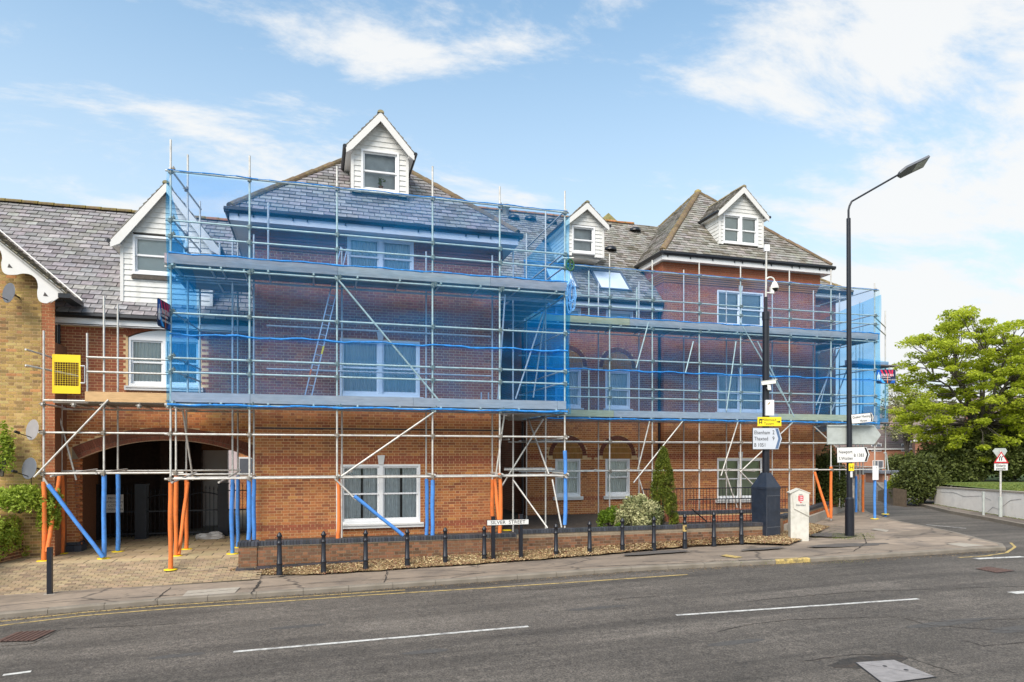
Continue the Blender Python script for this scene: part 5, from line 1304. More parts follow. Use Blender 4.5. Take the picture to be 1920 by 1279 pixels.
# left part
for px, y, tp in ((82, LO, 620), (195, LO, 555), (115.5, LI, 757), (221, LI, 570)):
    A1.std(X(px, y), y, SL+.01, zpx(px, tp, y))
A1.std(X(163.5, LO), LO, H+1.25, zpx(163.5, 625, LO))
for h in (.53, -.45): A1.tube((X(74, LO), LO-.05, H+h), (X(345, LO), LO-.05, H+h)); [A1.coup((X(p, LO), LO-.04, H+h)) for p in (82, 195, 330)]
for h in (-.42,): A1.tube((X(90, LI), LI-.05, H+h), (X(452, LI), LI-.05, H+h)); A1.tube((X(330, LO)-.1, LO-.05, H+h-.07), (X(470, LO), LO-.05, H+h-.07))
for px0, py0, px1, py1 in ((163, 671, 322, 675), (163, 698, 322, 701), (84, 751, 322, 757)):
    h = zpx(px0, (py0+py1)/2, LO)
    A1.tube((X(px0, LO), LO-.05, zpx(240, (py0+py1)/2, LO)), (X(px1, LO), LO-.05, zpx(240, (py0+py1)/2, LO)))
A1.tube((X(90, LI), LI-.05, H+1.17), (X(345, LI), LI-.05, H+1.17))
for a, b in (((48, 655), (103, 672)), ((48, 685), (150, 706))): A1.tube(pt(*a, 18.35), pt(*b, 19.6), 'guard_rail')
for p in (82, 140, 195, 262, 316): x = X(p, LO); A1.tube((x, LO-.12, H+1.21), (x+.02, LI+.1, H+1.21), 'transom'); A1.coup((x, LO-.05, H+1.2))
A1.deck(X(98, LO), X(328, LO), LO+.05, LI-.05, H+1.245)
m = MB(); A1.toe(X(161, LO), X(320, LO), LO, H+1.29, cols=[(.62, .40, .20)], h=.24)
for a, b in (((95, 893), (182, 880)), ((180, 888), (238, 880)), ((322, 905), (368, 886)), ((410, 905), (445, 886)), ((628, 896), (660, 884))): A1.tube(pt(*a, LO-.1 if a[0] < 300 else F1-.1), pt(*b, LI if a[0] < 300 else I1), 'transom')
# braces (grey)
for a, ya_, b, yb_ in (((64, 895), 18.6, (203, 750), 18.6), ((104, 755), LI-.1, (143, 900), LI-.1), ((341, 757), 19.0, (362, 900), 19.6), ((628, 517), F1-.06, (824, 752), F1-.06), ((640, 893), F1-.06, (818, 770), F1-.06), ((628, 898), F1-.06, (668, 938), F1-.06), ((82, 897), 18.6, (92, 912), 18.6)):
    A1.tube(pt(*a, ya_), pt(*b, yb_), 'brace')
# foam sleeves
def slv(S, px, y, py0, py1, mat, bend=0., foot=True, dark=None):
    x = X(px, y); z1 = zpx(px, py0, y); z0 = max(zpx(px, py1, y), 0); S.sleeve((x, y, z0), (x, y, z1), mat, bend)
slv(A1, 82, LO, 903, 1052, 'orange', .02); slv(A1, 115.5, LI, 892, 1036, 'orange', .03); slv(A1, 195, LO, 890, 1044, 'blue'); slv(A1, 221, LI, 889, 1032, 'blue', .01)
slv(A1, 320, F1, 904, 1069, 'orange'); slv(A1, 330, LO, 888, 1043, 'orange'); slv(A1, 349.5, LI, 888, 1030, 'orange'); A1.std(X(349.5, LI), LI, SL, H+1.2)
slv(A1, 436, LO, 898, 1040, 'blue', -.02); slv(A1, 446, LI, 892, 1027, 'blue'); slv(A1, 466, F1, 896, 1012, 'blue', .02); slv(A1, 476.5, I1, 893, 1012, 'blue', -.01)
slv(A1, 633.5, F1, 894, 1012, 'orange', .03); slv(A1, 799.5, I1, 898, 1005, 'blue', .02); slv(A1, 811, F1, 900, 1006, 'blue'); slv(A1, 923, I1, 899, 1000, 'orange'); slv(A1, 937, F1, 888, 1000, 'orange', .03); slv(A1, 1059, F1, 845, 984, 'blue', .025)
for (a, y0), (b, y1), mt in ((((112, 890), 19.2), ((88, 1035), 18.55), 'orange'), (((352, 905), LI), ((335, 1040), LO), 'orange'), (((90, 909), 18.6), ((193, 1045), 18.55), 'blue'), (((664, 930), F1-.08), ((756, 1004), F1-.1), 'blue'), (((928, 899), I1), ((936, 985), F1+.1), 'orange')):
    A1.sleeve(pt(*b, y1), pt(*a, y0), mt, r=.046); A1.tube(pt(*b, y1), pt(*a, y0), 'brace')
for px, y in ((82, LO), (115.5, LI), (195, LO), (221, LI), (330, LO), (349.5, LI), (436, LO), (446, LI)): A1.foot(X(px, y), y, SL+.005)
A1.foot(xo[0], F1, fz(xo[0], F1)+.01); A1.foot(xo[5], F1, .655); A1.foot(X(950, 19), 19, .62)
# right return of the left bay
XR = xo[5]
for px, y, tp in ((1023, 19.0, 395), (987, 20.9, 438), (962, 18.6, 447)): A1.std(X(px, y), y, .6, zpx(px, tp, y))
for h in LV: A1.tube((XR, F1-.1, H+h+.05), (XR-.02, 21.3, H+h+.05), 'guard_rail')
for h in (4.37, 1.17, .49, -.56): A1.tube((XR, F1-.15, H+h-.05), (XR, 21.5, H+h-.05)); A1.tube((XR-1.3, I1, H+h-.05), (XR-1.3, 21.5, H+h-.05))
A1.deck(XR-1.35, XR-.0, I1+.05, 21.6, H+4.445, along='y'); A1.deck(XR-1.35, XR, I1+.05, 21.6, H+1.245, along='y')
for h in (4.42, 1.2):
    for k in range(5): y = 18.4+k*.75; A1.tube((XR-1.45, y, H+h-.03), (XR+.1, y, H+h-.03), 'transom')
for a, y0, b, y1 in (((1018.6, 786), 18.6, (940, 913), 18.6), ((990, 785), 19.5, (1029, 889), 17.9), ((962, 900), 18.5, (1026.6, 990), 17.7), ((1035.6, 899), 17.8, (1053, 989), 17.5), ((1020, 584), 18.4, (967, 748), 18.4), ((1022, 590), 19.2, (1000, 745), 19.2), ((947, 552), 17.6, (934, 748), 17.8), ((946, 775), 17.6, (930, 890), 17.9)): A1.tube(pt(*a, y0), pt(*b, y1), 'brace')
A1.tube((X(945, 18.6), 18.6, H-.42), (X(1040, 18.6), 18.6, H-.42)); A1.tube((X(945, 19.3), 19.3, H-.40), (X(1035, 19.3), 19.3, H-.40))
A1.done()
# --- second scaffold
A2 = Scaf('galvanised tube scaffold before the recessed middle and right bay, turning the street corner', None, (13, 21.6, 0))
ps = [(1143, 476, 962), (1223, 488, 975), (1311, 493, 962), (1388.5, 500, 962), (1480, 508, 965), (1558, 505, 978), (1640, 531, 984)]
gz2 = lambda x: .62 if x < 17 else zg(x)
xs2 = [X(p[0], F2) for p in ps]
for (px, tp, bt), x in zip(ps, xs2): A2.std(x, F2, gz2(x), zpx(px, tp, F2))
A2.std(X(1104, F2), F2, H+1.3, zpx(1104, 692, F2))
A2.std(X(1104, F2), F2, H+4.4, zpx(1104, 508, F2)); A2.std(X(1194, F2), F2, H+4.4, zpx(1194, 528, F2)-.2)
for px, tp in ((1122, 530), (1198, 528), (1282, 506), (1362, 545), (1448, 545), (1525, 545)): A2.std(X(px, I2), I2, .6, zpx(px, tp, I2))
x0_, x1_ = XR-.1, xs2[-1]+.15
for h in (6.40, 5.40, 5.07, 3.28, 2.28, 1.97):
    for a, b in ((x0_, 13.2), (13.21, x1_)): A2.tube((a, F2-.05, H+h), (b, F2-.05, H+h))
    for x in xs2: A2.coup((x, F2-.03, H+h))
for h in (4.39, 1.22, .45, -.56):
    for a, b in ((x0_, 12.2), (12.21, x1_)): A2.tube((a, F2-.05, H+h), (b, F2-.05, H+h)); A2.tube((a, I2, H+h), (min(b, 19.3), I2, H+h))
    for x in xs2: A2.coup((x, F2-.03, H+h))
for h in (4.44, 1.27):
    x = x0_+.2
    while x < x1_: A2.tube((x, F2-.12, H+h), (x, I2+.05, H+h), 'transom'); x += 1.15
A2.deck(x0_, x1_, F2+.05, I2-.05, H+4.465); A2.deck(x0_, x1_, F2+.05, I2-.05, H+1.295)
tg = (.45, .385, .40); ty = (.52, .43, .28)
A2.toe(x0_+.1, x1_, F2, H+4.475, cols=[ty, tg, tg, tg, tg, tg]); A2.toe(x0_+.1, x1_, F2, H+1.30, L=3.3, cols=[ty, tg, tg, ty, tg, tg])
for a, b in (((1280, 790), (1188, 905)), ((1388, 505+100), (1468, 742)), ((1489, 790), (1388, 885)), ((1388, 884), (1425, 922)), ((1199, 900), (1211, 940)), ((1360, 885), (1382, 952)), ((1216, 605), (1193, 690)), ((1300, 640), (1285, 700)), ((1380, 640), (1362, 770)), ((1218, 790), (1196, 880)), ((1384, 790), (1352, 892)), ((1527, 800), (1580, 850)), ((1420, 640), (1489, 782))):
    A2.tube(pt(*a, F2-.07), pt(*b, F2-.07), 'brace')
for a, b in (((1115, 881), (1140, 884)), ((1175, 880), (1215, 883)), ((1330, 883), (1370, 880)), ((1365, 880), (1415, 884))): A2.tube(pt(*a, F2-.1), pt(*b, I2), 'transom')
# corner turning into the side road
xe = xs2[-1]
A2.std(X(1660, 23.2), 23.2, .2, zpx(1660, 583, 23.2)); A2.std(X(1605, 24.5), 24.5, .2, zpx(1605, 620, 24.5)); A2.std(X(1618, 24.4), 24.4, .2, zpx(1618, 570, 24.4)); A2.std(X(1590, 24.2), 24.2, .6, zpx(1590, 560, 24.2)); A2.std(X(1574, 24.0), 24.0, .6, zpx(1574, 550, 24.0)); A2.std(X(1612, 25.0), 25.0, .2, zpx(1612, 566, 25.0))
for h in (6.40, 5.40, 5.07, 3.28, 2.28, 1.97, 1.22, 4.39, -.52):
    A2.tube((xe, F2-.1, H+h+.05), (xe+.0, 26.5, H+h+.05), 'guard_rail')
    A2.tube((xe, F2, H+h-.04), (X(1660, 23.2), 23.2, H+h-.04), 'guard_rail') if h in (5.40, 5.07, 2.28, 1.97, -.52) else None
    A2.tube((xe, 24.6, H+h), (xe-2.6, 24.6, H+h)) if h > 1 else None
A2.deck(xe-1.3, xe, I2+.05, 26.4, H+4.465, along='y'); A2.deck(xe-1.3, xe, I2+.05, 26.4, H+1.295, along='y')
x6 = X(1660, 23.2)
A2.deck(xe+.02, x6+.1, 22.6, 23.6, H+3.65); A2.deck(xe+.02, x6+.1, 22.6, 23.6, H+1.295)
for z_ in (H+3.66, H+1.30): A2.toe(xe, x6+.1, 23.2, z_)
for a, y0, b, y1 in (((1580, 640), 23, (1530, 760), 22.5), ((1565, 650), 23, (1528, 800), 22.7), ((1600, 660), 24, (1560, 770), 23)): A2.tube(pt(*a, y0), pt(*b, y1), 'brace')
slv(A2, 1558, F2, 875, 972, 'orange', 0); A2.sleeve(pt(1554, 970, F2-.1), pt(1527, 885, F2+.3), 'orange', r=.05)
slv(A2, 1640, F2, 898, 980, 'blue', 0); slv(A2, 1660, 23.2, 900, 975, 'blue', 0); slv(A2, 1605, 24.5, 893, 968, 'blue', 0); slv(A2, 1618, 24.4, 890, 968, 'orange', 0)
for px, y in ((1640, F2), (1660, 23.2)): x = X(px, y); A2.foot(x, y, zg(x)+.005)
m = MB(); p = pt(1641, 884, F2-.08); m.box(p.x-.13, p.x+.15, p.y-.01, p.y, p.z-.33, p.z+.22); tag(m.build('white_notice', M['pvc']), 'small plain white sheet tied above a blue sleeved foot at the corner', 'notice')
A2.done()

# ================================================================ DEBRIS NETTING
def net_sheet(label, P00, P10, P01, P11, nu=40, nv=24, amp=.03, seed=0, double=0):
    P00, P10, P01, P11 = map(Vector, (P00, P10, P01, P11)); rd = random.Random(seed)
    nn = (P10-P00).cross(P01-P00).normalized(); v = []
    ph = [rd.uniform(0, 6) for _ in range(6)]
    for j in range(nv+1):
        for i in range(nu+1):
            a, b = i/nu, j/nv; p = (P00*(1-a)+P10*a)*(1-b)+(P01*(1-a)+P11*a)*b; Lx = (P10-P00).length
            d = amp*(math.sin(a*Lx*2.1+ph[0]+1.5*math.sin(b*5+ph[1]))*.5+math.sin(b*11+ph[2]+a*Lx*.8)*.4+.3*math.sin(a*Lx*5+b*9+ph[3]))
            v.append(p+nn*d)
    f = [(j*(nu+1)+i, j*(nu+1)+i+1, (j+1)*(nu+1)+i+1, (j+1)*(nu+1)+i) for j in range(nv) for i in range(nu)]
    n0 = len(v); nf = len(f)
    if double:      # added second layer behind the poles, made up to tint the wall seen through
        v += [p0+Vector((0, double, 0)) for p0 in [(P00*(1-i/nu)+P10*i/nu)*(1-j/nv)+(P01*(1-i/nu)+P11*i/nu)*j/nv for j in range(nv+1) for i in range(nu+1)]]; f += [tuple(q+n0 for q in t) for t in f]
    me = bpy.data.meshes.new('debris_netting'); me.from_pydata(v, [], f); me.materials.append(M['net_outer' if double else 'net'])
    if double: me.materials.append(M['net_tint']); me.polygons.foreach_set('material_index', [0]*nf+[1]*nf)
    me.polygons.foreach_set('use_smooth', [True]*len(f))
    o = put(me, 'debris_netting'); tag(o, label, 'netting', 'blue debris netting on the scaffolding'); return o
yN = F1-.19
def roll(parent, pts, r=.024):
    m = MB()
    for a, b in zip(pts, pts[1:]): m.tube(a, b, r*random.uniform(.6, 1.25), 7, r2=r*random.uniform(.6, 1.25))
    m.build('bunched_edge', M['netroll'], parent)
def wavy(x0, x1, y, z, n=40, a=.03, yw=.01):
    return [Vector((x0+(x1-x0)*k/n, y+random.uniform(-yw, yw), z+a*math.sin(k*.9+x0)+a*.6*math.sin(k*2.3))) for k in range(n+1)]
n1_ = net_sheet('blue mesh sheet over the upper lift of the left bay', (xo[0]-.05, yN, H+2.74), (XR+.03, yN, H+2.74), (xo[0]-.05, yN, H+6.58), (XR+.03, yN, H+6.58), seed=1, double=.22)
n2_ = net_sheet('blue mesh sheet over the lower lift of the left bay', (xo[0]-.05, yN-.02, H+1.10), (XR+.03, yN-.02, H+1.10), (xo[0]-.05, yN-.02, H+2.82), (XR+.03, yN-.02, H+2.82), seed=2, double=.235)
roll(n1_, wavy(xo[0], XR, yN-.03, H+2.79, a=.02)); roll(n1_, wavy(xo[0], XR, yN-.03, H+4.66, a=.012), .022); roll(n2_, wavy(xo[0]-.03, XR, yN-.03, H+1.16, a=.012), .026); roll(n1_, wavy(xo[0]-.03, XR, yN, H+6.58, a=.008), .014)
net_sheet('pale blue mesh strip folded round the left end of the scaffold', (xo[0]-.06, yN, H+1.15), (xr_[1]-.05, LI+.1, H+1.15), (xo[0]-.06, yN, H+6.4), (xr_[1]-.05, LI+.1, H+4.6), nu=14, seed=3)
net_sheet('second blue mesh layer hanging inside the left end', (xo[0]+.02, yN+.2, H+2.0), (xo[0]+.55, yN+.5, H+2.0), (xo[0]+.02, yN+.2, H+5.6), (xo[0]+.5, yN+.5, H+4.2), nu=10, seed=13)
net_sheet('deep blue mesh curtain down the return beside the recessed middle', (XR+.06, yN, H+1.10), (XR+.06, 21.45, H+1.10), (XR+.06, yN, H+6.5), (XR+.06, 21.45, H+6.4), nu=24, seed=4, amp=.05)
net_sheet('second layer of blue mesh on the return beside the recessed middle', (XR+.16, yN+.3, H+1.2), (XR+.12, 21.45, H+1.2), (XR+.14, yN+.3, H+4.3), (XR+.12, 21.45, H+4.3), nu=24, seed=14, amp=.06)
yM = F2-.19
n3_ = net_sheet('blue mesh sheet over the upper lift of the middle and right bay', (XR+.05, yM, H+2.84), (xe+.05, yM, H+2.84), (XR+.05, yM, H+6.38), (xe+.05, yM, H+6.38), nu=60, seed=5, double=.22)
n4_ = net_sheet('blue mesh sheet over the lower lift of the middle and right bay', (XR+.05, yM-.02, H+1.16), (xe+.05, yM-.02, H+1.16), (XR+.05, yM-.02, H+2.92), (xe+.05, yM-.02, H+2.92), nu=60, seed=6, double=.235)
roll(n3_, wavy(XR, xe, yM-.04, H+2.88, 60, .02)); roll(n3_, wavy(XR, xe, yM-.04, H+4.68, 60, .012), .022); roll(n4_, wavy(XR, xe, yM-.04, H+1.22, 60, .01), .028); roll(n3_, wavy(XR, xe, yM, H+6.38, 60, .006), .012)
net_sheet('blue mesh curtain down the corner return over the side road', (xe+.08, yM, H+1.0), (xe+.08, 26.6, H+1.0), (xe+.08, yM, H+6.2), (xe+.08, 26.6, H+5.6), nu=24, seed=7, amp=.06)
net_sheet('blue mesh across the back of the corner scaffold', (cx1+.2, 24.7, H+1.0), (xe, 24.7, H+1.0), (cx1+.2, 24.7, H+5.7), (xe, 24.7, H+5.3), nu=16, seed=8, amp=.06)
net_sheet('narrow blue mesh strip at the far right end of the scaffold', (xe+.05, 22.5, H+1.2), (x6+.05, 23.1, H+1.2), (xe+.05, 22.5, H+3.9), (x6+.05, 23.1, H+3.9), nu=10, seed=9)

# ladders, gate, pulley, company boards
def ladder(name, label, a, b, wdt, yel=True):
    a, b = Vector(a), Vector(b); t = thing('ladder', label, 'ladder', a); d = (b-a); L = d.length; dn = d.normalized(); sdv = Vector((1, 0, 0)); sdv = (sdv-dn*sdv.dot(dn)).normalized()
    for k in (-1, 1): m = MB(); m.obox(a+sdv*(k*wdt/2-.014)-Vector((0, .03, 0)), sdv*.028, Vector((0, .06, 0)), d); m.build('stile', M['alu'], t)
    n = int(L/.27)
    for k in range(1, n): m = MB(); c = a+dn*(k*.27); m.tube(c-sdv*wdt/2, c+sdv*wdt/2, .014, 6); m.build('rung', M['alu'], t)
    if yel: m = MB(); c = a+dn*L*.28; m.obox(c+sdv*(wdt/2-.02)-Vector((0, .036, 0)), sdv*.04, Vector((0, .004, 0)), dn*.22); m.build('sticker', M['yellow'], t); m = MB(); c = a+dn*L*.12; m.obox(c+sdv*(-wdt/2-.02)-Vector((0, .036, 0)), sdv*.04, Vector((0, .004, 0)), dn*.2); m.build('sticker', M['orange'], t)
ladder('ladder', 'long aluminium ladder leaning between the two lifts left of the big windows', pt(578, 742, 18.05), pt(645, 465, 18.35), .16)
ladder('ladder', 'short ladder top poking over the kick board near the right corner of the left bay', pt(909, 752, 17.9), pt(909, 736, 17.9)+Vector((0, 0, .0)), .2, False)
yg = LO-.09; gt = thing('scaffold_gate', 'bright yellow mesh safety gate at the left end of the scaffold', 'gate', (X(125, yg), yg, zpx(125, 738, yg)))
ga, gb, gc, gd = X(98, yg), X(151, yg), zpx(125, 738, yg), zpx(125, 665, yg)
m = MB(); hz_ = (gd-gc); m.box(ga, gb, yg, yg+.02, gd-hz_*.20, gd); m.box(ga, gb, yg, yg+.02, gc, gc+hz_*.20); m.box(ga, ga+.035, yg-.003, yg+.023, gc, gd); m.box(gb-.035, gb, yg-.003, yg+.023, gc, gd); m.build('gate_frame', M['yellow'], gt)
m = MB()
for k in range(1, 11): x = ga+(gb-ga)*k/11; m.box(x-.003, x+.003, yg+.006, yg+.012, gc+hz_*.2, gd-hz_*.2)
for k in range(1, 11): z = gc+hz_*(.2+.6*k/11); m.box(ga, gb, yg+.004, yg+.010, z-.003, z+.003)
m.build('mesh_infill', M['yellow'], gt)
m = MB(); 
for zz in (gd-hz_*.28, gc+hz_*.28): m.tube((gb, yg, zz), (gb+.09, yg, zz), .014, 6)
m.tube((gb+.09, yg, gd-hz_*.28), (gb+.09, yg, gc+hz_*.28), .014, 6); m.build('latch_bracket', M['alu'], gt)
# hoist wheel and coiled blue rope by the corner
c = pt(1069, 497, F1-.15); t = thing('pulley_wheel', 'green gin wheel hanging from a short tube at the scaffold corner', 'pulley', c)
A_t = MB(); A_t.tube(pt(1056, 484, F1), pt(1076, 484, F1-.15), .024, 8); A_t.build('hanger', M['steel'], t)
m = MB()
for k in range(16):
    t0, t1 = 2*math.pi*k/16, 2*math.pi*(k+1)/16; m.tube(c+Vector((.11*math.cos(t0), 0, .15*math.sin(t0))), c+Vector((.11*math.cos(t1), 0, .15*math.sin(t1))), .022, 6)
for k in range(3): t0 = math.pi*k/3; m.tube(c+Vector((.1*math.cos(t0), 0, .14*math.sin(t0))), c-Vector((.1*math.cos(t0), 0, .14*math.sin(t0))), .012, 5)
M['pgreen'] = pmat('pulley_green', (.03, .12, .04), rough=.5); m.build('wheel', M['pgreen'], t)
c = pt(1071, 552, F1-.14); t = thing('rope_coil', 'bundle of pale blue rope hanging below the gin wheel', 'rope', c); M['rope'] = pmat('blue_rope', (.16, .42, .78), var=.2, rough=.8)
for q in range(13):
    m = MB(); ox, oy, rx, rz_ = random.uniform(-.07, .07), random.uniform(-.05, .05), random.uniform(.05, .12), random.uniform(.2, .42); oz = random.uniform(-.15, .1)
    P = [c+Vector((ox+rx*math.cos(a), oy+.03*math.sin(2*a), oz+rz_*math.sin(a))) for a in [2*math.pi*k/14 for k in range(15)]]
    for a, b in zip(P, P[1:]): m.tube(a, b, .008, 5, cap=False)
    m.build('rope_loop', M['rope'], t)
m = MB(); m.tube(c+Vector((0, 0, .2)), pt(1067, 510, F1-.15), .006, 5); m.tube(c+Vector((.03, 0, .2)), pt(1072, 510, F1-.15), .006, 5); m.build('fall_line', M['rope'], t)
def spartan(label, o, ux, uz, w, h):
    o, ux, uz = Vector(o), Vector(ux).normalized(), Vector(uz).normalized(); nn = ux.cross(uz); t = thing('company_board', label, 'sign', o)
    def poly(pts, d, mat, name): m = MB(); m.prism([o+ux*(a*w)+uz*(b*h)+nn*d for a, b in pts], nn*.002); return m.build(name, mat if not isinstance(mat, str) else M[mat], t)
    m = MB(); r = .06; c = [(r, 0), (1-r, 0), (1, r), (1, 1-r), (1-r, 1), (r, 1), (0, 1-r), (0, r)]; m.prism([o+ux*(a*w)+uz*(b*h)-nn*.004 for a, b in c], nn*.004); m.build('board', M['spnavy'], t)
    poly([(.02, .65), (.02, .95), (.2, .97), (.3, .55), (.2, .3), (.45, .05), (.3, .05), (.05, .35)], .001, 'bluep', 'print_shape'); poly([(.16, .35), (.26, .38), (.48, .05), (.34, .05)], .0035, 'spcyan', 'print_shape'); poly([(.72, .05), (.95, .05), (.96, .3), (.8, .22)], .001, 'bluep', 'print_shape')
    for a, b in ((.20, .30), (.42, .50), (.62, .64), (.78, .70)): poly([(a, .97), (a+.09, .97), (b+.06+.08, .52), (b+.08, .52)], .002, 'spred', 'print_shape')
    poly([(.55, .5), (.60, .5), (.59, .04), (.56, .04)], .0045, 'orange', 'print_shape')
    # helmet: crest, dome, face opening
    hm = [(.05, .28), (.09, .22), (.105, .40), (.12, .40), (.135, .22), (.19, .28), (.20, .55), (.17, .64), (.14, .66), (.14, .80), (.10, .80), (.10, .66), (.06, .62), (.04, .5)]
    poly(hm, .006, 'pvc', 'logo'); poly([(.075, .47), (.115, .44), (.075, .44)], .009, 'spnavy', 'logo'); poly([(.175, .47), (.13, .44), (.175, .44)], .009, 'spnavy', 'logo')
    text(t, 'lettering', 'SPARTAN', o+ux*(.23*w)+uz*(.52*h)+nn*.008, ux, uz, h*.25, M['pvc'], sx=w/h*.62)
    text(t, 'lettering', 'SCAFFOLDING', o+ux*(.24*w)+uz*(.40*h)+nn*.008, ux, uz, h*.12, M['pvc'], sx=w/h*.62)
    text(t, 'lettering', 'SCAFFOLDING SERVICES', o+ux*(.30*w)+uz*(.24*h)+nn*.008, ux, uz, h*.11, M['pvc'], sx=w/h*.62)
M['spnavy'] = pmat('board_navy', (.012, .02, .06), rough=.4); M['spred'] = pmat('board_red', (.7, .02, .08), rough=.4); M['spcyan'] = pmat('board_cyan', (.04, .35, .75), rough=.4)
o_ = Vector(P3(295, 612, F1-.75)); e_ = Vector(P3(319, 624, F1-.02))
a_ = Vector(P3(319.5, 572, F1-.05)); L_ = .62
spartan('company board with white helmet logo seen nearly edge on, fixed to the left corner pole', (X(295, 16.72), 16.72, zpx(319, 622, F1)), (X(319, 17.45)-X(295, 16.72), .73, 0), (0, 0, 1), .80, .62)
bx_ = pt(1643, 719.5, F2-.14); spartan('company board with white helmet logo facing the street at the right corner of the netting', bx_, (CT, -ST, 0), (0, 0, 1), .75, .55)
# ================================================================ BOLLARDS
def bollard(loc, label):
    t = thing('bollard', label, 'bollard', loc, 'black cast iron bollards along the footway'); m = MB()
    m.lathe((0, 0, 0), [(0.0725, -.03), (0.0725, .02), (0.0651, .05), (0.0622, .14), (0.0592, .20)], 16); m.build('foot_section', M['black'], t, loc=(0, 0, 0))
    m = MB(); m.lathe((0, 0, 0), [(0.0592, .20), (0.0696, .215), (0.0696, .245), (0.0577, .26), (0.0488, .68)], 16); m.build('shaft', M['black'], t, loc=(0, 0, 0))
    m = MB(); m.lathe((0, 0, 0), [(0.0488, .68), (0.0622, .69), (0.0622, .715), (0.0488, .73), (0.0459, .84), (0.0607, .85), (0.0622, .875), (0.0444, .90), (0.0333, .93), (0.0163, .95), (0.0000, .958)], 16); m.build('cap', M['black'], t, loc=(0, 0, 0))
    return t
bx_list = [(524, 1075), (606.7, 1070), (685.6, 1063.5), (763.6, 1057), (834.8, 1052), (908, 1045.5), (1042.5, 1036), (1105.5, 1031), (1167, 1027.5), (1226, 1022.5), (1284, 1017), (1338.5, 1014.5), (1390, 1010.5)]
blab = ['black bollard beside the brick end pier, first of the row', 'black bollard left of the ground floor window sill, second from the pier', 'black bollard under the left half of the big ground floor window', 'black bollard at the foot of the slanting blue sleeve', 'black bollard under the pair of blue sleeved poles', 'black bollard just left of the street name plate', 'black bollard just right of the street name plate', 'black bollard in front of the wall below the first middle window', 'black bollard left of the variegated bush', 'black bollard in front of the right side of the variegated bush', 'black bollard with a faded yellow marker band', 'black bollard before the railings, second from the black cabinet column', 'black bollard nearest the black cabinet column']
b0 = None
for i, ((px, py), lb) in enumerate(zip(bx_list, blab)):
    f_ = i/12; x_, y_ = -.80, 16.62; 
    yy = 16.62+(17.02-16.62)*min(1, i/11); x = X(px, yy); zt = zpx(px, (998, 995.5, 993.5, 991.5, 988.5, 986, 981.5, 977, 971, 968.5, 963, 959, 955.3)[i], yy)
    loc = (x, yy, zt-.955)
    if b0 is None: b0 = bollard(loc, lb); cur = b0
    else: cur = copy_tree(b0, loc, label=lb)
    if i == 10: m = MB(); m.lathe((0, 0, 0), [(.0585, .46), (.0575, .64)], 16); m.build('marker_band', M['yline'], cur, loc=(0, 0, 0)); m = MB(); m.box(-.02, .02, -.062, -.057, .5, .6); m.build('marker_mark', M['print'], cur, loc=(0, 0, 0))
x, y = G(93.5, 1091, 0)
for _ in range(9): x, y = G(93.5, 1091, fz(x, y))
t = thing('parking_post', 'short plain black square post standing in the block paving', 'post', (x, y, fz(x, y))); m = MB(); h_ = zpx(93.5, 1026, y)-fz(x, y); m.box(-.045, .045, -.045, .045, 0, h_); m.build('shaft', M['black'], t, loc=(0, 0, 0)); m = MB(); m.box(-.10, .10, -.08, .08, .002, .02); m.build('base', M['concrete'], t, loc=(0, 0, 0))
# street name plate
yS = 16.72; t = thing('street_sign', 'white street name plate reading SILVER STREET on two black posts', 'sign', (X(951, yS), yS, .1))
for px, tp in ((924.6, 970), (976.5, 966)): m = MB(); x = X(px, yS+.04); m.box(x-.045, x+.045, yS+.0, yS+.09, 0, zpx(px, tp, yS)); m.box(x-.05, x+.05, yS-.005, yS+.095, zpx(px, tp, yS), zpx(px, tp, yS)+.02); m.build('post', M['black'], t)
xa, xb = X(912.5, yS), X(991, yS); za, zb_ = zpx(951, 984.5, yS), zpx(951, 974, yS); m = MB(); m.box(xa, xb, yS-.025, yS-.004, za, zb_); m.build('frame', M['black'], t); m = MB(); m.box(xa+.01, xb-.01, yS-.029, yS-.024, za+.01, zb_-.01); m.build('plate', M['signw'], t)
text(t, 'lettering', 'SILVER  STREET', ((xa+xb)/2, yS-.031, za+.035), (1, 0, 0), (0, 0, 1), (zb_-za)*.86, M['print'], 'CENTER', sx=1.12)

# ================================================================ BLACK CABINET COLUMN WITH CAMERAS
bc = Vector(GG(1436, 1010)); t = thing('camera_column', 'tall black camera column with a pyramid topped cabinet base', 'column', bc)
tz = (bc.x*ST+bc.y*CT); s_ = 1280/tz
def cz(py): return H+(853-py)/s_
uu = Vector((math.cos(R(27)-TH), math.sin(R(27)-TH), 0)); vv_ = Vector((-uu.y, uu.x, 0)); wB = 33/s_*.5*1.02
def boxrot(m, c, hw, z0, z1, hw2=None, z1b=None):
    hw2 = hw if hw2 is None else hw2; lo = [Vector((c.x, c.y, z0))+uu*a*hw+vv_*b*hw for a, b in ((-1, -1), (1, -1), (1, 1), (-1, 1))]; hi = [Vector((c.x, c.y, z1))+uu*a*hw2+vv_*b*hw2 for a, b in ((-1, -1), (1, -1), (1, 1), (-1, 1))]; m.box8(lo+hi)
hwid = (48/s_)/2/(math.cos(R(27))+math.sin(R(27)))*1.0
m = MB(); boxrot(m, bc, hwid, bc.z-.1, cz(917)); m.build('cabinet', M['navy'], t); m = MB(); boxrot(m, bc, hwid+.012, cz(917), cz(913)); boxrot(m, bc, hwid+.012, cz(913), cz(886), .095); m.build('pyramid_cap', M['navy'], t)
m = MB(); fc = bc-vv_*hwid
m.obox(fc+uu*(-hwid*.86)-vv_*.008+Vector((0, 0, cz(1004)-bc.z)), uu*hwid*1.72, vv_*.008, (0, 0, cz(930)-cz(1004))); m.build('cabinet_door', M['navy'], t)
m = MB()
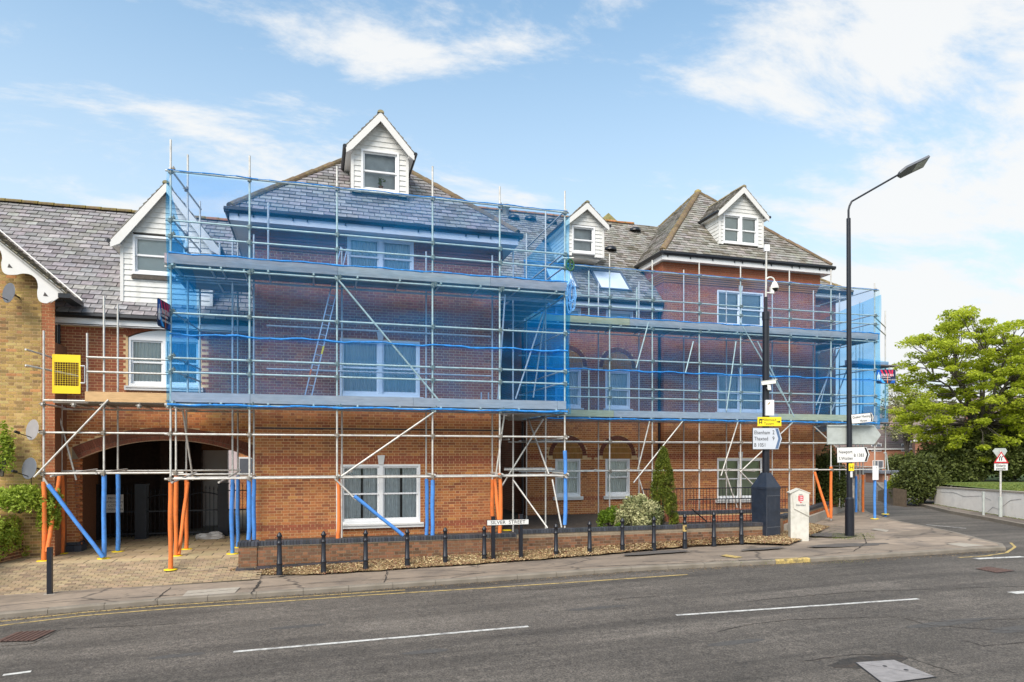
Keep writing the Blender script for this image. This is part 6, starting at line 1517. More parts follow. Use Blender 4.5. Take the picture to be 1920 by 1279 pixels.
for zz in (cz(929), cz(987), cz(1008)): m.obox(fc+uu*(-hwid)-vv_*.012+Vector((0, 0, zz-bc.z)), uu*2*hwid, vv_*.004, (0, 0, .012))
m.obox(fc+uu*(-hwid)-vv_*.012+Vector((0, 0, .05)), uu*.012, vv_*.004, (0, 0, cz(930)-bc.z-.05)); m.build('edge_trim', M['dish'], t)
lf = bc-uu*hwid; m = MB(); m.obox(lf-uu*.03+vv_*(-hwid*.1)+Vector((0, 0, cz(995)-bc.z)), uu*.03, vv_*hwid*.7, (0, 0, .06)); m.obox(lf-uu*.014+vv_*(-hwid*.1)+Vector((0, 0, cz(1008)-bc.z)), uu*.014, vv_*hwid*.7, (0, 0, .22)); m.build('hatch', M['navy'], t)
pc = Vector((bc.x, bc.y, 0)); m = MB(); m.tube((pc.x, pc.y, cz(889)), (pc.x, pc.y, cz(598)), .105, 14, r2=.095); m.build('lower_pole', M['black'], t); m = MB(); m.tube((pc.x, pc.y, cz(600)), (pc.x, pc.y, cz(585)), .11, 10); m.tube((pc.x, pc.y, cz(588)), (pc.x, pc.y, cz(557)), .05, 10); m.build('pole_collar', M['black'], t)
m = MB(); m.tube((pc.x, pc.y, cz(558)), (pc.x+.02, pc.y, cz(470)), .028, 8); m.build('mast', M['steel'], t); m = MB(); c_ = Vector((pc.x+.03, pc.y, cz(471))); m.obox(c_-CR*.075-CF*.04, CR*.15, CF*.08, (0, 0, .19)); m.build('aerial_box', M['pvc'], t)
tc_ = thing('dome_camera', 'white dome camera on a curved arm near the column top', 'camera', (pc.x+.2, pc.y, cz(540))); M['camw'] = pmat('camera_white', (.72, .72, .66), var=.08, rough=.45)
m = MB(); base = Vector((pc.x, pc.y, cz(528))); P = [base+CR*(.13*(1-math.cos(a)))+Vector((0, 0, .13*math.sin(a))) for a in [math.pi*k/10 for k in range(11)]]
for a, b in zip(P, P[1:]): m.tube(a, b, .022, 8)
m.build('arm', M['camw'], tc_); dc = base+CR*.26+Vector((0, 0, -.02)); m = MB(); m.lathe(dc, [(.03, .02), (.06, 0), (.105, -.10), (.125, -.16), (.12, -.19)], 14); m.build('housing', M['camw'], tc_); m = MB(); m.lathe(dc, [(.095, -.19), (.09, -.23), (.06, -.27), (.0, -.285)], 14); m.build('dome', M['blackpl'], tc_)
m = MB(); m.obox(Vector((pc.x, pc.y, cz(551)))+CR*.13-CF*.05, CR*.1, CF*.1, (0, 0, .2)); m.tube(Vector((pc.x, pc.y, cz(551)))+Vector((0, 0, .03)), Vector((pc.x, pc.y, cz(551)))+CR*.15+Vector((0, 0, .03)), .02, 6); m.build('junction_box', M['camw'], tc_)
tb = thing('bullet_camera', 'white box camera pointing along the street halfway up the column', 'camera', Vector((pc.x, pc.y, cz(717)))-CF*.1)
c_ = Vector((pc.x, pc.y, cz(719)))-CF*.22; ax_ = (CR*.93-CF*.3+Vector((0, 0, .10))).normalized(); sd_ = ax_.cross(Vector((0, 0, 1))).normalized(); up_ = sd_.cross(ax_)
m = MB(); m.obox(c_-ax_*.2-sd_*.06-up_*.05, ax_*.40, sd_*.12, up_*.10); m.build('housing', M['camw'], tb); m = MB(); m.obox(c_-ax_*.21-sd_*.07+up_*.055, ax_*.46, sd_*.14, up_*.012); m.build('sunshield', M['camw'], tb); m = MB(); m.tube(c_+ax_*.2, c_+ax_*.215, .035, 10); m.build('lens', M['blackpl'], tb); m = MB(); m.obox(c_-CR*.05-up_*.22-sd_*.04, CR*.1, sd_*.08, up_*.17); m.tube(c_-up_*.15, Vector((pc.x, pc.y, c_.z-.15)), .03, 6); m.build('bracket', M['camw'], tb)
def plate(name, label, cat, px0, px1, py0, py1, tdist, mat, edge='black', th=.02, roll_=0., yaw=0., shape='rect', parent=None, dark=None):
    """sign at its real distance tdist (m) in front of the camera, facing the street"""
    w_ = (px1-px0)/1280*tdist; h_ = (py1-py0)/1280*tdist; o = AT(px0, py1, tdist)
    ux = (CR*math.cos(yaw)-CF*math.sin(yaw)); ux = (ux*math.cos(roll_)+Vector((0, 0, 1))*math.sin(roll_)).normalized(); nn = ux.cross(Vector((0, 0, 1))).normalized(); uz = nn.cross(ux).normalized()*1.0
    if uz.z < 0: uz = -uz
    nn = ux.cross(uz)
    t = thing(name, label, cat, o+ux*w_*.5)
    return t, o, ux, uz, nn, w_, h_
def pp(m, o, ux, uz, nn, pts, d, th): m.prism([o+ux*a+uz*b+nn*d for a, b in pts], nn*th)
# plain white box
t_, o, ux, uz, nn, w_, h_ = plate('control_box', 'plain white box fixed on the column above the yellow sign', 'box', 1436, 1451.5, 750, 779, tz-.16, 'pvc'); m = MB(); pp(m, o, ux, uz, nn, [(0, 0), (w_, 0), (w_, h_), (0, h_)], -.08, .08); m.build('casing', M['pvc'], t_); m = MB(); pp(m, o, ux, uz, nn, [(w_*.2, h_*.66), (w_*.55, h_*.8), (w_*.5, h_*.88), (w_*.2, h_*.74)], .001, .002); m.build('sticker', M['yline'], t_)
# yellow direction sign
t_, o, ux, uz, nn, w_, h_ = plate('development_sign', 'yellow sign reading Millsmead Tavern with a house symbol and arrow', 'sign', 1420.5, 1465, 782, 799, tz-.14, 'yellow'); M['signy'] = pmat('sign_yellow', (.88, .68, .02), var=.03, rough=.4)
m = MB(); pp(m, o, ux, uz, nn, [(0, 0), (w_, 0), (w_, h_), (0, h_)], -.02, .02); m.build('panel', M['signy'], t_)
text(t_, 'lettering', 'Millsmead', o+ux*w_*.48+uz*h_*.56+nn*.002, ux, uz, h_*.40, M['print'], 'CENTER'); text(t_, 'lettering', 'Tavern', o+ux*w_*.48+uz*h_*.14+nn*.002, ux, uz, h_*.40, M['print'], 'CENTER')
m = MB(); a, b = w_, h_; pp(m, o, ux, uz, nn, [(a*.05, b*.62), (a*.2, b*.62), (a*.17, b*.8), (a*.08, b*.8)], .001, .002); pp(m, o, ux, uz, nn, [(a*.06, b*.25), (a*.09, b*.25), (a*.09, b*.6), (a*.06, b*.6)], .001, .002); pp(m, o, ux, uz, nn, [(a*.16, b*.25), (a*.19, b*.25), (a*.19, b*.6), (a*.16, b*.6)], .001, .002); pp(m, o, ux, uz, nn, [(a*.09, b*.36), (a*.16, b*.36), (a*.16, b*.44), (a*.09, b*.44)], .001, .002); m.build('house_symbol', M['print'], t_)
m = MB(); pp(m, o, ux, uz, nn, [(a*.8, b*.42), (a*.9, b*.42), (a*.9, b*.52), (a*.8, b*.52)], .001, .002); pp(m, o, ux, uz, nn, [(a*.89, b*.3), (a*.96, b*.47), (a*.89, b*.64)], .001, .002); m.build('arrow', M['print'], t_)
def finger(t_, o, ux, uz, nn, w_, h_, face, tip, chev, lines, edge=.012, cw=.1, tsz=.26):
    out = [(0, 0), (w_-tip, 0), (w_, h_/2), (w_-tip, h_), (0, h_)]
    m = MB(); pp(m, o, ux, uz, nn, out, -.03, .03); m.build('panel', M['print' if face != 'signg' else 'signg'], t_)
    ins = [(edge, edge), (w_-tip-edge*.4, edge), (w_-edge*1.5, h_/2), (w_-tip-edge*.4, h_-edge), (edge, h_-edge)]; m = MB(); pp(m, o, ux, uz, nn, ins, .001, .003); m.build('sign_face', M[face], t_)
    if chev: m = MB(); e = edge*2.2; pp(m, o, ux, uz, nn, [(w_-tip-cw-e, e), (w_-tip-e*.6, e), (w_-e*2, h_/2), (w_-e*2-cw, h_/2)], .005, .002); pp(m, o, ux, uz, nn, [(w_-e*2-cw, h_/2), (w_-e*2, h_/2), (w_-tip-e*.6, h_-e), (w_-tip-cw-e, h_-e)], .005, .002); m.build('chevron', M[chev], t_)
    for s, fx, fy_, sz, al in lines: text(t_, 'lettering', s, o+ux*(w_*fx)+uz*(h_*fy_)+nn*.008, ux, uz, h_*sz, M['print'], al, sx=.80)
t_, o, ux, uz, nn, w_, h_ = plate('direction_sign', 'pale blue-grey direction sign to Elsenham and Thaxted with a blue chevron', 'sign', 1411, 1467, 802, 843, tz-.15, 'signb')
finger(t_, o, ux, uz, nn, w_, h_, 'signb', w_*.13, 'chev', [('Elsenham', .05, .70, .24, 'LEFT'), ('Thaxted', .05, .42, .24, 'LEFT'), ('B 1051', .05, .13, .24, 'LEFT'), ('2', .66, .70, .26, 'LEFT'), ('9', .66, .42, .26, 'LEFT')], cw=w_*.08)
# ================================================================ WHITE STONE
sc2 = Vector(GG(1497, 1010)); t = thing('town_stone', 'upright white stone marker with a gabled top and small red crest', 'stone', sc2); ts_ = sc2.x*ST+sc2.y*CT; k_ = ts_/1280
ux = (CR*math.cos(R(14))-CF*math.sin(R(-14))).normalized(); ux = Vector((math.cos(-TH+R(-10)), math.sin(-TH+R(-10)), 0)); vy = Vector((-ux.y, ux.x, 0)); wS = 32.5*k_/2; hS = (1012-926)*k_; hA = (1012-919)*k_
def SP(a, z, d=0): return Vector((sc2.x, sc2.y, sc2.z+z))+ux*a+vy*d
m = MB(); m.prism([SP(-wS*.96, -.1, -.16), SP(wS*.98, -.1, -.16), SP(wS, hS, -.16), SP(-.02, hA, -.16), SP(-wS, hS, -.16)], vy*.34); m.build('slab', M['stone'], t)
m = MB(); m.prism([SP(-wS*.86, hS-.02, -.19), SP(-wS*.62, hS*.66, -.19), SP(wS*1.0, hS*.50, -.19), SP(wS, hS, -.19), SP(-.02, hA-.02, -.19)], vy*.035); m.build('raised_face', M['stone'], t)
m = MB(); e = .03; m.prism([SP(-wS-e, hS-.02, -.2), SP(-.02, hA, -.2), SP(-.02, hA+.025, -.2), SP(-wS-e, hS+.012, -.2)], vy*.41); m.prism([SP(-.02, hA, -.2), SP(wS+e, hS-.02, -.2), SP(wS+e, hS+.012, -.2), SP(-.02, hA+.025, -.2)], vy*.41); m.build('capping', M['stone'], t)
sh = [(-.065, .13), (.075, .13), (.075, -.03), (.005, -.12), (-.065, -.03)]; cz0 = hS*.86
m = MB(); m.prism([SP(a+.02, cz0+b*.9, -.194) for a, b in sh], vy*.003); m.build('crest', M['red'], t)
for k in range(3): m = MB(); z_ = cz0+.07-k*.06; m.prism([SP(-.02, z_, -.198), SP(.07, z_-.012, -.198), SP(.075, z_+.012, -.198), SP(-.01, z_+.014, -.198)], vy*.002); m.build('crest_mark', M['pvc'], t)
text(t, 'lettering', 'Stansted', SP(.025, cz0-.185, -.196), ux, (0, 0, 1), .08, M['dish'], 'CENTER'); text(t, 'lettering', 'ESSEX', SP(.02, cz0+.135, -.196), ux, (0, 0, 1), .04, M['dish'], 'CENTER')
# ================================================================ LAMP POST WITH SIGNS
lp = Vector(GG(1593, 1005)); t = thing('street_lamp', 'tall black street lamp with a bent arm and flat lantern, signs on its shaft', 'street lamp', lp); tl = lp.x*ST+lp.y*CT; kl = tl/1280
def lz(py): return H+(853-py)*kl
m = MB(); m.tube(lp-Vector((0, 0, .1)), (lp.x, lp.y, lz(936)), .135, 16, r2=.13); m.tube((lp.x, lp.y, lz(936)), (lp.x, lp.y, lz(932)), .14, 16, r2=.085); m.build('base_section', M['black'], t)
m = MB(); m.tube((lp.x, lp.y, lz(935)), (lp.x-.04, lp.y, lz(410)), .085, 14, r2=.062); m.build('shaft', M['black'], t)
q0 = Vector((lp.x-.04, lp.y, lz(411))); k1 = q0+Vector((0, 0, 17*kl)); k2 = q0+CR*6*kl+Vector((0, 0, 33*kl)); k3 = q0+CR*95*kl+Vector((0, 0, 84*kl)); m = MB()
for a, b, r_ in ((q0, k1, .032), (k1, k1+(k2-k1)*.5+CR*(-1*kl), .03), (k1+(k2-k1)*.5+CR*(-1*kl), k2, .03), (k2, k3, .028)): m.tube(a, b, r_, 10)
m.build('arm', M['black'], t)
dl = (k3-k2).normalized(); wd = CF.copy(); h0 = k3-dl*.03
tip_ = h0+CR*52*kl+Vector((0, 0, 25*kl)); dl = (tip_-h0).normalized(); nl = dl.cross(wd).normalized()
if nl.z < 0: nl = -nl
L_ = (tip_-h0).length
tilt = Vector((0, 0, 1)).cross(dl)
side = (wd*.88-Vector((0, 0, .47))).normalized(); nl = dl.cross(side).normalized()
if nl.z < 0: nl = -nl
m = MB(); pl = [h0-side*.09, h0+dl*.16-side*.20, h0+dl*L_-side*.20, h0+dl*L_+side*.20, h0+dl*.16+side*.20, h0+side*.07]; m.prism([p-nl*.03 for p in pl], nl*.07); m.build('lantern', M['dish'], t); m = MB(); m.prism([h0+dl*L_*.55-side*.15-nl*.034, h0+dl*L_*.97-side*.16-nl*.034, h0+dl*L_*.97+side*.16-nl*.034, h0+dl*L_*.55+side*.16-nl*.034], nl*.003); m.build('lens', M['signg'], t)
t_, o, ux, uz, nn, w_, h_ = plate('finger_sign', 'small white finger sign to the Quaker Meeting House, highest on the lamp post', 'sign', 1597, 1640, 776, 794, tl-.12, 'signw', roll_=R(5.5)); finger(t_, o+Vector((0, 0, -.02)), ux, uz, nn, w_, h_, 'signw', w_*.08, 'print', [('Quaker Meeting', .05, .56, .36, 'LEFT'), ('House', .36, .14, .36, 'LEFT')], cw=w_*.045)
t_, o, ux, uz, nn, w_, h_ = plate('direction_sign', 'grey back of a wide arrow shaped road sign fixed across the lamp post', 'sign', 1551, 1652, 797, 834, tl+.14, 'signg'); finger(t_, o, ux, uz, nn, w_, h_, 'signg', w_*.13, None, []); m = MB()
for f in (.05, .95): m.obox(o+uz*(h_*f-.015)+nn*.004, ux*w_*.86, nn*.03, uz*.03)
m.build('channel', M['signg'], t_)
t_, o, ux, uz, nn, w_, h_ = plate('direction_sign', 'white direction sign to Newport and Saffron Walden on the B1383', 'sign', 1569.5, 1632, 839, 868, tl-.12, 'signw', roll_=R(1.5)); finger(t_, o, ux, uz, nn, w_, h_, 'signw', w_*.10, 'print', [('Newport', .05, .60, .30, 'LEFT'), ('S.Walden', .05, .18, .30, 'LEFT'), ('B 1383', .50, .36, .30, 'LEFT')], cw=w_*.05)
t_, o, ux, uz, nn, w_, h_ = plate('hydrant_sign', 'small yellow hydrant plate with a black H on the lamp post', 'sign', 1591.5, 1601.5, 869, 883, tl-.11, 'yellow'); m = MB(); pp(m, o, ux, uz, nn, [(0, 0), (w_, 0), (w_, h_), (0, h_)], -.01, .01); m.build('plate', M['signy'], t_); text(t_, 'lettering', 'H', o+ux*w_*.5+uz*h_*.2+nn*.002, ux, uz, h_*.8, M['print'], 'CENTER')
t_, o, ux, uz, nn, w_, h_ = plate('post_label', 'narrow white label below the hydrant plate on the lamp post', 'label', 1594.5, 1598.5, 884, 895, tl-.11, 'signw'); m = MB(); pp(m, o, ux, uz, nn, [(0, 0), (w_, 0), (w_, h_), (0, h_)], -.01, .01); m.build('plate', M['signw'], t_)
# ================================================================ ELDERLY PEOPLE SIGN
ep = Vector(GG(1876, 970)); te = ep.x*ST+ep.y*CT; ke = te/1280
def ez_(py): return H+(853-py)*ke
t = thing('warning_sign', 'red triangle elderly people warning sign on a grey pole by the white wall', 'sign', ep)
m = MB(); m.tube(ep, (ep.x, ep.y, ez_(932)), .07, 10); m.build('base_section', M['signg'], t); m = MB(); m.tube((ep.x, ep.y, ez_(932)), (ep.x, ep.y, ez_(845)), .038, 10); m.build('pole', M['steel'], t)
f0 = ep-CF*.06
def EP(px, py, d=0): v = AT(px, py, te-.06-d); return v
m = MB(); m.prism([EP(1863.5, 868.5), EP(1891.5, 868.5), EP(1877.5, 846.5)], CF*.01); m.build('red_border', M['red'], t); m = MB(); m.prism([EP(1867.5, 865.8, .006), EP(1887.5, 865.8, .006), EP(1877.5, 850, .006)], CF*.003); m.build('sign_face', M['signw'], t)
m = MB()
for ox in (0, 4): m.prism([EP(1874+ox-.8, 863.5, .012), EP(1875.5+ox-.4, 863.5, .012), EP(1875+ox, 858.8, .012), EP(1878+ox-.6, 855.4, .012), EP(1877+ox-.8, 854.6, .012), EP(1873.6+ox-.2, 858, .012)], CF*.003)
m.build('figures', M['print'], t)
m = MB(); m.prism([EP(1864.5, 882), EP(1889.5, 882), EP(1889.5, 869.5), EP(1864.5, 869.5)], CF*.01); m.build('sub_plate', M['signw'], t)
for s, py in (('Elderly', 875.2), ('people', 880.6)): text(t, 'lettering', s, EP(1877, py, .012), CR, (0, 0, 1), 6.6*ke, M['print'], 'CENTER')
m = MB(); m.prism([EP(1861.5, 846, -.1), EP(1888.5, 846, -.1), EP(1876, 866, -.1)], CF*.01); m.prism([EP(1861, 846.5, -.12), EP(1889, 846.5, -.12), EP(1885.5, 840.5, -.12), EP(1866, 840.5, -.12)], CF*.02); m.build('rear_sign', M['signg'], t)
bp_ = Vector(GG(1844, 967)); t = thing('pipe_post', 'short grey upright pipe against the white wall', 'post', bp_); m = MB(); m.tube(bp_, (bp_.x, bp_.y, H+(853-922)*((bp_.x*ST+bp_.y*CT)/1280)), .05, 8); m.build('pipe', M['signg'], t)
# ================================================================ VEGETATION
def leaves(name, pts, size, mat, parent=None, kind=None, up=.4, aspect=.55, fac=None, label=None):
    """leaf-sized folded faces at pts (n,3); one mesh"""
    n = len(pts); P = np.asarray(pts, dtype=np.float64); rs = np.random.RandomState(len(pts) % 9973)
    d = rs.normal(size=(n, 3)); d /= np.linalg.norm(d, axis=1)[:, None]
    nr = rs.normal(size=(n, 3)); nr[:, 2] += up*3; nr /= np.linalg.norm(nr, axis=1)[:, None]
    u = np.cross(nr, d); u /= np.linalg.norm(u, axis=1)[:, None]+1e-9; v = np.cross(nr, u)
    s = (size*(.6+.8*rs.rand(n)))[:, None] if np.isscalar(size) else (size*(.6+.8*rs.rand(n)))[:, None]
    a = P-u*s; b = P-v*s*aspect+nr*s*.15; c = P+u*s; e = P+v*s*aspect+nr*s*.15
    V = np.stack([a, b, c, e], 1).reshape(-1, 3); me = bpy.data.meshes.new(name)
    me.vertices.add(4*n); me.vertices.foreach_set('co', V.ravel()); me.loops.add(4*n); me.loops.foreach_set('vertex_index', np.arange(4*n, dtype=np.int32)); me.polygons.add(n)
    me.polygons.foreach_set('loop_start', np.arange(0, 4*n, 4, dtype=np.int32)); me.polygons.foreach_set('loop_total', np.full(n, 4, dtype=np.int32)); me.update(calc_edges=True); me.materials.append(mat)
    at = me.attributes.new('col', 'FLOAT_COLOR', 'FACE'); f = rs.rand(n) if fac is None else np.clip(fac+rs.normal(size=n)*.18, 0, 1); C = np.ones((n, 4), dtype=np.float32); C[:, :3] = f[:, None]; at.data.foreach_set('color', C.ravel())
    return put(me, name, parent, kind=kind, label=label)
rs = np.random.RandomState(3)
def blobs(centers, radii, n, shell=.55):
    """points in the shells of many lumps"""
    k = rs.randint(0, len(centers), n); d = rs.normal(size=(n, 3)); d /= np.linalg.norm(d, axis=1)[:, None]; r = (shell+(1-shell)*rs.rand(n)**.6)
    R_ = np.asarray(radii)[k]; return np.asarray(centers)[k]+d*r[:, None]*R_, k
def shrub(name, label, cat, c, rad, nl, size, mat, lumps=30, lr=.3, flat=.12, base=.0, up=.3, group=None, part='foliage', trunk=True):
    c = Vector(c); t = thing(name, label, cat, c, group); rad = np.array(rad)
    cs = []; 
    for _ in range(lumps):
        d = rs.normal(size=3); d /= np.linalg.norm(d); d[2] = abs(d[2])*1.0-.25*rs.rand(); cs.append(np.array(c)+np.array([0, 0, base+rad[2]*.35])+d*rad*(.55+.3*rs.rand())*np.array([1, 1, .8]))
    cs = np.array(cs); tone = rs.rand(lumps)*.5+.25; P, k = blobs(cs, [rad*lr*(.7+.6*rs.rand()) for _ in range(lumps)], nl)
    P = P[P[:, 2] > c.z+.02]; k = k[:len(P)]
    leaves(part, P, size, M[mat], t, up=up, fac=tone[k[:len(P)]])
    if trunk:
        m = MB()
        for q in range(7): e = cs[rs.randint(len(cs))]; m.tube(c, e, .03*rad[2], 5, r2=.008)
        m.build('stem', M['bark'], t)
    return t
# hedge and shrubs by the planter
A_, dd_, out_, Ls_p, zt_p = PLN
cs = []; 
for k in range(170):
    s_ = rs.rand()*(Ls_p+.2); w_ = rs.rand()*1.3; cs.append([A_.x+dd_.x*s_-out_.x*w_+.0, A_.y+dd_.y*s_-out_.y*w_, zt_p+.12+.34*rs.rand()*(1 if w_ > .15 else .7)])
P, k = blobs(cs, [np.array([.22, .22, .17])]*170, 27000); t = thing('hedge', 'bright green clipped hedge spilling over the planter wall at the left', 'hedge', (A_.x, A_.y, zt_p)); leaves('foliage', P, .035, M['leaf_hedge'], t, up=.5, fac=rs.rand(170)[k]*.5+.35)
cs = []
for k in range(46):
    s_ = .6*Ls_p+rs.rand()*.4*Ls_p; cs.append([A_.x+dd_.x*s_+out_.x*.05, A_.y+dd_.y*s_+out_.y*.05, zt_p+.1-.42*rs.rand()*rs.rand()*2])
P, k = blobs(cs, [np.array([.15, .12, .15])]*46, 2600); leaves('foliage', P, .034, M['leaf_hedge'], t, up=.1)
for i, (px, py, y, r, n, lb) in enumerate(((38, 938, 18.9, (.85, .4, .62), 4600, 'tall loose green shrub against the yellow brick wall'), (93, 968, 18.95, (.26, .28, .72), 2600, 'green shrub behind the orange sleeves at the wall corner'), (4, 850, 19.1, (.28, .2, 1.1), 1500, 'climbing shoots with light leaves at the left edge of the yellow wall'))):
    x, z = W(px, py, y); shrub('shrub', lb, 'shrub', (x, y, z-r[2]*.5), r, n, .042, 'leaf_hedge', lumps=34, lr=.34)
# garden plants behind the low wall
x, z = W(1243, 984, 18.3); t = thing('conifer', 'pointed golden green conifer behind the wall beside the railings', 'tree', (x, 18.3, GZ)); hC = zpx(1243, 840, 18.3)-GZ
cs = []; 
for k in range(170):
    h_ = rs.rand(); rr = .48*(1-h_)**.55*(.55+.45*min(1, h_*6+.6)); a = rs.rand()*6.28; cs.append([x+rr*math.cos(a)*.85, 18.3+rr*math.sin(a)*.85, GZ+.02+h_*(hC-.12)])
P, k = blobs(cs, [np.array([.10, .10, .17])]*170, 21000, .4); leaves('crown', P, .026, M['leaf_thuja'], t, up=-.2, aspect=.4, fac=rs.rand(170)[k]*.6+.15); m = MB(); m.tube((x, 18.3, GZ-.1), (x, 18.3, GZ+hC*.7), .05, 6, r2=.01); m.build('trunk', M['bark'], t)
x, z = W(1199, 985, 18.15); shrub('variegated_bush', 'rounded cream and green variegated bush behind the low wall', 'bush', (x, 18.15, GZ), (.80, .52, .86), 17000, .034, 'leaf_var', lumps=70, lr=.26, up=.2)
x, z = W(1143, 985, 18.6); shrub('bush', 'small bright green bush left of the variegated one', 'bush', (x, 18.6, GZ), (.36, .35, .62), 4200, .03, 'leaf_green', lumps=34, lr=.3)
x, z = W(1176, 985, 17.9); shrub('bush', 'low green shoots at the foot of the variegated bush', 'bush', (x-.25, 17.85, GZ-.05), (.22, .2, .25), 900, .028, 'leaf_green', lumps=12)
x, z = W(1565, 960, 24); shrub('shrub', 'dark green shrub between the right bay and the corner scaffold legs', 'shrub', (x, 24.6, .5), (1.05, .8, 2.2), 15000, .06, 'leaf_dark', lumps=60, lr=.3)
x, z = W(1345, 992, 17.9); shrub('bush', 'dark low plant at the foot of the railings', 'bush', (X(1285, 18.0), 18.0, GZ-.05), (.35, .2, .18), 700, .035, 'leaf_dark', lumps=10)
# grass tufts
def tuft(): 
    q = random.random(); px, py = ((random.uniform(1560, 1640), random.uniform(1000, 1012)) if q < .5 else (random.uniform(1350, 1620), random.uniform(1050, 1058)) if q < .62 else (random.uniform(1480, 1600), random.uniform(985, 1012)) if q < .8 else (random.uniform(440, 900), 1076-(random.uniform(0, 1))*0)); return px, py
pts = []
for _ in range(1500):
    px, py = tuft(); 
    if px < 950 : py = 1078-(px-440)*.047+random.uniform(-3, 2)
    x, y, z = GG(px, py); pts.append((x, y, z+.015))
tag(leaves('weeds', np.array(pts), .022, M['leaf_ground'], None, kind='stuff', up=-.3, aspect=.15), 'thin grass and weeds along the footway edges', 'weeds')
# railings behind the wall
def railing(label, p, q, h, posts=0, step=.125):
    p, q = Vector(p), Vector(q); L = (q-p).length; d = (q-p)/L; t = thing('railing', label, 'railing', p); m = MB(); m.tube(p+Vector((0, 0, h)), q+Vector((0, 0, h)), .018, 6); m.tube(p+Vector((0, 0, .1)), q+Vector((0, 0, .1)), .014, 6); m.build('rail', M['black'], t); n = int(L/step)
    for k in range(n+1): m = MB(); m.tube((0, 0, 0), (0, 0, h), .009, 5); put(m.mesh('bar', M['black']), 'bar', t, loc=d*(L*k/n))
    return t
M['redtile'] = pmat('red_tile', (.30, .11, .06), var=.12, scale=6, rough=.8)
yr1, yr2 = 20.4, 18.75
railing('black railings in front of the right bay window, upper run', (X(1205, yr1), yr1, zpx(1300, 965, yr1)), (X(1478, yr1), yr1, zpx(1300, 965, yr1)), zpx(1300, 916, yr1)-zpx(1300, 965, yr1))
railing('black railings nearer the low wall, lower run beside the conifer', (X(1290, yr2), yr2, zpx(1330, 985, yr2)), (X(1420, yr2), yr2, zpx(1330, 985, yr2)), zpx(1330, 936, yr2)-zpx(1330, 985, yr2))
rw = thing('ramp_wall', 'red brick ramp wall with blue coping behind the railings', 'wall', (X(1270, 19.6), 19.6, GZ)); zr_ = zpx(1330, 958, 19.6)
wf = brick_wall(front(19.6), X(1262, 19.6), X(1480, 19.6), GZ-.2, zr_-.09, rw, pal=pal_red, name='wall_face', quota=0); m = MB(); m.box(X(1262, 19.6), X(1480, 19.6), 19.62, 21.4, GZ-.2, zr_-.11); m.build('wall_core', M['redtile'], rw)
coping_run(wf, front(19.6), X(1262, 19.6), X(1480, 19.6), zr_, .02, -.2, quota=0)
m = MB(); a = Vector((X(1298, 18.9), 18.9, zpx(1298, 955, 18.9))); b = Vector((X(1325, 18.9), 18.9, zpx(1325, 978, 18.9))); t = thing('handrail', 'short sloping black handrail among the lower railings', 'handrail', a); m.tube(a, b, .02, 6); m.build('rail', M['black'], t)

# ================================================================ RIGHT SIDE: FAR FOOTWAY, WALL, GARDEN, TREES, HOUSES
kr = [(1990, 1003), (1920, 990), (1850, 976), (1780, 963), (1720, 948), (1690, 938), (1665, 926), (1650, 915), (1642, 905), (1638, 897)]
kr2 = [GG(px, py, -.1)[:2] for px, py in kr]; kr2 = [(70, kr2[0][1]-2.5)]+kr2
zB = lambda x, y: zg(x)+.02
landB = [tuple(p) for p in kr2]+[(kr2[-1][0]+30, kr2[-1][1]+40), (140, 110), (140, 10)]
farfoot = poly_struct('far_footway', landB, zB, 'pave2')
m = MB(); L = [Vector(p) for p in kr2]
for a, b in zip(L, L[1:]):
    nrm = Vector(((b-a).y, -(b-a).x)).normalized()
    if nrm.x < 0: nrm = -nrm
    m.box8([(*a, 0), (*b, 0), (*(b+nrm*.14), 0), (*(a+nrm*.14), 0), (*a, zg(a.x)+.03), (*b, zg(b.x)+.03), (*(b+nrm*.14), zg(b.x)+.03), (*(a+nrm*.14), zg(a.x)+.03)])
struct(m.build('far_kerb', M['kerb']))
for a, b in (((1640, 940), (1712, 962)), ((1622, 905), (1632, 925))): pass
strip('yellow_line', [rp(*p) for p in [(1612, 955), (1628, 966), (1660, 976)]], .07, 'yline', road)
zb_ = .31
wa_, wb_ = Vector(G(1752, 946, zb_)), Vector(G(1925, 976, zb_)); wd_ = (wb_-wa_).normalized(); wb_ = wb_+wd_*9
hw_a, hw_b = (946-914)/1280*(wa_.x*ST+wa_.y*CT), 1.12
t = thing('white_wall', 'cracked white rendered garden wall with a stone top across the side road', 'wall', (*wa_, zb_)); nn_ = Vector((-wd_.y, wd_.x)); 
if nn_.x < 0: nn_ = -nn_
m = MB(); m.box8([(*wa_, 0), (*wb_, 0), (*(wb_+nn_*.25), 0), (*(wa_+nn_*.25), 0), (*wa_, zb_+hw_a), (*wb_, zb_+hw_b+.1), (*(wb_+nn_*.25), zb_+hw_b+.1), (*(wa_+nn_*.25), zb_+hw_a)]); m.build('rendered_face', M['render_w'], t)
m = MB(); m.box8([(*(wa_-nn_*.03), zb_+hw_a+.001), (*(wb_-nn_*.03), zb_+hw_b+.101), (*(wb_+nn_*.28), zb_+hw_b+.101), (*(wa_+nn_*.28), zb_+hw_a+.001), (*(wa_-nn_*.03), zb_+hw_a+.05), (*(wb_-nn_*.03), zb_+hw_b+.15), (*(wb_+nn_*.28), zb_+hw_b+.15), (*(wa_+nn_*.28), zb_+hw_a+.05)]); m.build('coping', M['concrete'], t)
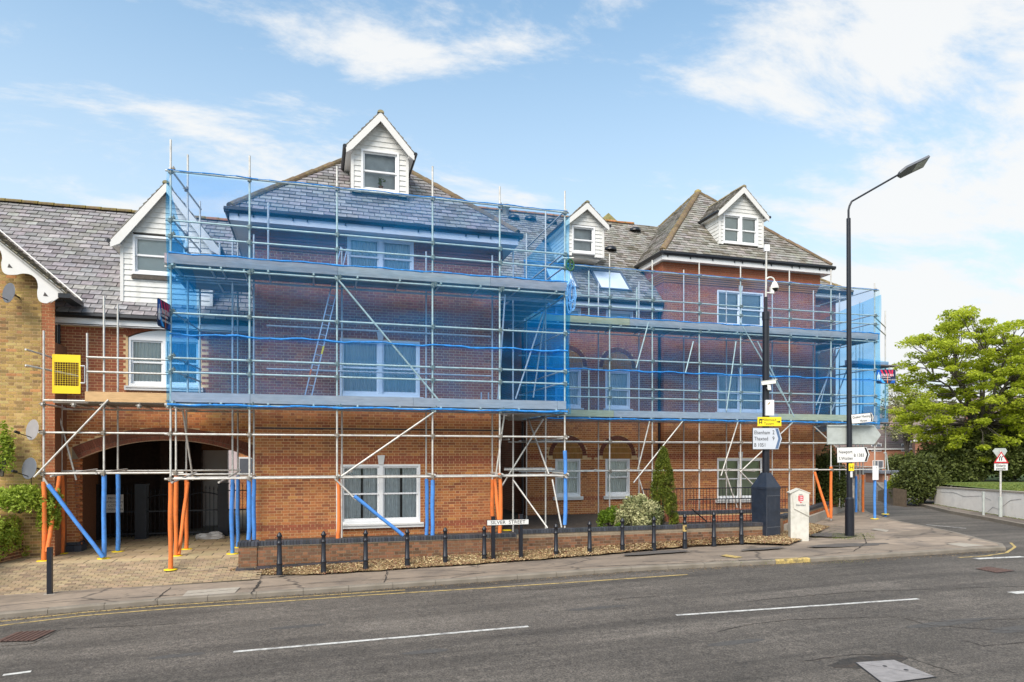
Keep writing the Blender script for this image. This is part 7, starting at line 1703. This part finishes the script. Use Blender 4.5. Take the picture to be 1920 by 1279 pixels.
def wallcrack(px): 
    m = MB(); pr = None
    for i in range(len(px)-1):
        def onw(p):
            u = (p[0]-960)/1280; D = Vector((u*CT+ST, CT-u*ST)); det = D.x*(-wd_.y)+D.y*wd_.x; tt_ = (wa_.x*(-wd_.y)+wa_.y*wd_.x)/det; q = D*tt_-nn_*.006; return Vector((q.x, q.y, H+(853-p[1])/1280*tt_))
        m.tube(onw(px[i]), onw(px[i+1]), .005, 4)
    m.build('crack', M['dish'], t)
wallcrack([(1762, 922), (1790, 924), (1808, 931), (1840, 930), (1858, 938)]); wallcrack([(1880, 950), (1895, 938), (1915, 936)]); wallcrack([(1852, 960), (1862, 951), (1872, 955)])
M['brownstone'] = pmat('brown_stone', (.17, .12, .075), var=.25, scale=6, rough=.95, bump=.5)
bw = thing('retaining_wall', 'low brown stone wall end under the yellow-green bush', 'wall', (*G(1690, 942, zb_), zb_)); a_, b_ = Vector(G(1668, 938, zb_)), Vector(G(1700, 947, zb_)); m = MB(); nB = Vector((CF.x, CF.y))*1.2
m.box8([(*a_, 0), (*b_, 0), (*(b_+nB), 0), (*(a_+nB), 0), (*a_, zb_+.40), (*b_, zb_+.75), (*(b_+nB), zb_+.8), (*(a_+nB), zb_+.45)]); m.build('wall_body', M['brownstone'], bw)
# raised lawn behind the white wall
law = [tuple(wa_+nn_*.26), tuple(wb_+nn_*.26), (95, 55), (wa_.x+38, wa_.y+30)]
m = MB(); m.face([(x, y, zb_+1.02+.05*i) for i, (x, y) in enumerate(law)]); M['lawn'] = pmat('lawn', (.12, .17, .03), var=.3, scale=9, rough=1, bump=.8); struct(m.build('lawn', M['lawn']))
P = []
for _ in range(9000): s_ = rs.rand()*16; w_ = .3+rs.rand()**1.5*6; q = wa_+wd_*s_+nn_*w_; P.append((q.x, q.y, zb_+1.08))
o = leaves('grass', np.array(P), .05, M['leaf_ground'], None, kind='stuff', up=-.2, aspect=.15); tag(o, 'rough green grass on the raised bank behind the white wall', 'grass')
P = []
for _ in range(1200): s_ = rs.rand()*14; q = wa_+wd_*s_-nn_*(.02+.12*rs.rand()); P.append((q.x, q.y, zb_+.03))
o = leaves('wall_weeds', np.array(P), .03, M['leaf_ground'], None, kind='stuff', up=-.2, aspect=.2); tag(o, 'weeds along the foot of the white wall', 'weeds')
# hedges/bushes right
def bushpx(px, py_top, py_bot, pxw, t_, nl, size, mat, label, name='bush', cat='bush', lumps=50, lr=.3, depth=1.0, group=None, zg0=None):
    b = AT(px, py_bot, t_); w_ = pxw/1280*t_/2; h_ = (py_bot-py_top)/1280*t_; return shrub(name, label, cat, (b.x, b.y, b.z), (w_, w_*depth, h_*.98), nl, size, mat, lumps=lumps, lr=lr, group=group)
bushpx(1728, 862, 944, 92, 35, 16000, .07, 'leaf_dark', 'dark green sprawling bush at the end of the white wall', lumps=70)
bushpx(1765, 838, 915, 110, 38, 16000, .085, 'leaf_dark', 'dark mixed bush below the left side of the bright tree', lumps=80)
bushpx(1830, 806, 905, 150, 38.5, 22000, .085, 'leaf_dark', 'large dark shrub mass under the bright tree', lumps=110)
bushpx(1902, 802, 900, 130, 37.5, 18000, .085, 'leaf_dark', 'large dark shrub behind the warning sign', lumps=90)
bushpx(1985, 790, 900, 130, 36, 9000, .09, 'leaf_dark', 'dark shrub at the right edge of the garden', lumps=60)
bushpx(1686, 893, 926, 46, 46, 6500, .06, 'leaf_lime', 'yellow-green bush above the brown stone wall end', lumps=40)
bushpx(1715, 900, 930, 30, 43, 2500, .06, 'leaf_lime', 'second yellow-green bush merging into the dark one', lumps=20)
bushpx(1690, 853, 885, 78, 90, 5200, .13, 'leaf_dark', 'trimmed hedge in front of the far brick houses', 'hedge', 'hedge', 50, .3, .6)
bushpx(1720, 850, 880, 60, 92, 3200, .13, 'leaf_lime', 'lighter hedge top beside the far brick houses', 'hedge', 'hedge', 30, .3, .6)
# ---- the big bright tree
def tree(label, base, height, crown_c, crown_r, nlump, nleaf, lsize, mat, lumpr=(.9, .55), seed=5, trunk_r=.3, name='tree', bare=False, group=None, low=.0):
    rd = random.Random(seed); base = Vector(base); crown_c = Vector(crown_c); t = thing(name, label, 'tree', base, group); m = MB(); tips = []
    fork = base+Vector((0, 0, height*.22)); m.tube(base, fork, trunk_r, 10, r2=trunk_r*.8)
    ends = []
    for k in range(nlump):
        while True:
            d = Vector((rd.uniform(-1, 1), rd.uniform(-1, 1), rd.uniform(-1, 1)))
            if .2 < d.length < 1 : break
        ends.append(crown_c+Vector((d.x*crown_r[0], d.y*crown_r[1], d.z*crown_r[2])))
    nl_ = 9; limbs = []
    for k in range(nl_):
        a = 6.28*k/nl_+rd.uniform(-.3, .3); e = rd.uniform(.35, .95); L0 = fork
        mid = L0+Vector((math.cos(a)*crown_r[0]*.28*(1.1-e), math.sin(a)*crown_r[1]*.28*(1.1-e), (crown_c.z-fork.z)*.7)); end = crown_c+Vector((math.cos(a)*crown_r[0]*.72*(1.15-e), math.sin(a)*crown_r[1]*.72*(1.15-e), crown_r[2]*(-.3+e*1.0)))
        P = [L0, L0+(mid-L0)*.5+Vector((0, 0, .2)), mid, mid+(end-mid)*.5+Vector((0, 0, .3)), end]; limbs += [(P[i], P[i+1]) for i in range(1, 4)]
        for i in range(4): m.tube(P[i], P[i+1], trunk_r*(.5-.1*i), 7, r2=trunk_r*(.42-.1*i))
    nodes = [p for s_ in limbs for p in (s_[0], s_[1], (s_[0]+s_[1])/2)]
    for e in ends:
        n0 = min(nodes, key=lambda p: (p-e).length+max(0, p.z-e.z)*1.5); mid = (n0+e)/2+Vector((rd.uniform(-.2, .2), rd.uniform(-.2, .2), .15)); m.tube(n0, mid, trunk_r*.13, 5, r2=trunk_r*.09); m.tube(mid, e, trunk_r*.09, 5, r2=trunk_r*.03)
        for _ in range(3): m.tube(mid+(e-mid)*rd.random(), e+Vector((rd.uniform(-1, 1), rd.uniform(-1, 1), rd.uniform(-.4, .7)))*lumpr[0]*.8, trunk_r*.05, 4, r2=trunk_r*.02)
    m.build('trunk', M['bark'], t)
    if not bare:
        rad = [np.array([lumpr[0], lumpr[0], lumpr[1]])*(.6+.7*rd.random()) for _ in ends]; P, k = blobs([list(e) for e in ends], rad, nleaf, .25); tone = np.array([rd.uniform(.2, .85) for _ in ends])
        leaves('crown', P, lsize, M[mat], t, up=.6, fac=tone[k])
    return t
tb_ = AT(1838, 870, 38); kk = 38/1280
tree('large bright green spring maple rising above the dark shrubs', (tb_.x, tb_.y, 1.2), 9, AT(1832, 728, 38), (160*kk, 4.0, 152*kk), 380, 58000, .085, 'leaf_tree', (.52, .24), seed=11, trunk_r=.26, name='maple_tree')
tb2 = AT(1965, 870, 40); tree('second bright green tree cut by the right edge', (tb2.x, tb2.y, 1.2), 9, AT(1975, 745, 40), (95*kk, 3, 120*kk), 140, 22000, .085, 'leaf_tree', (.55, .28), seed=12, trunk_r=.22, name='maple_tree')
tb3 = AT(1700, 850, 95); t3 = tree('pale blossoming tree far behind the scaffold corner', (tb3.x, tb3.y, .3), 9, AT(1702, 772, 95), (4.2, 3, 4.4), 150, 5200, .16, 'leaf_var', (.8, .6), seed=13, trunk_r=.28, name='blossom_tree')
# ---- far houses
def house(label, c, ang, Lx, Ly, eave, rid, brick, wins, roofc=(.17, .13, .115), base=.2):
    """gable faces local -x..+x ends; local x along ridge"""
    c = Vector(c); t = thing('house', label, 'house', c); ux = Vector((math.cos(ang), math.sin(ang), 0)); uy = Vector((-ux.y, ux.x, 0))
    def Q(a, b, z): return c+ux*a+uy*b+Vector((0, 0, z-c.z))
    m = MB(); hx, hy = Lx/2, Ly/2
    m.prism([Q(-hx, -hy, base-1), Q(-hx, hy, base-1), Q(-hx, hy, eave), Q(-hx, 0, rid), Q(-hx, -hy, eave)], ux*Lx); m.build('wall', M[brick], t)
    for sg in (-1, 1):
        m = MB(); e0, e1 = Q(-hx-.2, sg*(hy+.3), eave-.25), Q(hx+.2, sg*(hy+.3), eave-.25); r0, r1 = Q(-hx-.2, 0, rid+.06), Q(hx+.2, 0, rid+.06); n = 12
        for k in range(n): a = e0+(r0-e0)*k/n; b = e0+(r0-e0)*(k+1)/n; a1 = e1+(r1-e1)*k/n; b1 = e1+(r1-e1)*(k+1)/n; m.raw([a+Vector((0, 0, .12)), a1+Vector((0, 0, .12)), b1+Vector((0, 0, .06)), b+Vector((0, 0, .06)), a, a1], [(0, 1, 2, 3), (4, 5, 1, 0)], jit(roofc, .12))
        m.build('roof', M['farroof'], t); m = MB(); m.obox(Q(-hx-.2, sg*(hy+.3), eave-.42), ux*(Lx+.4), uy*(-sg*.05), (0, 0, .2)); m.build('fascia', M['white'], t)
    for (face, a, z, w_, h_) in wins:
        if face == 'f': o, u_, nn = Q(a, -hy-.03, z), ux, -uy
        elif face == 'l': o, u_, nn = Q(-hx-.03, a, z), -uy, -ux
        else: o, u_, nn = Q(hx+.03, a, z), uy, ux
        m = MB(); m.obox(o-u_*w_/2, u_*w_, -nn*.1, (0, 0, h_)); w__ = m.build('window', M['pvc'], t); m = MB()
        for k in range(2): m.obox(o-u_*w_/2+u_*(w_*(.06+.47*k))+nn*.01+Vector((0, 0, h_*.08)), u_*w_*.41, nn*.004, (0, 0, h_*.84))
        m.build('pane', M['dish'], w__)
    return t
M['farbrick'] = pmat('far_brick', (.42, .19, .11), var=.12, scale=1.5, rough=.95); M['farbrick2'] = pmat('far_brick_brown', (.24, .11, .065), var=.15, scale=1.5, rough=.95)
T1 = 100; k1_ = T1/1280
c1h = AT(1672, 853, T1); 
house('orange brick gabled house far down the side road', (c1h.x+1.2, c1h.y+1, .3), -TH+R(8)+R(-35), 7.5, 6.6, H+(853-838)*k1_, H+(853-802)*k1_, 'farbrick', [('f', -2.2, 3.3, 1.3, 1.15), ('f', 1.5, 3.3, 1.1, 1.1), ('f', -2.0, .9, 1.4, 1.1), ('r', -1.5, 1.0, .8, .8)])
c2h = AT(1768, 853, 88); house('brown brick house half hidden by the dark bushes', (c2h.x, c2h.y, .3), -TH+R(-28), 6.5, 7.5, H+(853-822)*88/1280, H+(853-768)*88/1280, 'farbrick2', [('f', -2.0, 4.6, 1.0, 1.5), ('f', 1.0, 4.6, 1.0, 1.5), ('f', -1.5, 2.0, 1.1, 1.1), ('f', 1.4, 2.1, .8, .6)])
c3h = AT(1650, 853, 118); house('brick house with a brown tiled roof behind the scaffold legs', (c3h.x-3, c3h.y+3, .3), -TH+R(0), 11, 7, H+(853-836)*118/1280, H+(853-800)*118/1280, 'farbrick', [('f', -1.4, 3.0, 1.4, 1.2), ('f', 2.2, 3.0, 1.4, 1.2)])
c4h = AT(1740, 853, 130); house('pinkish tiled roofs of houses farthest away behind the brown house', (c4h.x, c4h.y, .3), -TH+R(-20), 22, 9, H+(853-800)*130/1280, H+(853-760)*130/1280, 'farbrick', [], (.27, .17, .14))
c5h = AT(1935, 853, 80); house('brick house showing a white window frame behind the tree at the right edge', (c5h.x, c5h.y, .3), -TH+R(-20), 12, 8, H+(853-800)*80/1280, H+(853-745)*80/1280, 'farbrick', [('f', -4.2, 5.2, 1.6, 1.6), ('f', -1, 5.2, 1.6, 1.6)])
# dark fence, garage and low walls at the far bend
def panel(name, label, cat, px0, px1, py0, py1, T, mat, d=.15, part='panel'):
    a, b = AT(px0, py1, T), AT(px1, py1, T); t = thing(name, label, cat, (a+b)/2); m = MB(); m.obox(a, b-a, CF*d, (0, 0, (py1-py0)/1280*T)); m.build(part, M[mat], t); return t
M['fdk'] = pmat('dark_fence', (.035, .03, .03), var=.3, scale=8)
t = thing('board_fence', 'dark board fence at the bend of the side road', 'fence', AT(1628, 902, 75))
for k in range(12): a = AT(1600+k*4.5, 903, 75); m = MB(); m.obox(Vector((0, 0, 0)), CR*.24, CF*.06, (0, 0, 26/1280*75)); put(m.mesh('fence_board', M['fdk']), 'fence_board', t, loc=a-t.location)
panel('boundary_wall', 'low brick wall with a white plate below the dark fence', 'wall', 1606, 1652, 890, 904, 72, 'farbrick2'); panel('wall_plate', 'tiny white plate on the brick wall at the bend', 'plate', 1627, 1633, 896, 901, 71.8, 'pvc', .03)
t = panel('garage', 'small flat roofed brick garage with a white painted door at the bend', 'garage', 1655, 1716, 886, 908, 62, 'farbrick2', 3.0, 'wall'); a = AT(1672, 902, 61.9); m = MB(); m.obox(a, CR*2.1, CF*.05, (0, 0, .66)); m.build('door', M['white'], t); a = AT(1652, 888, 61.8); m = MB(); m.obox(a, CR*3.3, CF*3.2, (0, 0, .22)); m.build('roof', M['dish'], t); a = AT(1663, 921, 61); m = MB(); m.obox(a, CR*.1, CF*.1, (0, 0, 1.35)); m.build('post', M['concrete'], t)
t = thing('street_lamp', 'thin pale lamp column in front of the far houses', 'street lamp', AT(1665, 884, 70)); m = MB(); m.tube(AT(1666, 884, 70), AT(1662, 850, 70), .06, 6); m.tube(AT(1662, 850, 70), AT(1658, 849, 69), .07, 6); m.build('shaft', M['signg'], t)
# distant tree line behind everything
cs = []; 
for k in range(240):
    px = 1400+rs.rand()*900; T = 210+rs.rand()*60; p = AT(px, 853, T); cs.append([p.x, p.y, 2+rs.rand()*7])
P, k = blobs(cs, [np.array([6, 6, 4.])]*240, 16000, .5); o = leaves('treeline', P, .8, M['leaf_dark'], None, kind='stuff', fac=np.full(len(P), .7)); tag(o, 'far tree line on the skyline behind the houses', 'trees')
